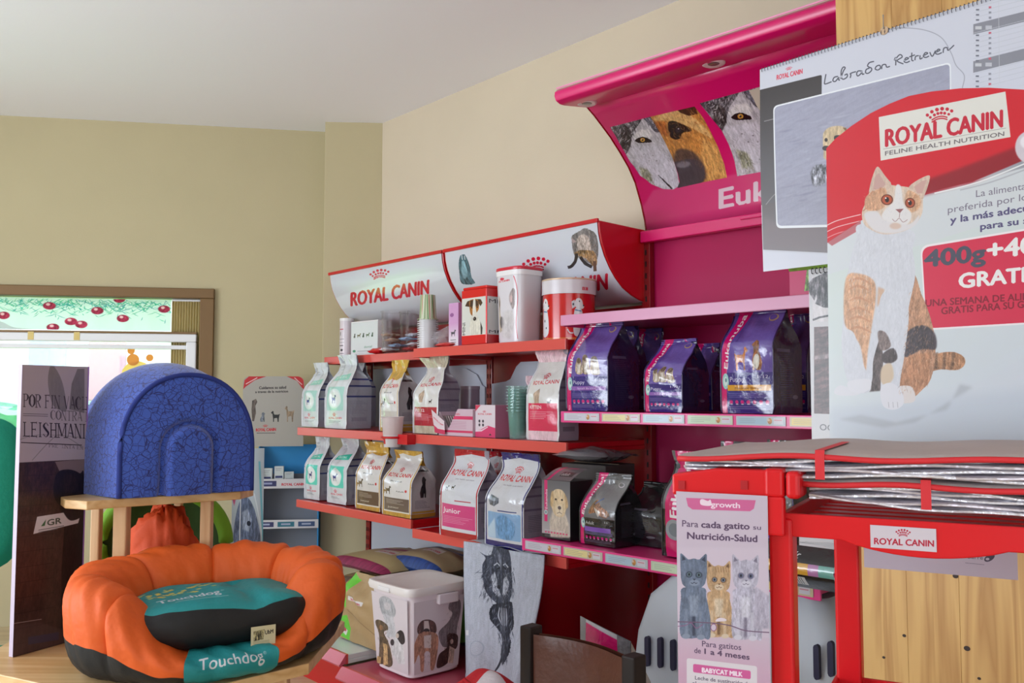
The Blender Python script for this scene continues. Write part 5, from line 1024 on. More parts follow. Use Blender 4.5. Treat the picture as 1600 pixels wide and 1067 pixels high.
fo = mat('silver_foil', (150, 150, 156), .22, metal=.5, coat=.3, bump=.4, bscale=20); c = Cv(200, 240, (206, 20, 106)); c.p([(0, 0), (200, 0), (200, 12), (0, 5)], (190, 186, 192)); c.p([(0, 0), (26, 0), (14, 240), (0, 240)], (140, 136, 142)); c.p([(150, 0), (200, 0), (200, 240), (176, 240)], (120, 118, 124), fur=.2); c.e(90, 150, 6, 6, (236, 210, 224)); [c.r(60+RS.randint(30), 180+k*14, 120+RS.randint(30), 184+k*14, (236, 120, 170)) for k in range(4)]
hh = zat(E, 940, 968, .5)-.5; mb = MB(); mb.grid(lambda u, v: ((u-.5)*.15, -.012*math.sin(PI*u)*math.sin(PI*(v*.8+.1))-.0, hh*v*(1-.12*u*v)), 14, 16, 0); mb.build('front_film', c.mat('pink_pouch', .25, coat=.5, bump=.3), t, smooth=True)
mb = MB(); mb.grid(lambda u, v: ((.5)*.15+.035*u, .035*u+.004, hh*v*(.87-.3*u*v)), 8, 12); mb.grid(lambda u, v: ((u-.5)*.15, .004+.01*math.sin(PI*u)*math.sin(PI*v), hh*v*(1-.12*u*v)*.995), 10, 12); mb.build('silver_side', fo, t, smooth=True)
stand_t = thing('food_carton', 'low dark carton on the deck carrying the magenta pouch', 'box', E.P(A(E, 958, .44, 1000), .44, .325), E.ang); mb = MB(); mb.box(-.10, .12, -.08, .08, 0, .172); mb.build('box_body', bm_, stand_t, bevel=.004); mb = MB(); mb.box(-.1, .12, -.02, .02, .172, .1735); mb.build('tape', mat('tape2', (120, 100, 80), .3), stand_t)
# carrier
cw = mat('carrier_grey', (176, 180, 190), .45); cb_ = mat('carrier_blue', (96, 112, 176), .45); cdk = mat('vent_dark', (34, 30, 60), .6)
xb = .27; xa0 = A(E, 968, xb, 1000); xa1 = A(E, 1330, xb, 1000); zc = zat(E, 1060, 896, .16); zbase = .33; L_ = xa1-xa0; HH = zc-zbase
t = thing('pet_carrier', 'grey plastic pet carrier with blue lower band behind the kitten leaflet', 'pet carrier', E.P((xa0+xa1)/2, xb, zbase), E.ang)
D = .40
def cring(ix, iy0, iy1, z, n=12): 
    x = L_/2-ix; pts = []
    rc = .05
    for cx, cy, q0 in ((x-rc, iy0+rc, -PI/2), (x-rc, D-iy1-rc, 0), (-x+rc, D-iy1-rc, PI/2), (-x+rc, iy0+rc, PI)):
        for k in range(7): q = q0+PI/2*k/6; pts.append((cx+rc*math.cos(q), cy+rc*math.sin(q), z))
    return pts
mb = MB(); loft(mb, [cring(0, 0, 0, HH*.3), cring(.005, .003, 0, HH*.34), cring(.03, .015, .01, HH*.72), cring(.06, .035, .03, HH*.9), cring(.11, .08, .06, HH)]); mb.build('upper_shell', cw, t, smooth='auto')
mb = MB(); loft(mb, [cring(.012, .012, .01, 0), cring(.008, .008, 0, HH*.24)]); mb.build('lower_tray', cb_, t, smooth='auto')
mb = MB(); loft(mb, [cring(-.012, -.012, -.01, HH*.24), cring(-.012, -.012, -.01, HH*.3)]); mb.build('rim_flange', cw, t, smooth='auto', bevel=.003)
for px, py in ((1010, 1018), (1030, 1020), (1050, 1024), (1148, 1040), (1275, 1035), (1297, 1030)):
    a = A(E, px, xb, py)-(xa0+xa1)/2; z = zat(E, px, py, xb)-zbase; mb = MB(); mb.xz([(a-.007+.007*math.cos(q)+.007, z+s*.034+.007*math.sin(q)) for s, qs in ((1, (0, .8, 1.6, 2.3, 3.14)), (-1, (3.14, 4., 4.7, 5.5, 6.28))) for q in qs], -.0, .012); mb.build('vent_slot', cdk, t)
mb = MB(); mb.lathe([(.0, HH+.001), (.022, HH), (.026, HH+.004), (.018, HH+.014), (.002, HH+.016)], 20, A(E, 1243, .1, 912)-(xa0+xa1)/2, .19); mb.build('top_knob', cw, t, smooth=True)
# things low and far right behind the red rack
c = bcv((26, 24, 28), 300, 160); c.r(0, .35, 1, .62, (214, 160, 60)); c.r(.66, .35, .8, .62, (180, 120, 170)); c.r(.8, .35, 1, .62, (110, 170, 160)); c.t('Adult', .1, .28, .5, .26, .14, (220, 220, 220), shear=.3); c.r(.3, .68, .6, .9, (206, 204, 206)); [c.r(.33+k*.03, .7, .34+k*.03, .88, (40, 40, 40)) for k in range(8)]
th = thing('dog_food_bag', 'black food bag with yellow band lying between the red posts', 'bag', E.P(A(E, 1272, .19, 870), .24, .934), E.ang, None)
mb = MB(); w2 = .19; mb.grid(lambda u, v: ((u-.5)*w2, -.045*math.sin(PI*v)-.0, .002+.10*v), 12, 8, 0); mb.grid(lambda u, v: ((u-.5)*w2, .002+.16*v, .10-.02*v+.01*math.sin(PI*u)), 10, 6, 1); mb.grid(lambda u, v: ((u-.5)*w2, .002+.16*v, .002), 4, 4, 1); mb.build('pouch', [bmat(c, 'lying_bag', .25, .5), ek], th, smooth=True)
mb = MB(); mb.grid(lambda u, v: ((u-.5)*w2, .162+.03*v, .08), 10, 2); mb.build('top_seal', ek, th)
th = thing('white_carton', 'white carton standing behind the yellow banded bag', 'box', E.P(A(E, 1298, .06, 850), .02, .934), E.ang); mb = MB(); mb.box(-.11, .05, 0, .08, 0, .16); mb.build('box_body', white_pl, th, bevel=.002); mb = MB(); mb.box(-.11, .05, .038, .042, .16, .161); mb.build('tape', mat('tape3', (200, 196, 190), .3), th)
for px0, px1, yt, sd, lab in ((1112, 1168, 690, 31, 'grey dog food bag whose top peeks above the foil mats, left'), (1185, 1240, 688, 32, 'grey dog food bag peeking above the foil mats near the calendar')):
    bag(lab, E, px0, px1, yt, Z3, -.02, .12, e3, ek, sd, None, base=855, neck=.0, name='dog_food_bag', seam=seam_dark, fin=.03)
# magenta display box on the top pale shelf
c = Cv(220, 140, (206, 20, 100)); c.p([(60, 0), (220, 0), (220, 90), (50, 100)], (120, 160, 70), fur=.6); c.t('Eukanuba', 120, 130, 330, 124, 22, (240, 230, 236), .05)
th = thing('display_box', 'open magenta display carton with green picture on the pale shelf', 'box', E.P(A(E, 1234, -.12, 450), -.12, 1.678), E.ang); h = zat(E, 1240, 424, -.12)-1.678
mb = MB(); mb.box(0, .20, 0, .12, 0, h); mb.quad([(0, -.0008, 0), (.2, -.0008, 0), (.2, -.0008, h), (0, -.0008, h)], 1); mb.build('box_body', [mat('magenta_card', (196, 16, 92), .4), c.mat('display_box', .35)], th, fix=False)
mb = MB(); mb.quad([(0, 0, h), (.2, 0, h), (.2, -.03, h+.03), (0, -.03, h+.03)]); mb.build('top_flap', mat('green_card', (120, 160, 70), .4, var=.3, scale=40), th)
# ------------------------------------------------------------------ wooden display stand on the left
def XY(px, py, z): r_ = ray(px, py); k = (z-EYE)/r_[2]; return float(r_[0]*k), float(r_[1]*k)
ZL, ZU = .822, EYE-(779-618)/1400*2.05
S = FrVP(184, 779, 2.05, 2760)
st = thing('wooden_stand', 'two tier birch display stand with angled corners holding blue house and orange bed', 'stand', (0, 0, 0))
low = [(-1.075, 1.906), (-.878, 1.808), (-.62, 1.80), (-.44, 1.98), (-.43, 2.34), (-.60, 2.58), (-.98, 2.62), (-1.2, 2.42), (-1.18, 2.05)]
mb = MB(); mb.prism(low, ZL-.024, ZL); mb.build('lower_board', wood_light, st, bevel=.002)
up = [XY(136, 783, ZU), XY(184, 779.5, ZU), XY(376, 767.5, ZU), XY(396, 762.5, ZU)]
sp_ = [( (p[0]-S.O[0])*S.er[0]+(p[1]-S.O[1])*S.er[1], (p[0]-S.O[0])*S.n[0]+(p[1]-S.O[1])*S.n[1]) for p in up]
back = [(sp_[3][0]+.02, sp_[3][1]-.22), (sp_[3][0]-.06, -.34), (.02, -.34), (sp_[0][0]-.03, -.24), (sp_[0][0]-.035, sp_[0][1]-.06)]
mb = MB(); mb.prism(up+[tuple(S.P(a, b, 0)[:2]) for a, b in back], ZU-.02, ZU); mb.build('upper_board', wood_light, st, bevel=.002)
post_m = wood_mat('birch_post', (216, 178, 136), (196, 150, 104), .8, 'Z', .5)
for px, Y, w in ((158, 2.40, .024), (197, 2.13, .031), (328, 2.22, .026), (284, 2.46, .02)):
    x = (px-800)/1400*Y; mb = MB(); mb.box(x-w/2, x+w/2, Y-w/2, Y+w/2, ZL, ZU-.02); mb.build('post', post_m, st, bevel=.003)
for x, y in ((-.505, 2.0), (-.62, 2.42), (-1.08, 2.42), (-1.02, 1.96), (-.78, 1.86)):
    mb = MB(); mb.box(x-.017, x+.017, y-.017, y+.017, FZ, ZL-.024); mb.build('leg', post_m, st, bevel=.003)
mb = MB(); mb.box(-1.08, -.5, 2.40, 2.425, .5, .53); mb.build('cross_bar', post_m, st, bevel=.002)
# ---- blue quilted house
bm = mat('blue_quilted_fabric', (62, 92, 186), .75, bump=.15, bscale=140, sheen=.4); nt = bm.node_tree; b = nt.nodes['Principled BSDF']
tc = nt.nodes.new('ShaderNodeTexCoord'); ns = nt.nodes.new('ShaderNodeTexNoise'); ns.inputs['Scale'].default_value = 14; mxv = nt.nodes.new('ShaderNodeMixRGB'); mxv.inputs[0].default_value = .035
nt.links.new(tc.outputs['Object'], ns.inputs['Vector']); nt.links.new(tc.outputs['Object'], mxv.inputs[1]); nt.links.new(ns.outputs['Color'], mxv.inputs[2])
vo = nt.nodes.new('ShaderNodeTexVoronoi'); vo.feature = 'DISTANCE_TO_EDGE'; vo.inputs['Scale'].default_value = 74; nt.links.new(mxv.outputs[0], vo.inputs['Vector'])
vo2 = nt.nodes.new('ShaderNodeTexVoronoi'); vo2.feature = 'DISTANCE_TO_EDGE'; vo2.inputs['Scale'].default_value = 48; nt.links.new(mxv.outputs[0], vo2.inputs['Vector'])
mn = nt.nodes.new('ShaderNodeMath'); mn.operation = 'MINIMUM'; nt.links.new(vo.outputs['Distance'], mn.inputs[0]); nt.links.new(vo2.outputs['Distance'], mn.inputs[1])
rp = nt.nodes.new('ShaderNodeValToRGB'); rp.color_ramp.elements[0].position = .018; rp.color_ramp.elements[1].position = .04; rp.color_ramp.elements[0].color = tuple(lin((30, 38, 104)))+(1,); rp.color_ramp.elements[1].color = tuple(lin((56, 86, 176)))+(1,)
nt.links.new(mn.outputs[0], rp.inputs[0]); nt.links.new(rp.outputs[0], b.inputs['Base Color'])
navy = mat('navy_piping', (34, 50, 124), .8)
hb = -.012; ha0, ha1 = A(S, 186, hb, 765), A(S, 392, hb, 765); hw = (ha1-ha0)/2; Hh = zat(S, 305, 588, hb)-ZU
t = thing('pet_house', 'blue quilted dome pet house with arched door on the upper board', 'pet bed', S.P((ha0+ha1)/2, hb, ZU+.002), S.ang)
def arch(q):   # q 0..1 from left foot over the top to right foot -> x, z in half-widths / height
    s0 = .30
    if q < s0/2*1.0: return -1., q/(s0/2)*.36
    if q > 1-s0/2: return 1., (1-q)/(s0/2)*.36
    k = (q-s0/2)/(1-s0)*PI; return -math.copysign(abs(math.cos(k))**.93, math.cos(k)), .36+.64*abs(math.sin(k))**.93
def shell(u, v):
    x, z = arch(u); d = .33; bul = math.sin(PI*min(1, v*1.15+.02))
    sc = 1+.05*bul-.10*sst(.6, 1, v); zc = 1+.12*math.sin(PI*min(1, v*1.3))-.2*sst(.55, 1, v)
    return (x*hw*sc-.075*v, d*v, z*Hh*zc)
mb = MB(); mb.grid(shell, 48, 20); 
mb.grid(lambda u, v: (lambda p: (p[0]*(1-v)-.075*v, .33+.02*math.sin(v*PI/2), p[2]*(1-v)+.06*v))(shell(u, 1)), 48, 6)
mb.build('shell', bm, t, smooth=True)
dw, dh = hw*.40, Hh*.60
def ddoor(x, z):   # signed distance to the door arch
    zc = dh-dw
    if z < zc: return abs(x)-dw
    return math.hypot(x, z-zc)-dw
def front(u, v):
    x, z = arch(u); X = x*hw*(1-v); Z = z*Hh*(1-v)+v*.30*Hh*0+v*.02
    Z = z*Hh*(1-v)+.35*Hh*v*math.sin(PI*u)*0+v*.0
    return X, Z
def frontp(u, v):
    a = (2*u-1); x = a*hw; zt_ = 0
    # height of the arch at x
    k = min(1., abs(a)); top = Hh*(.36+.64*(max(0, 1-k**(2/.93)))**.465) if k < 1 else Hh*.36
    z = top*v; d = ddoor(x, z)
    y = -.016*math.sin(PI*min(.999, max(0.001, u)))**.4*math.sin(PI*min(1, .12+.88*v))**.4
    y += .017*math.exp(-(d/.0075)**2)-(.010*sst(0, -.02, d)*(1 if d < 0 else 0))
    y += .003*math.sin(x*70)*math.exp(-z/.03)
    return (x, y, z)
mb = MB(); mb.grid(frontp, 90, 70); mb.build('front_panel', bm, t, smooth=True)
mb = MB(); mb.tube([(arch(q/40)[0]*hw*1.005, -.002, arch(q/40)[1]*Hh*1.005) for q in range(41)], .006, 8); mb.build('piping', navy, t, smooth=True)
mb = MB(); mb.box(-hw, hw, .0, .26, 0, .006); mb.build('base_pad', bm, t, bevel=.003)
# ---- orange pet bed
orange = mat('orange_polyester', (220, 92, 28), .6, bump=.6, bscale=18, var=.04, scale=12); blk = mat('black_polyester', (20, 20, 22), .6, bump=.3, bscale=26)
teal = mat('teal_fabric', (28, 142, 146), .6, bump=.25, bscale=60)
BR = math.radians(32); BC = Vector((-.668, 2.02, ZL+.003))
t = thing('oval_pet_bed', 'orange and black padded oval pet bed with teal front panel', 'pet bed', BC, BR); BFr = Fr((BC.x, BC.y), BR)
AX, AY, NS = .236, .148, 8
def bed_h(ph):      # rim height by angle; front centre is ph = -pi/2 (slightly right)
    d = abs((ph+PI/2+PI) % (2*PI)-PI); return .205+.02*math.sin(ph)-.130*(1-sst(.35, 1.05, d))
def bed_pt(ph, ps):
    seam = abs(math.sin((ph+.15)*NS/2)); pinch = 1-.22*(1-seam**.3)
    hh = bed_h(ph)*(.93+.07*seam**.35); thick = (.066+.008*math.sin(ph*3+1))*pinch
    c, s = math.cos(ps), math.sin(ps); rr_ = thick*math.copysign(abs(c)**.8, c); zz = hh*.5+hh*.5*math.copysign(abs(s)**.75, s)
    wr = .004*math.sin(ph*23+ps*3)*math.sin(ps*2+ph*7)
    lean = .02*(zz/hh-.5)
    ex, ey = AX+rr_+wr+lean, AY+rr_+wr+lean
    return (ex*math.cos(ph), ey*math.sin(ph), zz+wr)
mbO = MB(); mbB = MB(); nph, nps = 216, 36
def bandgrid(mb, ps0, ps1, n, ph0=-PI, ph1=PI, m=nph): mb.grid(lambda u, v: bed_pt(ph0+(ph1-ph0)*u, ps0+(ps1-ps0)*v), m, n)
split = -.12
# orange: from inside bottom over the top to the outer split, cut per segment for individual bolsters
bounds = [(-.15+2*PI*k/NS) for k in range(NS+1)]
for k in range(NS):
    mb = MB(); bandgrid(mb, split, PI+.5, 26, bounds[k], bounds[k+1], 26); mb.build('bolster_segment', orange, t, smooth=True, fix=False)
mb = MB(); bandgrid(mb, PI+.5, 2*PI+split, 12); mb.build('black_lower_wall', blk, t, smooth=True, fix=False)
mb = MB(); mb.lathe([(.001, .012), (.9, .012), (1., .006)], 48, caps=False); mb.v = [(x*(AX), y*(AY), z) for x, y, z in mb.v]; mb.build('bed_floor', blk, t, smooth=True)
# teal front panel following the outside of the front wall
M = planeM(BFr, AY+.075, -.2, .2, ZL, ZL+.2, 10, 10)
pc0 = -PI/2-.06; tp0, tp1 = pc0-.27, pc0+.36
c = Cv(420, 300, (28, 142, 146)); c.t('Touchdog', 60, 178, 345, 178, 56, (214, 216, 222), .012); c.t('®', 352, 150, 366, 150, 14, (214, 216, 222)); c.l([(6, 6), (414, 6), (414, 294), (6, 294)], 2, (90, 176, 176))
def tfp(u, v):
    ph = tp0+(tp1-tp0)*u; ps = -1.45+v*4.2; p = Vector(bed_pt(ph, ps)); cx = Vector((AX*math.cos(ph), AY*math.sin(ph), bed_h(ph)*.5)); d = (p-cx).normalized(); return p+d*.0035
mb = MB(); mb.grid(tfp, 24, 24); mb.build('teal_panel', c.mat('touchdog_panel', .6, bump=.25, bscale=60), t, smooth=True, fix=False)
# cushion in the bed
t = thing('bed_cushion', 'plump teal topped black cushion inside the orange bed', 'cushion', BFr.P(.01, .03, ZL+.05), BR)
def cpt(u, v):
    q = 2*PI*u; th = PI/2-PI*v; e = .38; k = 4.5
    cx = math.copysign(abs(math.cos(q))**(2/k), math.cos(q)); cy = math.copysign(abs(math.sin(q))**(2/k), math.sin(q))
    sr = max(0., math.cos(th))**e; z = math.copysign(abs(math.sin(th))**.8, math.sin(th))
    x = .198*cx*sr*(1-.07*cy*cy); y = .132*cy*sr*(1-.07*cx*cx)
    zz = .055+.052*z*(1-.22*(cx*sr)**4)+(.005*math.sin(x*26+1)*math.cos(y*22) if z > -.2 else 0)-(.013*math.exp(-((x-.05)/.022)**2)*max(0, z) if y < 0.1 else 0)+.003*math.sin(q*11)*(1-abs(z))
    return (x, y, zz)
c = Cv(700, 440, (34, 148, 150)); 
for k in range(60): x, y = RS.uniform(60, 330), RS.uniform(120, 225); c.p([(x, y), (x+18, y-6), (x+24, y+8), (x+8, y+14)], [(206, 190, 90), (180, 190, 110), (40, 130, 130)][k % 3])
c.t('Touchdog', 110, 320, 330, 318, 46, (206, 214, 220), .03); c.r(160, 345, 350, 350, (140, 190, 190)); c.t('®', 338, 290, 350, 290, 12, (206, 214, 220))
mb = MB(); vs_cut = .30; mb.grid(lambda u, v: cpt(u, v*vs_cut), 120, 24); mb.uv = [[(mb.v[i][0]/.40+.5, mb.v[i][1]/.27+.5) for i in f] for f in mb.f]; mb.build('top_panel', c.mat('cushion_top', .6, bump=.3, bscale=40), t, smooth=True)
mb = MB(); mb.grid(lambda u, v: cpt(u, vs_cut+v*(1-vs_cut)), 120, 24); mb.build('black_side', blk, t, smooth=True)
c = Cv(200, 130, (222, 210, 170)); c.p([(20, 30), (110, 24), (100, 90), (24, 96)], (120, 110, 80), fur=1.4); c.t('UbM', 115, 60, 180, 58, 26, (50, 46, 40), .05); [c.r(20, 100+k*8, 150, 102+k*8, (120, 112, 90)) for k in range(3)]
mb = MB(); mb.grid(lambda u, v: (.03+.052*u, -.1405-.003, .008+.040*v), 4, 4); mb.build('care_label', c.mat('care_label', .7), t, fix=False)
# ---- printed tall display box
K = FrVP(21, 1000, 2.02, 1500); ka1 = A(K, 131, 0, 800); zt_ = zat(K, 24, 570, 0)
M = planeM(K, 0, 0, ka1, ZL, zt_, 330, 1300); c = Cv(330, 1300, (176, 158, 166), M)
c.p([(78, 574), (86, 575), (98, 600), (104, 640), (95, 642), (82, 632), (75, 600)], (128, 116, 118), sm=True, fur=.05); c.p([(121, 577), (112, 600), (108, 640), (132, 646), (132, 577)], (124, 112, 114), fur=.05)
c.l([(50, 720), (78, 690), (96, 680), (130, 700)], 1.2, (140, 128, 130), sm=True); c.l([(25, 690), (60, 680), (128, 684)], 1, (140, 128, 130), sm=True)
def serif(txt, x0, y0, x1, y1, h, col):   # thick and thin strokes with slab serifs
    G = {'P': [('s', .2), ('b', .28, .55, 1.)], 'O': [('o', .5)], 'R': [('s', .2), ('b', .28, .52, 1.), ('d', .42, .5, .85, 0)], 'F': [('s', .2), ('h', .2, .8, 1.), ('h', .2, .62, .55)], 'I': [('s', .5)], 'N': [('t', .15), ('d', .15, 1, .82, 0), ('t', .85)], 'V': [('d', .12, 1, .5, 0), ('e', .5, 0, .88, 1)], 'A': [('e', .12, 0, .5, 1), ('d', .5, 1, .88, 0), ('h', .3, .7, .35)], 'C': [('c', .5)], 'U': [('t', .2), ('t', .82), ('h', .25, .8, .04)], 'T': [('s', .5), ('h', .08, .92, 1.)], 'L': [('s', .2), ('h', .2, .85, .02)], 'E': [('s', .2), ('h', .2, .85, .02), ('h', .2, .66, .52), ('h', .2, .82, 1.)], 'S': [('S', .5)], 'H': [('s', .18), ('s', .82), ('h', .2, .8, .52)], 'M': [('t', .12), ('d', .12, 1, .5, .1), ('e', .5, .1, .86, 1), ('s', .88)]}
    n = len(txt); wd = [(.5 if ch in 'I ' else .9 if ch != 'M' else 1.15) for ch in txt]; tot = sum(wd); cur = 0
    for ch, w_ in zip(txt, wd):
        def q(u, v, cur=cur, w_=w_):
            f = (cur+u*w_)/tot; return (x0+(x1-x0)*f, y0+(y1-y0)*f-h*v)
        iw = .17*.75/w_*.9; th_ = .05
        def stem(u, wid): c.p([q(u-wid/2, 0), q(u+wid/2, 0), q(u+wid/2, 1), q(u-wid/2, 1)], col)
        def ser(u, v, l=.16): c.p([q(u-l, v-.02), q(u+l, v-.02), q(u+l, v+.03), q(u-l, v+.03)], col)
        for g in G.get(ch, []):
            if g[0] == 's': stem(g[1], iw); ser(g[1], 0, .2 if ch != 'I' else .34); ser(g[1], .98, .2 if ch != 'I' else .34)
            elif g[0] == 't': stem(g[1], th_); ser(g[1], 0); ser(g[1], .98)
            elif g[0] == 'h': c.p([q(g[1], g[3]-.04), q(g[2], g[3]-.04), q(g[2], g[3]+.02), q(g[1], g[3]+.02)], col); c.p([q(g[2]-.04, g[3]-.1), q(g[2]+.02, g[3]-.1), q(g[2]+.02, g[3]+.06), q(g[2]-.04, g[3]+.06)], col)
            elif g[0] in 'de':
                w2 = iw/1.6 if g[0] == 'd' else th_/1.8; c.p([q(g[1]-w2, g[2]), q(g[1]+w2, g[2]), q(g[3]+w2, g[4]), q(g[3]-w2, g[4])], col)
            elif g[0] in 'ocSb':
                if g[0] == 'b': c.l([q(.2, .99), q(.6, .99), q(.82, .78), q(.6, .52), q(.2, .5)], [.03*h, .05*h, .15*h, .05*h, .03*h], col, sm=True)
                elif g[0] == 'o': c.l([q(.5, 1), q(.14, .75), q(.1, .5), q(.14, .25), q(.5, 0)], [.03*h, .14*h, .16*h, .14*h, .03*h], col, sm=True); c.l([q(.5, 1), q(.86, .75), q(.9, .5), q(.86, .25), q(.5, 0)], [.03*h, .14*h, .16*h, .14*h, .03*h], col, sm=True)
                elif g[0] == 'c': c.l([q(.85, .78), q(.5, 1), q(.14, .75), q(.1, .5), q(.14, .25), q(.5, 0), q(.88, .2)], [.06*h, .03*h, .14*h, .16*h, .14*h, .03*h, .03*h], col, sm=True)
                else: c.l([q(.8, .8), q(.5, 1), q(.2, .78), q(.5, .52), q(.82, .26), q(.5, 0), q(.15, .2)], [.05*h, .03*h, .13*h, .15*h, .13*h, .03*h, .05*h], col, sm=True)
        cur += w_
ink = (58, 44, 50)
serif('POR FIN VACUNA', 36, 636, 156, 642, 20, ink); serif('CONTRA LA', 79, 656, 150, 660, 15, (96, 84, 90)); serif('LEISHMANIA', 36, 682, 146, 686, 22, (40, 26, 34)); serif('PREGUNTA EN', 76, 699, 130, 703, 5, (90, 76, 82))
c.l([(36, 647), (75, 648)], 1, (110, 98, 104)); c.l([(36, 650), (75, 651)], 1, (110, 98, 104)); c.l([(33, 692), (128, 696)], 1.3, ink)
c.p([(18, 724), (132, 718), (132, 1020), (18, 1040)], (62, 40, 38), fur=.25); c.p([(86, 722), (132, 718), (132, 750), (100, 752)], (128, 104, 104)); c.p([(18, 726), (84, 722), (80, 800), (18, 810)], (58, 34, 32), fur=.4)
for k in range(12): c.l([(20, 745+k*24), (84, 742+k*23)], .8, (40, 24, 24))
c.p([(88, 742), (104, 734), (124, 740), (132, 760), (132, 1000), (100, 1006), (96, 900), (100, 810), (84, 775)], (30, 20, 22), sm=True, fur=.5); c.e(108, 756, 12, 14, (44, 28, 28), fur=.5, soft=6); c.e(106, 790, 14, 18, (40, 26, 26), fur=.5, soft=8)
c.p([(58, 808), (128, 797), (122, 818), (52, 835)], (206, 200, 206)); c.t('GR', 74, 822, 96, 818, 9, (70, 80, 70), .04); c.p([(64, 823), (72, 812), (70, 822)], (60, 100, 60)); c.l([(60, 829), (100, 822)], 1, (90, 90, 96)); c.l([(60, 832), (90, 827)], .8, (110, 110, 120)); c.p([(98, 792), (122, 788), (128, 806), (112, 814), (102, 806)], (34, 22, 24), sm=True, soft=1, fur=.4)
c.l([(20, 975), (65, 968)], 1.3, (150, 130, 130)); c.p([(44, 996), (92, 988), (92, 1000), (44, 1008)], (30, 40, 96)); c.p([(20, 978), (60, 972), (100, 985), (110, 1010), (18, 1036)], (84, 64, 66), soft=4, al=.6)
t = thing('cardboard_display', 'tall printed cardboard display with dark dog photo standing on the stand', 'sign', K.P(0, 0, ZL+.001), K.ang)
mb = MB(); mb.box(0, ka1, .001, .014, 0, zt_-ZL); mb.quad([(0, 0, 0), (ka1, 0, 0), (ka1, 0, zt_-ZL), (0, 0, zt_-ZL)], 1); mb.build('card_column', [mat('mauve_card_side', (190, 176, 196), .5), c.mat('leish_print', .35, coat=.2)], t, fix=False)
mb = MB(); mb.box(ka1, ka1+.003, -.001, .014, 0, zt_-ZL); mb.build('card_edge', mat('violet_edge', (150, 110, 180), .5), t)
# ---- things behind the stand
t = thing('green_pet_basket', 'round green pet basket standing on edge behind the wooden posts', 'pet bed', ((262-800)/1400*2.5, 2.50, ZL+.001), .2); rr0 = .165
gm = mat('green_fabric', (110, 160, 30), .7, bump=.3, bscale=30); gd = mat('dark_green_fabric', (44, 72, 22), .8, bump=.3)
mb = MB(); mb.tube([(rr0*math.cos(2*PI*k/48), 0, .17+rr0*math.sin(2*PI*k/48)*.9) for k in range(48)], .02, 10, closed=True); mb.build('rim', gm, t, smooth=True)
mb = MB(); mb.grid(lambda u, v: (rr0*v*math.cos(2*PI*u), .05*(1-v*v), .17+rr0*.9*v*math.sin(2*PI*u)), 40, 8); mb.build('dish', gd, t, smooth=True)
def blob(name, lab, cat, loc, sx, sy, sz, m, sd, am=.25):
    mb = MB(); mb.grid(lambda u, v: (lambda k: (sx*math.sin(PI*v)*math.cos(2*PI*u)*k, sy*math.sin(PI*v)*math.sin(2*PI*u)*k, sz-sz*math.cos(PI*v)*k))(1+am*smooth_noise(math.cos(2*PI*u)*.8, math.sin(2*PI*u)+v*1.6, sd)+am*.5*math.sin(v*14+math.sin(2*PI*u)*4)*math.sin(PI*v)), 44, 28)
    o = mb.build(name, m, loc=loc, smooth=True); tag(o, lab, cat); return o
blob('folded_cloth', 'crumpled orange cloth bundle under the upper board', 'cloth', ((266-800)/1400*2.35, 2.34, ZL+.003), .085, .06, .145, mat('deep_orange_cloth', (206, 74, 26), .7, bump=.4, bscale=24), 5, .22)
blob('blue_ball', 'light blue ball between the front and left posts', 'ball', ((216-800)/1400*2.24, 2.27, ZL+.09), .03, .03, .04, mat('light_blue_rubber', (80, 160, 190), .5), 8, .0)
bpy.data.objects['blue_ball'].location.z = ZL+.003
# white dog poster behind
Dg = FrVP(362, 800, 2.75, 4000); a1 = A(Dg, 410, 0, 800); z1 = zat(Dg, 390, 700, 0); c = Cv(220, 500, (196, 206, 214), planeM(Dg, 0, 0, a1, zat(Dg, 390, 900, 0), z1, 220, 500))
c.p([(372, 790), (385, 776), (398, 800), (404, 850), (366, 850)], (110, 122, 150), fur=.4, sm=True); c.p([(378, 800), (386, 794), (392, 810), (388, 830), (378, 826)], (160, 170, 190), fur=.3, soft=2); c.e(388, 817, 3, 4, (40, 44, 60)); c.l([(376, 770), (374, 850)], 1.5, (226, 230, 234)); c.l([(396, 770), (404, 810), (410, 850)], 1.6, (226, 232, 236), sm=True); c.p([(360, 770), (370, 772), (366, 790)], (210, 90, 130), soft=2); c.l([(404, 720), (410, 850)], 3, (120, 190, 206))
t = thing('dog_poster', 'pale poster with bluish dog face behind the stand, beside the blue display', 'poster', Dg.P(0, 0, zat(Dg, 390, 900, 0)), Dg.ang); hh = z1-zat(Dg, 390, 900, 0); zz0 = t.location.z
mb = MB(); mb.grid(lambda u, v: (a1*u, .01*math.cos(PI*u)-.01, hh*v), 8, 2); mb.build('printed_sheet', c.mat('dog_poster', .4), t, smooth=True, fix=False)
mb = MB(); mb.box(a1*.3, a1*.7, .02, .04, FZ-zz0, hh*.9); mb.build('stand_strut', white_pl, t)
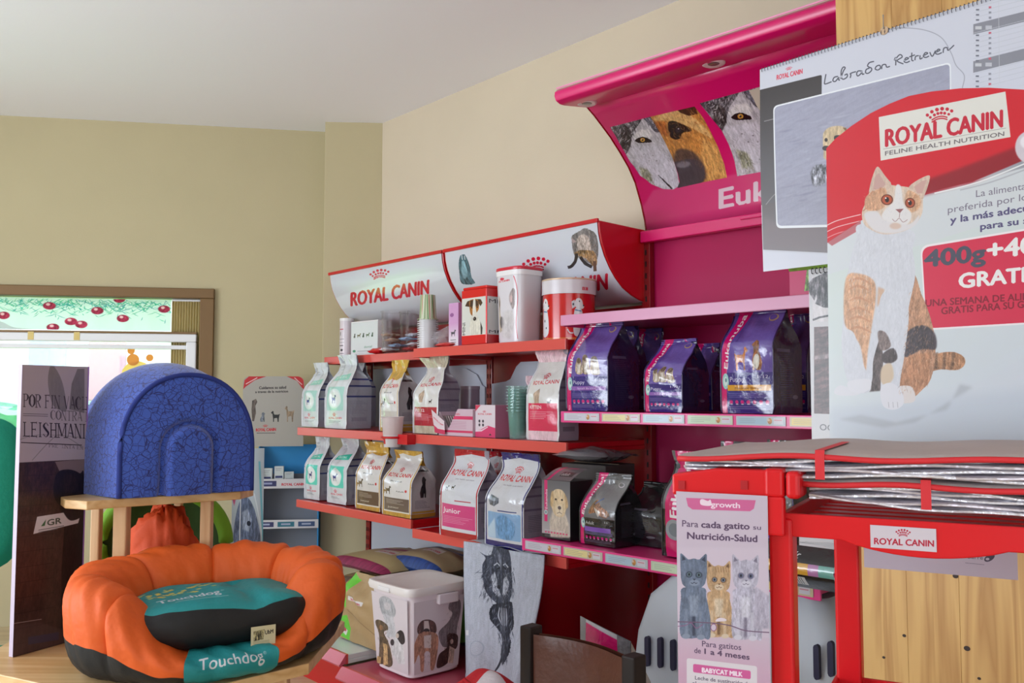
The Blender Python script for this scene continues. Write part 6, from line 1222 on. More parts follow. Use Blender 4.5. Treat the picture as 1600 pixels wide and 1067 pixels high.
# cardboard display near the back wall
Dd = Fr(tuple(XY(398, 800, 1.4-(800-618)/1400*4.72)), math.radians(8)); a1 = A(Dd, 458, 0, 760); z_h0, z_h1 = zat(Dd, 430, 697, 0), zat(Dd, 430, 588, 0); ha, hb_ = A(Dd, 380, 0, 640), A(Dd, 475, 0, 640)
blue_c = mat('blue_card', (30, 130, 190), .5); grey_c = mat('tray_white', (214, 212, 214), .5); dk_c = mat('grey_card_inside', (120, 122, 130), .7)
t = thing('cardboard_stand', 'blue cardboard leaflet stand with grey header board near the back wall', 'display stand', Dd.P(0, 0, FZ), Dd.ang)
c = Cv(420, 480, (170, 164, 156), planeM(Dd, .02, ha, hb_, z_h0, z_h1, 420, 480))
c.p([(380, 608), (382, 594), (389, 588), (416, 588), (398, 594), (384, 604)], (190, 30, 34)); c.p([(475, 608), (474, 588), (448, 588), (464, 595), (472, 606)], (190, 30, 34)); c.l([(384, 600), (402, 590)], 1.2, (226, 206, 206)); c.l([(460, 590), (472, 601)], 1.2, (226, 206, 206))
c.t('Cuidamos su salud', 405, 608, 447, 607, 4.2, (60, 54, 54), .06); c.t('a traves de la nutricion', 399, 614, 450, 613, 3.6, (60, 54, 54), .06)
c.p([(394, 626), (400, 623), (402, 628), (399, 634), (400, 645), (397, 658), (394, 658), (393, 640)], (96, 84, 76), fur=.4); dogshape(c, 411, 659, 15, (110, 116, 126), ar=1., sit=True); dogshape(c, 430, 659, 17, (30, 30, 30), -1, .2, ar=.75); dogshape(c, 452, 659, 25, (150, 128, 104), -1, .3, ar=.55)
c.logo(400, 674, 431, 673, 4.5, (196, 40, 50), .06); c.r(401, 676, 430, 677, (90, 80, 84))
mb = MB(); mb.rrp = None
def rrect(x0, x1, z0, z1, r):
    out = []
    for cx, cz, q0 in ((x1-r, z0+r*0, -PI/2), (x1-r, z1-r, 0), (x0+r, z1-r, PI/2), (x0+r, z0, PI)):
        if cz == z0: out.append((x1 if cx > x0+r else x0, z0)); continue
        for k in range(7): q = q0+PI/2*k/6; out.append((cx+r*math.cos(q), cz+r*math.sin(q)))
    return out
pts = rrect(ha, hb_, z_h0-FZ, z_h1-FZ, .035); mb = MB(); mb.xz(pts, -.018, -.012, 0); n = len(pts)
mb.add([(x, -.0195, z) for x, z in pts], [list(range(n))], 1, [[((x-ha)/(hb_-ha), (z-(z_h0-FZ))/(z_h1-z_h0)) for x, z in pts]]); mb.build('header_board', [grey_c, c.mat('stand_header', .5)], t, fix=False)
Wd = A(Dd, 500, -.1, 780); zT = z_h0-FZ
mb = MB(); mb.box(0, Wd, .16, .168, 0, zT+.0); mb.build('back_panel', blue_c, t)
mb = MB(); mb.box(.008, Wd-.008, .15, .158, 0, zat(Dd, 440, 735, 0)-FZ-.03); mb.build('inner_back', dk_c, t)
for x in (0., Wd-.006):
    mb = MB(); mb.prof([(-.0, 0), (.16, 0), (.16, zT), (.12, zT), (.04, zT-.10), (0, zT-.14)], x, x+.006); mb.build('side_panel', blue_c, t)
for py, hgt, nl in ((748, .05, 2), (812, .045, 3), (868, .04, 3)):
    z = zat(Dd, 440, py, 0)-FZ
    c = Cv(360, 70, (208, 204, 208)); 
    if nl == 2: c.r(14, 14, 120, 54, (52, 52, 100)); c.r(34, 26, 96, 40, (150, 156, 190)); c.logo(150, 50, 280, 50, 18, (200, 40, 56), .05, False)
    else: [(c.r(14+k*116, 16, 108+k*116, 56, [(52, 52, 100), (40, 110, 130), (56, 80, 120)][k]), c.r(34+k*116, 28, 86+k*116, 42, (160, 170, 196))) for k in range(3)]
    mb = MB(); mb.box(.006, Wd-.006, 0, .15, z-hgt*.9, z-hgt*.9+.006, 0); mb.box(.0, Wd, -.006, 0, z-hgt, z, 0); mb.quad([(0, -.007, z-hgt), (Wd, -.007, z-hgt), (Wd, -.007, z), (0, -.007, z)], 1); tr = mb.build('tray', [grey_c, c.mat('tray_front', .5)], t, fix=False)
zt1 = zat(Dd, 440, 748, 0)-.05
for k, (px, h_) in enumerate(((418, .09), (436, .10), (452, .07))):
    a = A(Dd, px, -.05, 730); c = Cv(90, 120, (206, 212, 210)); c.r(10, 60, 80, 74, (50, 56, 110)); c.r(10, 80, 70, 96, (110, 190, 170)); c.r(12, 12, 70, 16, (150, 150, 160)); c.r(12, 24, 60, 27, (150, 150, 160))
    mb = MB(); mb.box(-.024, .024, 0, .03, 0, h_); mb.quad([(-.024, -.0006, 0), (.024, -.0006, 0), (.024, -.0006, h_), (-.024, -.0006, h_)], 1); o = mb.build('medicine_box', [grey_c, c.mat('medicine_box', .4)], loc=Dd.P(a, -.05, zt1+.012), rotz=Dd.ang+.1*(k-1), fix=False)
    tag(o, ['small white medicine box, left one in the top tray of the blue stand', 'taller white medicine box in the middle of the top tray', 'short white medicine box at the right of the top tray'][k], 'box', 'boxes in the top tray')
# teal office chair at the left edge
t = thing('teal_chair', 'teal fabric chair with rounded back at the left edge by the window', 'chair', ((-60-800)/1400*2.75, 2.75, FZ), .35)
tl = mat('emerald_cloth', (10, 130, 104), .8, bump=.2, bscale=60)
mb = MB(); q_ = lambda k: (math.copysign(abs(math.cos(k))**.55, math.cos(k)), math.copysign(abs(math.sin(k))**.55, math.sin(k)))
def bkc(sg): return lambda u, v: (.19*q_(2*PI*u)[0]*v, sg*.04*(1-v**4)**.5, .92+.24*q_(2*PI*u)[1]*v)
mb.grid(bkc(-1), 40, 10); mb.grid(bkc(1), 40, 10); mb.build('backrest', tl, t, smooth=True)
mb = MB(); mb.box(-.22, .22, -.45, -.02, .38, .47); mb.build('seat', tl, t, bevel=.03); mb = MB(); mb.box(-.03, .03, .02, .05, .40, .8); mb.build('back_bar', black_m, t); mb = MB(); mb.lathe([(.03, .06), (.03, .4)], 16, 0, -.2); mb.build('gas_column', black_m, t)
for k in range(5): q = 2*PI*k/5; mb = MB(); mb.tube([(0, -.2, .08), (.26*math.cos(q), -.2+.26*math.sin(q), .05)], .018, 8); mb.lathe([(.02, .0), (.025, .02), (.02, .05)], 10, .26*math.cos(q), -.2+.26*math.sin(q)); mb.build('leg', black_m, t, smooth=True)
# ------------------------------------------------------------------ right foreground: pine panel, calendars, poster, red rack
PF = FrVP(1312, 300, 1.78, -430)
t = thing('pine_panel', 'tall pine board panel at the right carrying calendars', 'panel', PF.P(0, 0, FZ), PF.ang); x = 0
for k, w in enumerate((.115, .095, .12, .10, .115, .10, .12, .11)):
    mb = MB(); mb.box(x+.0002, x+w-.0002, 0, .02, 0, CZ-FZ-.002); o = mb.build('plank', pine, t, bevel=.0003, seg=1); x += w
    if k: o.delta_location = (0, 0, 0)
for zc_ in (.4, 1.3, 2.3): mb = MB(); mb.box(.02, x-.02, .02, .05, zc_, zc_+.06); mb.build('batten', pine, t)
kn = mat('dark_knot', (44, 26, 18), .6)
for px, py, r_ in ((1413, 993, .0035), (1511, 1013, .0055), (1381, 1027, .003), (1493, 900, .005), (1530, 1060, .003)):
    a, z = (float(v) for v in PF.hit(px, py, 0)); mb = MB(); mb.xz([(a+r_*math.cos(q*PI/5), z-FZ+r_*.8*math.sin(q*PI/5)) for q in range(10)], -.0008, .004); mb.build('peg_hole', kn, t)
def sheet(name, label, cat, fr, b, a0, a1, z0, z1, m, th=.0012, back=None, bow=.0):
    t = thing(name, label, cat, fr.P(a0, b, z0), fr.ang); w = a1-a0; h = z1-z0
    f = lambda u, v: (w*u, -bow*math.sin(PI*v)*(1-u)+0., h*v)
    mb = MB(); mb.grid(f, 16, 16); mb.build('printed_sheet', m, t, smooth=True, fix=False)
    mb = MB(); mb.grid(lambda u, v: (lambda p: (p[0], p[1]+th, p[2]))(f(u, v)), 16, 16); mb.build('backing_sheet', back or white_pl, t, smooth=True, fix=False)
    return t
# second calendar behind
b2 = .012; a0 = A(PF, 1266, b2, 560); a1 = a0+.30; z0 = zat(PF, 1268, 700, b2); z1 = zat(PF, 1266, 421, b2)
c = Cv(500, 620, (198, 196, 200), planeM(PF, b2, a0, a1, z0, z1, 500, 620)); c.p([(1269, 432), (1400, 420), (1400, 500), (1270, 503)], (206, 200, 204), fur=.1); c.p([(1269, 434), (1400, 400), (1400, 470), (1285, 480), (1276, 460), (1270, 470)], (70, 66, 70), fur=1.6, jit=4); c.l([(1270, 500), (1280, 496), (1300, 492), (1330, 486)], 3, (70, 64, 68), fur=1)
c.p([(1272, 511), (1400, 505), (1400, 650), (1272, 646)], (86, 62, 64), fur=.6, fdir=(.6, 3.)); c.p([(1272, 556), (1310, 550), (1310, 558), (1272, 562)], (150, 130, 134), soft=2, fur=.4); c.t('OCTUBRE', 1281, 672, 1345, 675, 9.5, (70, 66, 74), .0)
t = sheet('wall_calendar', 'narrow white calendar page with dark landscape photos showing OC', 'calendar', PF, b2, a0, a1, z0, z1, c.mat('calendar_two', .35, coat=.15))
mb = MB(); [mb.tube([(.01+k*.009, -.002+.004*math.cos(q), (z1-z0)-.004+.006*math.sin(q)) for q in (0, 1, 2, 3, 4, 5)], .0011, 5) for k in range(32)]; o = mb.build('spiral_binding', mat('black_wire', (40, 38, 44), .4), t); o['kind'] = 'stuff'
# first calendar (large)
b1 = .03; a0 = A(PF, 1190, b1, 265); a1 = a0+.64; z1 = zat(PF, 1190, 108, b1); z0 = zat(PF, 1196, 424, b1)
M = planeM(PF, b1, a0, a1, z0, z1, 1150, 800); c = Cv(1150, 800, (206, 208, 220), M); print('cal', a1-a0, z1-z0)
c.logo(1214, 125, 1254, 115, 7.5, (214, 60, 84), .04)
c.p([(1189, 142), (1284, 118), (1284, 360), (1800, 300), (1800, 420), (1193, 390)], c.grad((1200, 140), (56, 50, 50), (1210, 380), (120, 112, 116)))
c.rr([(1150, 150), (1284.5, 117), (1285, 300), (1150, 330)], 3, c.grad((1200, 140), (58, 52, 52), (1200, 330), (104, 100, 106)))
c.l([(1195, 190), (1225, 183), (1250, 180)], 1.4, (140, 134, 138), sm=True); c.l([(1198, 320), (1215, 302), (1235, 300)], 1.4, (140, 134, 138), sm=True)
c.p([(1195, 340), (1220, 350), (1300, 350), (1300, 392), (1196, 388)], (120, 108, 112), soft=8); 
c.rr([(1209, 166), (1486, 97), (1490, 350), (1214, 357)], 8, (232, 234, 240)); c.rr([(1211, 168), (1484, 100), (1488, 346), (1216, 353)], 7, (152, 152, 172), fur=.0)
c.rr([(1211, 168), (1484, 100), (1488, 346), (1216, 353)], 7, (160, 160, 180), fur=.05, fdir=(.35, 2.6))
for k in range(46): x = RS.uniform(1216, 1300); y = RS.uniform(185, 345); L_ = RS.uniform(8, 40); c.l([(x, y), (x+L_*.5, y-L_*.12+1), (x+L_, y-L_*.22)], [.5, RS.uniform(1, 3.5), .5], [(124, 124, 148), (186, 186, 206)][k % 2], al=.5, soft=2)
c.p([(1287, 215), (1289, 206), (1298, 199), (1312, 197), (1322, 200), (1334, 210), (1345, 230), (1330, 250), (1292, 250), (1288, 235)], (206, 182, 146), sm=True, fur=.2, soft=1); c.e(1292, 219, 2.5, 3, (50, 40, 40)); c.p([(1305, 213), (1314, 212), (1318, 219), (1306, 220)], (40, 34, 36), sm=True); c.e(1292, 232, 6, 4, (50, 40, 40)); c.p([(1318, 200), (1323, 200), (1326, 210)], (120, 90, 60)); c.p([(1270, 262), (1292, 258), (1292, 285), (1272, 290)], (120, 120, 130), fur=1.0, soft=2, jit=2)
# handwritten style title
hw_ = (70, 70, 84)
def pen(pts, w=1.7): c.l(pts, w, hw_, sm=True)
def hx(x, y): return (1288+x, 133-y-(x)*.265)    # along the baseline
W_H = [[(3, 17), (1, 5), (2, 1), (12, 2)], [(22, 8), (16, 8), (14, 3), (18, 1), (23, 6), (23, 2), (25, 1)], [(26, 3), (30, 14), (33, 19), (30, 21), (27, 16), (27, 6), (30, 1), (36, 3), (36, 8), (32, 7)], [(41, 0), (42, 5), (41, 7), (45, 8), (50, 8)], [(58, 7), (53, 8), (51, 4), (53, 0), (58, 3), (59, 7), (60, 1), (63, 1)], [(71, 8), (66, 7), (65, 2), (69, 0), (74, 3), (74, 7), (70, 10), (68, 13), (71, 17), (78, 17)], [(84, 1), (80, 4), (82, 8), (87, 8), (88, 3), (84, 1)], [(90, 1), (91, 7), (96, 7), (98, 2), (103, 2)],
       [(112, 1), (112, 14), (110, 10), (118, 17), (122, 12), (114, 8), (124, 0)], [(125, 5), (132, 7), (128, 9), (125, 4), (129, 1), (134, 2)], [(137, 15), (137, 3), (140, 1)], [(133, 9), (142, 10)], [(142, 1), (143, 7), (148, 7)], [(150, 7), (150, 1), (154, 2)], [(156, 5), (162, 7), (158, 9), (155, 4), (159, 1), (164, 2)], [(165, 8), (169, 0), (174, 8)], [(175, 5), (181, 7), (178, 9), (174, 4), (178, 1), (184, 2)], [(186, 1), (187, 8), (192, 8), (194, 3), (203, 9)]]
for s_ in W_H: pen([hx(x*1.0, y*.95) for x, y in s_])
c.l([(1378, 50), (1400, 44), (1440, 46), (1470, 58), (1486, 82), (1494, 102), (1507, 118), (1504, 138)], 1.4, (150, 150, 164), sm=True, al=.8)
# month table
for y, hh_ in ((38, 16), (96, 18)): c.p([(1521, y), (1900, y-95), (1900, y-95+hh_), (1521, y+hh_)], (138, 138, 148)); c.r(1524, y+3, 1534, y+8, (200, 200, 206)); c.r(1540, y+2, 1550, y+8, (190, 190, 200))
for k in range(17):
    y = 12+k*8.0
    if 34 < y < 52 or 92 < y < 112: continue
    c.l([(1521, y), (1900, y-97)], .7, (190, 192, 204)); c.r(1525, y+2, 1530, y+4.5, (110, 110, 124)); c.r(1545, y-2, 1549, y+1.5, (200, 90, 110) if k % 5 == 0 else (140, 140, 154))
c.l([(1560, -20), (1562, 130)], .7, (200, 200, 210))
t = sheet('wall_calendar', 'large calendar with a retriever swimming in grey water and handwritten title', 'calendar', PF, b1, a0, a1, z0, z1, c.mat('calendar_one', .35, coat=.15), bow=.004)
mb = MB(); n_ = 86
for k in range(n_): mb.tube([(.006+k*(a1-a0-.012)/n_, -.003*math.cos(q)-.0, (z1-z0)-.003+.005*math.sin(q)) for q in (-1., 0, 1, 2, 3)], .0009, 4)
o = mb.build('spiral_binding', mat('grey_wire', (90, 90, 104), .35, metal=.5), t); o['kind'] = 'stuff'
a, z = (float(v) for v in PF.hit(1382, 48, .03)); mb = MB(); mb.xz([(a-a0+.009*math.cos(q*PI/8)*.9, z-z0+.008*math.sin(q*PI/8)) for q in range(16)], -.002, .004); mb.build('hanger_tab', mat('tan_paper', (190, 160, 130), .6), t)
mb = MB(); mb.tube([(a-a0, -.004, z-z0+.03), (a-a0, -.004, z-z0+.004), (a-a0, .028, z-z0-.002)], .0012, 6); mb.build('hook_nail', mat('steel_nail', (150, 150, 150), .3, metal=.8), t)
# big cat poster
Q = FrVP(1291, 460, 1.45, -750); a1 = A(Q, 1700, 0, 400); z0 = zat(Q, 1300, 742, 0); z1 = zat(Q, 1430, 120, 0)+.02
W_, H_ = 1300, int(1300*(z1-z0)/a1); c = Cv(W_, H_, (206, 210, 214), planeM(Q, 0, 0, a1, z0, z1, W_, H_))
c.p([(1290, 430), (1700, 300), (1700, 600), (1290, 700)], c.grad((1350, 420), (204, 212, 210), (1500, 650), (206, 210, 218)), soft=0)
c.p([(1280, 640), (1700, 600), (1700, 760), (1280, 760)], (194, 200, 210), soft=30)
rd = (208, 22, 40)
c.p([(1289, 232), (1289, 382), (1360, 335), (1400, 318), (1450, 303), (1510, 288), (1560, 272), (1600, 256), (1720, 190), (1720, 100), (1500, 90), (1289, 100)], rd, sm=False)
c.p([(1440, 306), (1520, 286), (1600, 256), (1600, 225), (1560, 240), (1480, 270), (1420, 290)], (130, 22, 36), soft=9, al=.8)
c.p([(1440, 304), (1520, 284), (1600, 250), (1720, 180), (1720, 230), (1600, 262), (1500, 290)], c.grad((1500, 280), (206, 206, 208), (1600, 260), (150, 150, 160)), soft=2); c.l([(1460, 302), (1530, 284), (1610, 252)], 2, (236, 236, 236), sm=True, soft=1); c.l([(1500, 297), (1550, 284), (1620, 258)], 2, (176, 176, 184), sm=True, soft=1)
for k, (y, al) in enumerate(((352, .9), (362, .8), (372, .6))): c.l([(1292, y), (1310, y-8), (1345, y-17)], 1.2, (240, 226, 226), sm=True, al=al)
c.p([(1292, 378), (1345, 344), (1345, 358), (1300, 384)], (176, 60, 70), soft=1, al=.7)
# white logo box
c.p([(1373, 183), (1571, 143), (1579, 214), (1376, 251)], (222, 218, 212)); c.t('ROYAL CANIN', 1384, 229, 1566, 198, 26, (196, 24, 52), .055); c.crown(1468, 187, 40, (196, 24, 52), -.17); c.t('FELINE HEALTH NUTRITION', 1383, 243, 1569, 212, 6.5, (110, 100, 104), .03); c.l([(1380, 233), (1572, 200)], .8, (160, 150, 150))
c.t('La alimentacion', 1525, 308, 1632, 291, 10.5, (120, 112, 130)); c.t('preferida por los gatos', 1481, 333, 1660, 303, 10.5, (120, 112, 130)); c.t('y la más adecuada', 1485, 349, 1636, 325, 10.5, (86, 78, 120), .055); c.t('para su salud', 1532, 359, 1640, 344, 10, (86, 78, 120), .055)
c.rr([(1438, 384), (1720, 338), (1720, 500), (1446, 516)], 14, (236, 226, 228)); c.rr([(1440.5, 387), (1720, 341), (1720, 497), (1448, 513)], 13, (210, 44, 76))
c.t('400g', 1445, 417, 1539, 407, 25, (76, 76, 92), .07); c.t('+400g', 1543, 405, 1664, 389, 27, (232, 228, 226), .06); c.t('GRATIS', 1499, 450, 1620, 438, 22, (232, 228, 226), .07)
c.t('UNA SEMANA DE ALIMENTO', 1446, 479, 1652, 465, 10.5, (130, 22, 46), .04); c.t('GRATIS PARA SU GATO', 1471, 491, 1632, 478, 10.5, (130, 22, 46), .04)
c.e(1610, 230, 24, 26, (206, 196, 204), soft=2); c.e(1604, 222, 10, 10, (232, 226, 232), soft=3)
# the cat
wht = (206, 206, 214); tab = (206, 160, 128); tab2 = (184, 124, 92); drk = (86, 74, 72)
c.p([(1310, 655), (1345, 648), (1400, 660), (1480, 640), (1500, 600), (1520, 605), (1430, 660), (1380, 668)], (170, 172, 180), soft=8, al=.7)
c.p([(1450, 560), (1466, 552), (1490, 550), (1506, 558), (1507, 570), (1495, 578), (1470, 577), (1450, 580)], (176, 128, 96), sm=True, fur=.3, soft=1); [c.p([(1461+k*13, 551), (1466+k*13, 550), (1464+k*13, 577), (1459+k*13, 577)], (110, 84, 68), soft=2, al=.7, fur=.3) for k in range(3)]
c.p([(1425, 430), (1440, 460), (1455, 500), (1462, 545), (1455, 590), (1440, 610), (1420, 625), (1400, 620), (1395, 500)], (186, 140, 112), sm=True, fur=.25, jit=1)
c.p([(1416, 520), (1440, 508), (1460, 520), (1462, 545), (1440, 546), (1416, 558), (1408, 545)], (72, 64, 70), sm=True, fur=.35, soft=3)
c.p([(1420, 555), (1455, 550), (1450, 600), (1420, 620), (1404, 600)], (182, 130, 98), fur=.25, soft=3); c.p([(1398, 606), (1424, 604), (1430, 625), (1415, 630), (1400, 626)], (216, 206, 204), sm=True, soft=1)
c.p([(1354, 520), (1380, 500), (1382, 610), (1358, 612)], (92, 80, 80), fur=.4, soft=3)
c.p([(1345, 350), (1338, 372), (1330, 400), (1322, 440), (1320, 470), (1316, 520), (1318, 560), (1328, 590), (1360, 600), (1365, 560), (1380, 520), (1392, 560), (1412, 540), (1420, 480), (1430, 430), (1426, 390), (1424, 360)], wht, sm=True, fur=.04)
c.p([(1322, 434), (1345, 428), (1366, 440), (1368, 470), (1362, 510), (1356, 548), (1352, 580), (1344, 540), (1330, 520), (1319, 500)], tab, sm=True, fur=.2, soft=3)
for y in (440, 452, 470, 486, 500, 516): c.l([(1326, y), (1342, y-5), (1362, y+4)], [1, 4, 1], tab2, sm=True, soft=2, al=.6)
c.p([(1372, 448), (1382, 452), (1378, 470), (1370, 480)], (206, 170, 146), soft=4); c.p([(1316, 520), (1334, 520), (1345, 560), (1360, 596), (1358, 612), (1340, 614), (1328, 604), (1318, 570)], wht, sm=True, fur=.04, soft=1)
c.p([(1303, 612), (1312, 602), (1328, 606), (1345, 608), (1340, 617), (1312, 618)], (214, 212, 218), sm=True); c.p([(1326, 596), (1358, 592), (1360, 606), (1345, 614), (1328, 610)], (216, 214, 220), sm=True)
c.p([(1378, 460), (1412, 450), (1420, 490), (1414, 550), (1406, 600), (1408, 634), (1380, 634), (1376, 600), (1380, 560), (1374, 510)], wht, sm=True, fur=.04)
c.p([(1372, 518), (1384, 520), (1392, 540), (1380, 548), (1374, 540)], (130, 114, 112), sm=True, fur=.3, soft=2); c.p([(1380, 552), (1396, 544), (1402, 560), (1390, 568), (1378, 564)], (78, 68, 70), sm=True, fur=.3, soft=2); c.p([(1378, 574), (1392, 568), (1396, 590), (1384, 602), (1376, 594)], (206, 184, 160), sm=True, soft=3)
c.p([(1376, 606), (1392, 598), (1408, 610), (1412, 630), (1398, 640), (1380, 634)], (216, 214, 220), sm=True); [c.l([(1388+k*7, 628), (1389+k*7, 637)], .8, (170, 166, 174)) for k in range(3)]
# head
c.p([(1352, 318), (1347, 330), (1348, 345), (1356, 356), (1380, 366), (1410, 362), (1430, 350), (1440, 335), (1442, 320), (1440, 305), (1425, 294), (1400, 290), (1375, 288), (1360, 298)], (214, 190, 172), sm=True, fur=.1)
c.p([(1358, 305), (1362, 280), (1369, 262), (1374, 262), (1383, 275), (1393, 290), (1375, 302)], (206, 180, 164), fur=.1, jit=.5); c.p([(1364, 296), (1367, 276), (1373, 270), (1384, 288), (1376, 296)], (196, 158, 150), soft=1)
c.p([(1420, 292), (1436, 280), (1450, 274), (1453, 278), (1448, 296), (1440, 312), (1430, 300)], (206, 180, 164), fur=.1, jit=.5); c.p([(1428, 292), (1440, 283), (1448, 281), (1441, 302), (1433, 302)], (200, 160, 152), soft=1)
c.p([(1352, 310), (1362, 300), (1382, 294), (1386, 310), (1380, 325), (1362, 330), (1352, 325)], (208, 160, 128), sm=True, fur=.2, soft=2); c.p([(1418, 298), (1436, 306), (1438, 322), (1424, 332), (1414, 320)], (208, 164, 132), sm=True, fur=.2, soft=2)
for x, y, x2, y2 in ((1364, 298, 1358, 306), (1376, 293, 1374, 302), (1354, 325, 1348, 330), (1430, 304, 1426, 312)): c.l([(x, y), (x2, y2)], 2, (186, 124, 92), soft=1, al=.7)
c.p([(1400, 290), (1408, 292), (1412, 318), (1424, 334), (1418, 350), (1396, 352), (1378, 340), (1384, 326), (1396, 315)], (222, 216, 216), sm=True, soft=2); c.p([(1350, 335), (1370, 330), (1384, 345), (1420, 350), (1436, 336), (1430, 352), (1400, 364), (1366, 360)], (216, 210, 212), sm=True, soft=3)
tb_ = [(176, 116, 80), (226, 186, 156), (196, 146, 112)]; wt_ = [(228, 226, 232), (186, 184, 194)]
c.st([(1352, 300), (1384, 294), (1384, 326), (1350, 330)], 120, 5, 90, tb_, .8, .45, cen=(1400, 330)); c.st([(1416, 296), (1440, 304), (1438, 330), (1416, 326)], 90, 5, 90, tb_, .8, .45, cen=(1400, 330))
c.st([(1388, 296), (1412, 294), (1424, 345), (1380, 345)], 90, 5, 90, wt_, .8, .4, 25); c.st([(1340, 372), (1428, 370), (1420, 480), (1400, 560), (1370, 480), (1324, 440)], 420, 9, 95, wt_, 1., .35, 20)
c.st([(1322, 436), (1366, 440), (1360, 540), (1322, 510)], 220, 7, 110, tb_+[(226, 214, 206)], 1., .4, 25); c.st([(1424, 440), (1462, 545), (1450, 600), (1404, 616), (1412, 540)], 300, 8, 100, tb_+[(120, 84, 66)], 1., .4, 25); c.st([(1418, 518), (1460, 518), (1460, 546), (1412, 552)], 100, 7, 95, [(50, 44, 50), (110, 96, 92)], 1., .5); c.st([(1452, 556), (1500, 552), (1500, 574), (1452, 578)], 90, 6, 20, tb_, .9, .45)
c.e(1386, 312, 9.5, 8.5, (110, 50, 34)); c.e(1386, 312, 7.5, 6.8, (184, 84, 52)); c.e(1386, 312, 3.2, 4.2, (40, 20, 20)); c.e(1384, 309.5, 1.3, 1.1, (240, 236, 236))
c.e(1422, 317, 8, 8, (110, 50, 34)); c.e(1422, 317, 6.4, 6.4, (176, 82, 54)); c.e(1422, 317, 2.8, 3.8, (40, 20, 20)); c.e(1420, 314.5, 1.2, 1, (240, 236, 236))
c.p([(1399, 327), (1412, 326), (1406, 333)], (150, 92, 96)); c.l([(1406, 333), (1405, 340)], .9, (150, 110, 110)); c.l([(1394, 342), (1399, 346), (1405, 341), (1411, 347), (1418, 343)], .9, (160, 120, 120), sm=True); c.e(1399, 353, 9, 5, (206, 170, 150), soft=3, al=.7)
t = thing('cat_poster', 'large shaped poster with sitting cat and red arched top', 'poster', Q.P(0, 0, z0), Q.ang)
top_px = [(1291, 232), (1305, 217), (1330, 197), (1360, 177), (1390, 162), (1420, 150), (1455, 143), (1500, 138), (1545, 137), (1600, 140), (1650, 150), (1700, 166)]
pts = [(0, 0), (a1, 0)]+[tuple(float(v) for v in Q.hit(x, y, 0)) for x, y in top_px[::-1]]; pts = [(a, z-z0 if i > 1 else z) for i, (a, z) in enumerate(pts)]; n = len(pts)
mb = MB(); mb.xz(pts, .0004, .003, 0); mb.add([(x, 0, z) for x, z in pts], [list(range(n))], 1, [[(x/a1, z/(z1-z0)) for x, z in pts]]); mb.build('printed_board', [white_pl, c.mat('cat_poster', .35, coat=.12)], t, fix=False)
mb = MB(); mb.xz([(.1, 0), (.3, 0), (.2, .3)], .003, .006); mb.build('rear_strut', mat('grey_board', (160, 158, 156), .7), t)
# red plastic rack
G = FrVP(1218, 801, 1.02, -1800); redp = mat('red_plastic', (208, 10, 22), .42, coat=.1, spec=.4); zr_ = zat(G, 1218, 801, 0); zlo = zat(G, 1218, 837, 0); RW = .62; RD = .37
t = thing('plastic_rack', 'bright red plastic shelf rack in the right foreground', 'shelf', G.P(0, 0, 0), G.ang)
def rail_prof():
    pts = [(0, zr_), (RW, zr_), (RW, zlo)]; m_ = A(G, 1440, 0, 850); L2 = .16
    for k in range(13): x = m_+L2/2-L2*k/12; pts.append((x, zlo-.0125*math.sin(PI*k/12)**.8))
    return pts+[(0, zlo)]
mb = MB(); mb.xz(rail_prof(), 0, .006); mb.build('front_rail', redp, t, bevel=.0015)
mb = MB(); mb.box(0, .006, .006, RD-.006, zlo, zr_); mb.build('side_rail', redp, t, bevel=.0015)
mb = MB(); mb.box(0, RW, RD-.006, RD, zlo, zr_); mb.build('rear_rail', redp, t, bevel=.0015); mb = MB(); mb.box(RW-.006, RW, .006, RD-.006, zlo, zr_); mb.build('side_rail', redp, t, bevel=.0015)
for k in range(9):
    mb = MB(); y = .02+k*.04; mb.box(.006, RW-.006, y, y+.022, zlo-.0+.002, zlo+.008); mb.build('tray_slat', redp, t)
zl2 = 1.4-(1042-618)/1400*1.345
for y0, y1, x0, x1 in ((0, .006, 0, RW), (RD-.006, RD, 0, RW), (.006, RD-.006, 0, .006), (.006, RD-.006, RW-.006, RW)): mb = MB(); mb.box(x0, x1, y0, y1, zl2-.04, zl2); mb.build('lower_rail', redp, t, bevel=.0015)
mb = MB(); mb.box(.006, RW-.006, .006, RD-.006, zl2-.038, zl2-.03); mb.build('lower_tray', redp, t)
pw = A(G, 1240, 0, 900)-A(G, 1203, 0, 900); pa = A(G, 1203, 0, 900)
def post(x0, w, y0, d, z1): mb = MB(); mb.box(x0, x0+w, y0, y0+d, FZ, z1); mb.build('post', redp, t, bevel=.004, seg=3)
post(pa, pw, -.004, .03, zlo+.02)
pa2, pb2 = A(G, 1308, -RD, 950), A(G, 1347, -RD, 950); post(pa2, pb2-pa2, RD-.02, .03, zlo+.01); post(RW-.03, .035, 0, .03, zlo); post(RW-.03, .035, RD-.03, .03, zlo)
c = Cv(420, 170, (214, 202, 212), planeM(G, .001, A(G, 1360, .001, 840), A(G, 1463, .001, 840), zat(G, 1360, 855, .001), zat(G, 1361, 820, .001), 420, 170)); c.logo(1366, 850, 1459, 854, 9.5, (186, 26, 56), .05, False); c.crown(1411, 837, 22, (186, 26, 56), .04)
mb = MB(); sa0, sa1 = A(G, 1360, .001, 840), A(G, 1463, .001, 840); sz0, sz1 = zat(G, 1360, 855, .001), zat(G, 1361, 820, .001); mb.quad([(sa0, -.0008, sz0), (sa1, -.0008, sz0), (sa1, -.0008, sz1), (sa0, -.0008, sz1)]); mb.build('logo_sticker', c.mat('rack_sticker', .35), t, fix=False)
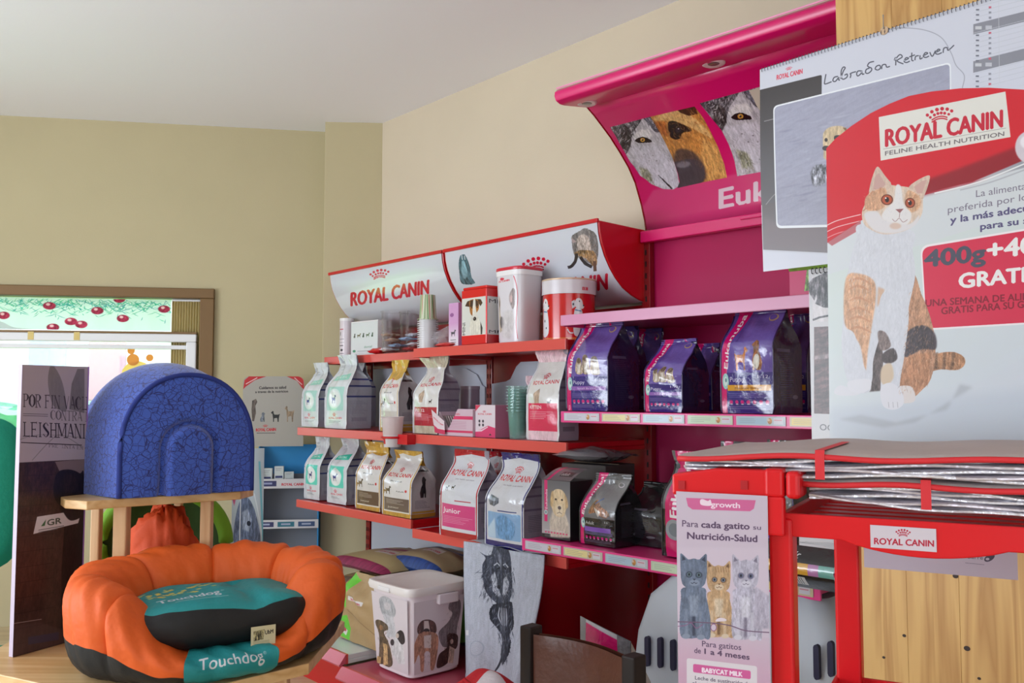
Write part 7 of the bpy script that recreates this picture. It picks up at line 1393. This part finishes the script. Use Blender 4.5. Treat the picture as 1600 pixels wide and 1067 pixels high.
# handle arm at the left with end block
ha_ = A(G, 1052, .0, 755); hz1, hz0 = zat(G, 1052, 740, 0), zat(G, 1052, 772, 0)
hp = [(ha_, hz0), (pa+.01, hz0-.001), (pa+.01, zat(G, 1180, 733, 0)), (A(G, 1120, 0, 740), zat(G, 1120, 731, 0)), (ha_, hz1)]
mb = MB(); mb.xz(hp, -.006, .02); arm = mb.build('handle_arm', redp, t, bevel=.003)
for px in (1068, 1165): a = A(G, px, 0, 757); z = zat(G, px, 757, 0); mb = MB(); mb.box(a-.004, a+.004, -.0075, -.006, z-.005, z+.005); mb.build('notch', mat('red_plastic_dark', (170, 8, 20), .5), arm)
c0, c1 = A(G, 1194, .01, 755), A(G, 1251, .01, 755); mb = MB(); mb.box(c0, (c0+c1)/2+.002, -.012, .03, zat(G, 1200, 777, .01), zat(G, 1200, 732, .01)); mb.build('corner_block', redp, t, bevel=.004, seg=3)
mb = MB(); mb.box((c0+c1)/2+.004, c1, -.014, .03, zat(G, 1230, 779, .01), zat(G, 1230, 736, .01)); mb.build('corner_cap', redp, t, bevel=.005, seg=3)
mb = MB(); mb.box(pa-.002, pa+pw*.75, -.012, .0, zat(G, 1220, 838, .01), zat(G, 1220, 776, .01)); mb.build('post_sleeve', redp, t, bevel=.003)
# kitten leaflet
b = .014; a0, a1 = A(G, 1058, b, 900), A(G, 1201, b, 900); z1 = zat(G, 1058, 773, b); z0 = z1-.30
W_, H_ = 460, int(460*(z1-z0)/(a1-a0)); M = planeM(G, b, a0, a1, z0, z1, W_, H_); c = Cv(W_, H_, (200, 184, 200), M)
c.p([(1050, 860), (1210, 860), (1210, 960), (1050, 960)], (204, 188, 204), soft=8); c.p([(1050, 990), (1210, 1000), (1210, 1300), (1050, 1300)], c.grad((1100, 960), (200, 186, 200), (1100, 1060), (198, 158, 182)))
c.p([(1072, 783), (1181, 787), (1178, 800), (1172, 804), (1082, 801), (1075, 796)], (206, 100, 150)); c.t('growth', 1111, 797, 1156, 799, 8, (238, 214, 228), .05); c.p([(1094, 787), (1098, 785), (1106, 788), (1110, 786), (1111, 795), (1096, 794)], (238, 214, 228), sm=True)
c.t('Para', 1066, 827, 1091, 828.5, 9.5, (92, 72, 100), .01); c.t('cada gatito', 1096, 828.8, 1171, 832, 9.5, (84, 62, 92), .05); c.t('su', 1177, 832, 1189, 832.6, 7, (92, 72, 100), .01); c.t('Nutrición-Salud', 1074, 846, 1183, 851.5, 10, (84, 62, 92), .05)
def kit(x, y, s, base, lt, dk, eye, body=1.):
    q = lambda u, v: (x+u*s, y+v*s)
    c.p([q(-.42, .5), q(-.5, .9), q(-.55, 1.6), q(-.5, 2.35), q(-.1, 2.45), q(.3, 2.4), q(.62, 2.45), q(.65, 1.7), q(.5, .9), q(.4, .5)], base, sm=True, fur=.22, jit=1)
    c.p([q(-.2, .8), q(.2, .8), q(.15, 1.6), q(-.15, 1.6)], lt, soft=5, fur=.15); c.l([q(-.3, 1.3), q(-.28, 2.3)], .12*s, lt, soft=2, al=.6); c.l([q(.25, 1.4), q(.27, 2.3)], .12*s, lt, soft=2, al=.6); c.l([q(0, 1.6), q(0, 2.35)], .12*s, dk, soft=3)
    c.p([q(-.52, -.55), q(-.5, -.85), q(-.22, -.6), q(0, -.64), q(.22, -.6), q(.48, -.82), q(.52, -.5), q(.5, .1), q(.38, .42), q(0, .6), q(-.38, .42), q(-.5, .1)], base, fur=.18, jit=.8)
    c.p([q(-.46, -.55), q(-.44, -.75), q(-.3, -.6)], dk, soft=1); c.p([q(.3, -.58), q(.44, -.72), q(.46, -.5)], dk, soft=1)
    c.st([q(-.5, -.55), q(.48, -.55), q(.45, .3), q(0, .58), q(-.45, .3)], 110, 4, 90, [lt, dk, base], .6, .35, cen=q(0, .2)); c.st([q(-.5, .6), q(.45, .6), q(.6, 2.3), q(-.5, 2.3)], 220, 5, 92, [lt, dk, base], .7, .35, 20)
    c.e(*q(-.18, -.02), .13*s, .12*s, dk, soft=1); c.e(*q(.2, .0), .13*s, .12*s, dk, soft=1); c.e(*q(-.18, -.02), .085*s, .085*s, eye); c.e(*q(.2, 0), .085*s, .085*s, eye); c.e(*q(-.18, -.02), .035*s, .05*s, (20, 20, 30)); c.e(*q(.2, 0), .035*s, .05*s, (20, 20, 30))
    c.e(*q(.02, .3), .2*s, .13*s, lt, soft=2); c.p([q(-.04, .14), q(.09, .15), q(.02, .22)], dk); c.l([q(-.11, .29), q(-.05, .33), q(.02, .28), q(.08, .33), q(.14, .3)], .025*s, dk, sm=True)
    c.e(*q(-.3, 2.36), .16*s, .1*s, lt, soft=1); c.e(*q(.28, 2.4), .16*s, .1*s, lt, soft=1)
kit(1123, 910, 36, (184, 150, 116), (206, 186, 164), (110, 80, 60), (110, 120, 140)); 
for k in range(6): c.l([(1118+k*4, 890), (1119+k*4, 898)], 1.3, (140, 104, 76), al=.7)
kit(1084, 902, 40, (104, 114, 136), (132, 142, 162), (56, 62, 82), (90, 110, 120)); kit(1165, 904, 40, (178, 172, 190), (200, 196, 210), (120, 112, 132), (90, 96, 126))
c.p([(1180, 920), (1202, 935), (1202, 985), (1178, 985)], (176, 168, 186), soft=3, fur=.15); c.l([(1058, 974), (1110, 976), (1140, 980), (1165, 988), (1202, 991)], 1.6, (110, 84, 110), sm=True); c.l([(1058, 981), (1070, 980), (1080, 976), (1088, 984), (1098, 978)], 1.1, (140, 90, 130), sm=True); c.e(1115, 983, 5, 6, (140, 90, 130)); c.e(1115, 983, 3.8, 4.8, (202, 186, 202)); c.p([(1119, 974), (1134, 973), (1134, 970), (1126, 968), (1120, 970)], (222, 206, 218), sm=True)
c.t('Para gatitos', 1097, 1012, 1158, 1018, 8.5, (92, 72, 100), .01); c.t('de', 1085, 1022, 1095, 1023, 8, (92, 72, 100), .02); c.t('1 a 4 meses', 1101, 1023.5, 1171, 1033, 8, (84, 62, 92), .05)
c.rr([(1073, 1030), (1183, 1043), (1183, 1200), (1073, 1190)], 4, (216, 206, 214)); c.rr([(1083, 1039), (1173, 1050), (1173, 1063), (1083, 1052)], 3, (204, 90, 150)); c.t('BABYCAT MILK', 1097, 1052, 1160, 1059, 7, (238, 220, 232), .08); c.t('Leche de sustitución de', 1086, 1063, 1172, 1073, 5.5, (92, 80, 100), .01); c.t('el periodo de lactancia', 1082, 1071, 1170, 1081, 5.5, (92, 80, 100), .01)
t = sheet('kitten_leaflet', 'pink leaflet with three kittens hanging from the red rack', 'leaflet', G, b, a0, a1, z0, z1+.004, c.mat('kitten_leaflet', .35, coat=.15))
# foil mats
foil = mat('crinkled_foil', (226, 224, 232), .28, metal=.35, coat=.4, bump=.9, bscale=55); foil2 = mat('pale_foil_side', (206, 198, 206), .35, metal=.5, bump=.6, bscale=40); covm = mat('grey_beige_cover', (176, 164, 162), .6, bump=.25, bscale=25, var=.06); redb = mat('red_binding', (206, 40, 48), .6)
def mat_stack(label, a0, a1, b0, b1, z, h, nl, sd, taper):
    t = thing('foil_mat', label, 'mat', G.P(a0, b0, z), G.ang, 'folded foil mats on the red rack'); w = a1-a0; d = b0-b1
    wav = lambda u, v, k: .0022*math.sin(u*9+k*1.3+sd)+.0016*math.sin(u*23+k*2+v*5)+.003*math.sin(u*4+sd)
    lh = h*.74/nl
    for k in range(nl):
        z0_ = k*lh; mb = MB(); ins = .004+.004*random.Random(sd*10+k).random()
        def lay(u, v, z0_=z0_, k=k, ins=ins):
            q = v*2*PI; yy = ins if v < .5 else d*.98; return None
        prof = [(d*.98, 0), (ins+.003, 0), (ins, lh*.25), (ins, lh*.7), (ins+.003, lh*.98), (d*.98, lh*.98)]
        mb.grid(lambda u, v: (.006+(w-.012)*u, prof[int(round(v*5))][0]+.002*math.sin(u*31+k*3)*(1 if int(round(v*5)) in (1, 2, 3, 4) else 0), z0_+prof[int(round(v*5))][1]*(1-taper*sst(.25, 0, u))+wav(u, 0, k)*1.), 90, 5)
        mb.build('foil_layer', foil if k % 2 == 0 else foil2, t, smooth='auto')
    zt = h*.74; pr = [(d, h*.0), (d, h), (.02, h*1.0), (.004, h*.97), (-.002, h*.90), (-.001, h*.76), (.006, h*.74), (d*.5, h*.74)]
    mb = MB(); mb.grid(lambda u, v: (w*u, pr[int(round(v*7))][0], pr[int(round(v*7))][1]*(1-taper*sst(.25, 0, u))+wav(u, 0, 2)), 90, 7); mb.build('cover_sheet', covm, t, smooth='auto')
    mb = MB(); mb.tube([(w*u/60, -.003, h*.80*(1-taper*sst(.25, 0, u/60))+wav(u/60, 0, 2)) for u in range(61)], .0032, 8); bnd = mb.build('red_binding', redb, t, smooth=True)
    for fx_ in (.22, .80):
        mb = MB(); x = w*fx_; mb.grid(lambda u, v: (x-.005+.010*u, [-.006, -.0065, -.004, d*.6][int(round(v*3))], [0, h*.8, h+.001, h+.0015][int(round(v*3))]+wav(fx_, 0, 2)), 2, 3); mb.build('red_strap', redb, t, smooth='auto')
    return t
ma0 = A(G, 1062, .0, 715); m1z = zat(G, 1250, 790, .01); m2z = zat(G, 1250, 748, .01); m3z = zat(G, 1250, 704, .01)
mat_stack('lower folded foil mat with red binding lying on the rack tray', A(G, 1252, 0, 760), RW-.02, -.006, -.30, m1z, m2z-m1z, 5, 2, 0.)
mat_stack('upper folded foil mat with red binding overhanging the rack arm', ma0, RW-.0, .004, -.32, m2z+.001, m3z-m2z, 5, 5, .25)
# white carton tucked under the tray
t = thing('white_carton', 'flat white carton with small print tucked under the rack tray', 'box', G.P(0, -.26, zat(G, 1350, 886, -.26)), G.ang)
a0, a1 = A(G, 1350, -.26, 870), A(G, 1590, -.26, 880); hh = zlo-.001-t.location.z
c = Cv(700, int(700*hh/(a1-a0)), (196, 184, 198), planeM(G, -.26, a0, a1, t.location.z, zlo, 700, int(700*hh/(a1-a0)))); c.t('Barre', 1512, 872, 1536, 874, 6, (90, 80, 96), .0); c.e(1546, 871, 9, 5, (70, 60, 80), rot=-30); c.e(1543, 873, 3, 2, (196, 184, 198)); c.l([(1508, 879), (1538, 882)], .8, (130, 120, 136))
mb = MB(); mb.box(a0, a1, .0005, .08, 0, hh); mb.quad([(a0, 0, 0), (a1, 0, 0), (a1, 0, hh), (a0, 0, hh)], 1); mb.build('box_body', [mat('lilac_white_card', (200, 188, 202), .5), c.mat('carton_print', .5)], t, fix=False)
mb = MB(); mb.box(a0, a1, .03, .05, -.0006, 0); mb.build('tape', mat('clear_tape', (190, 180, 186), .25), t)
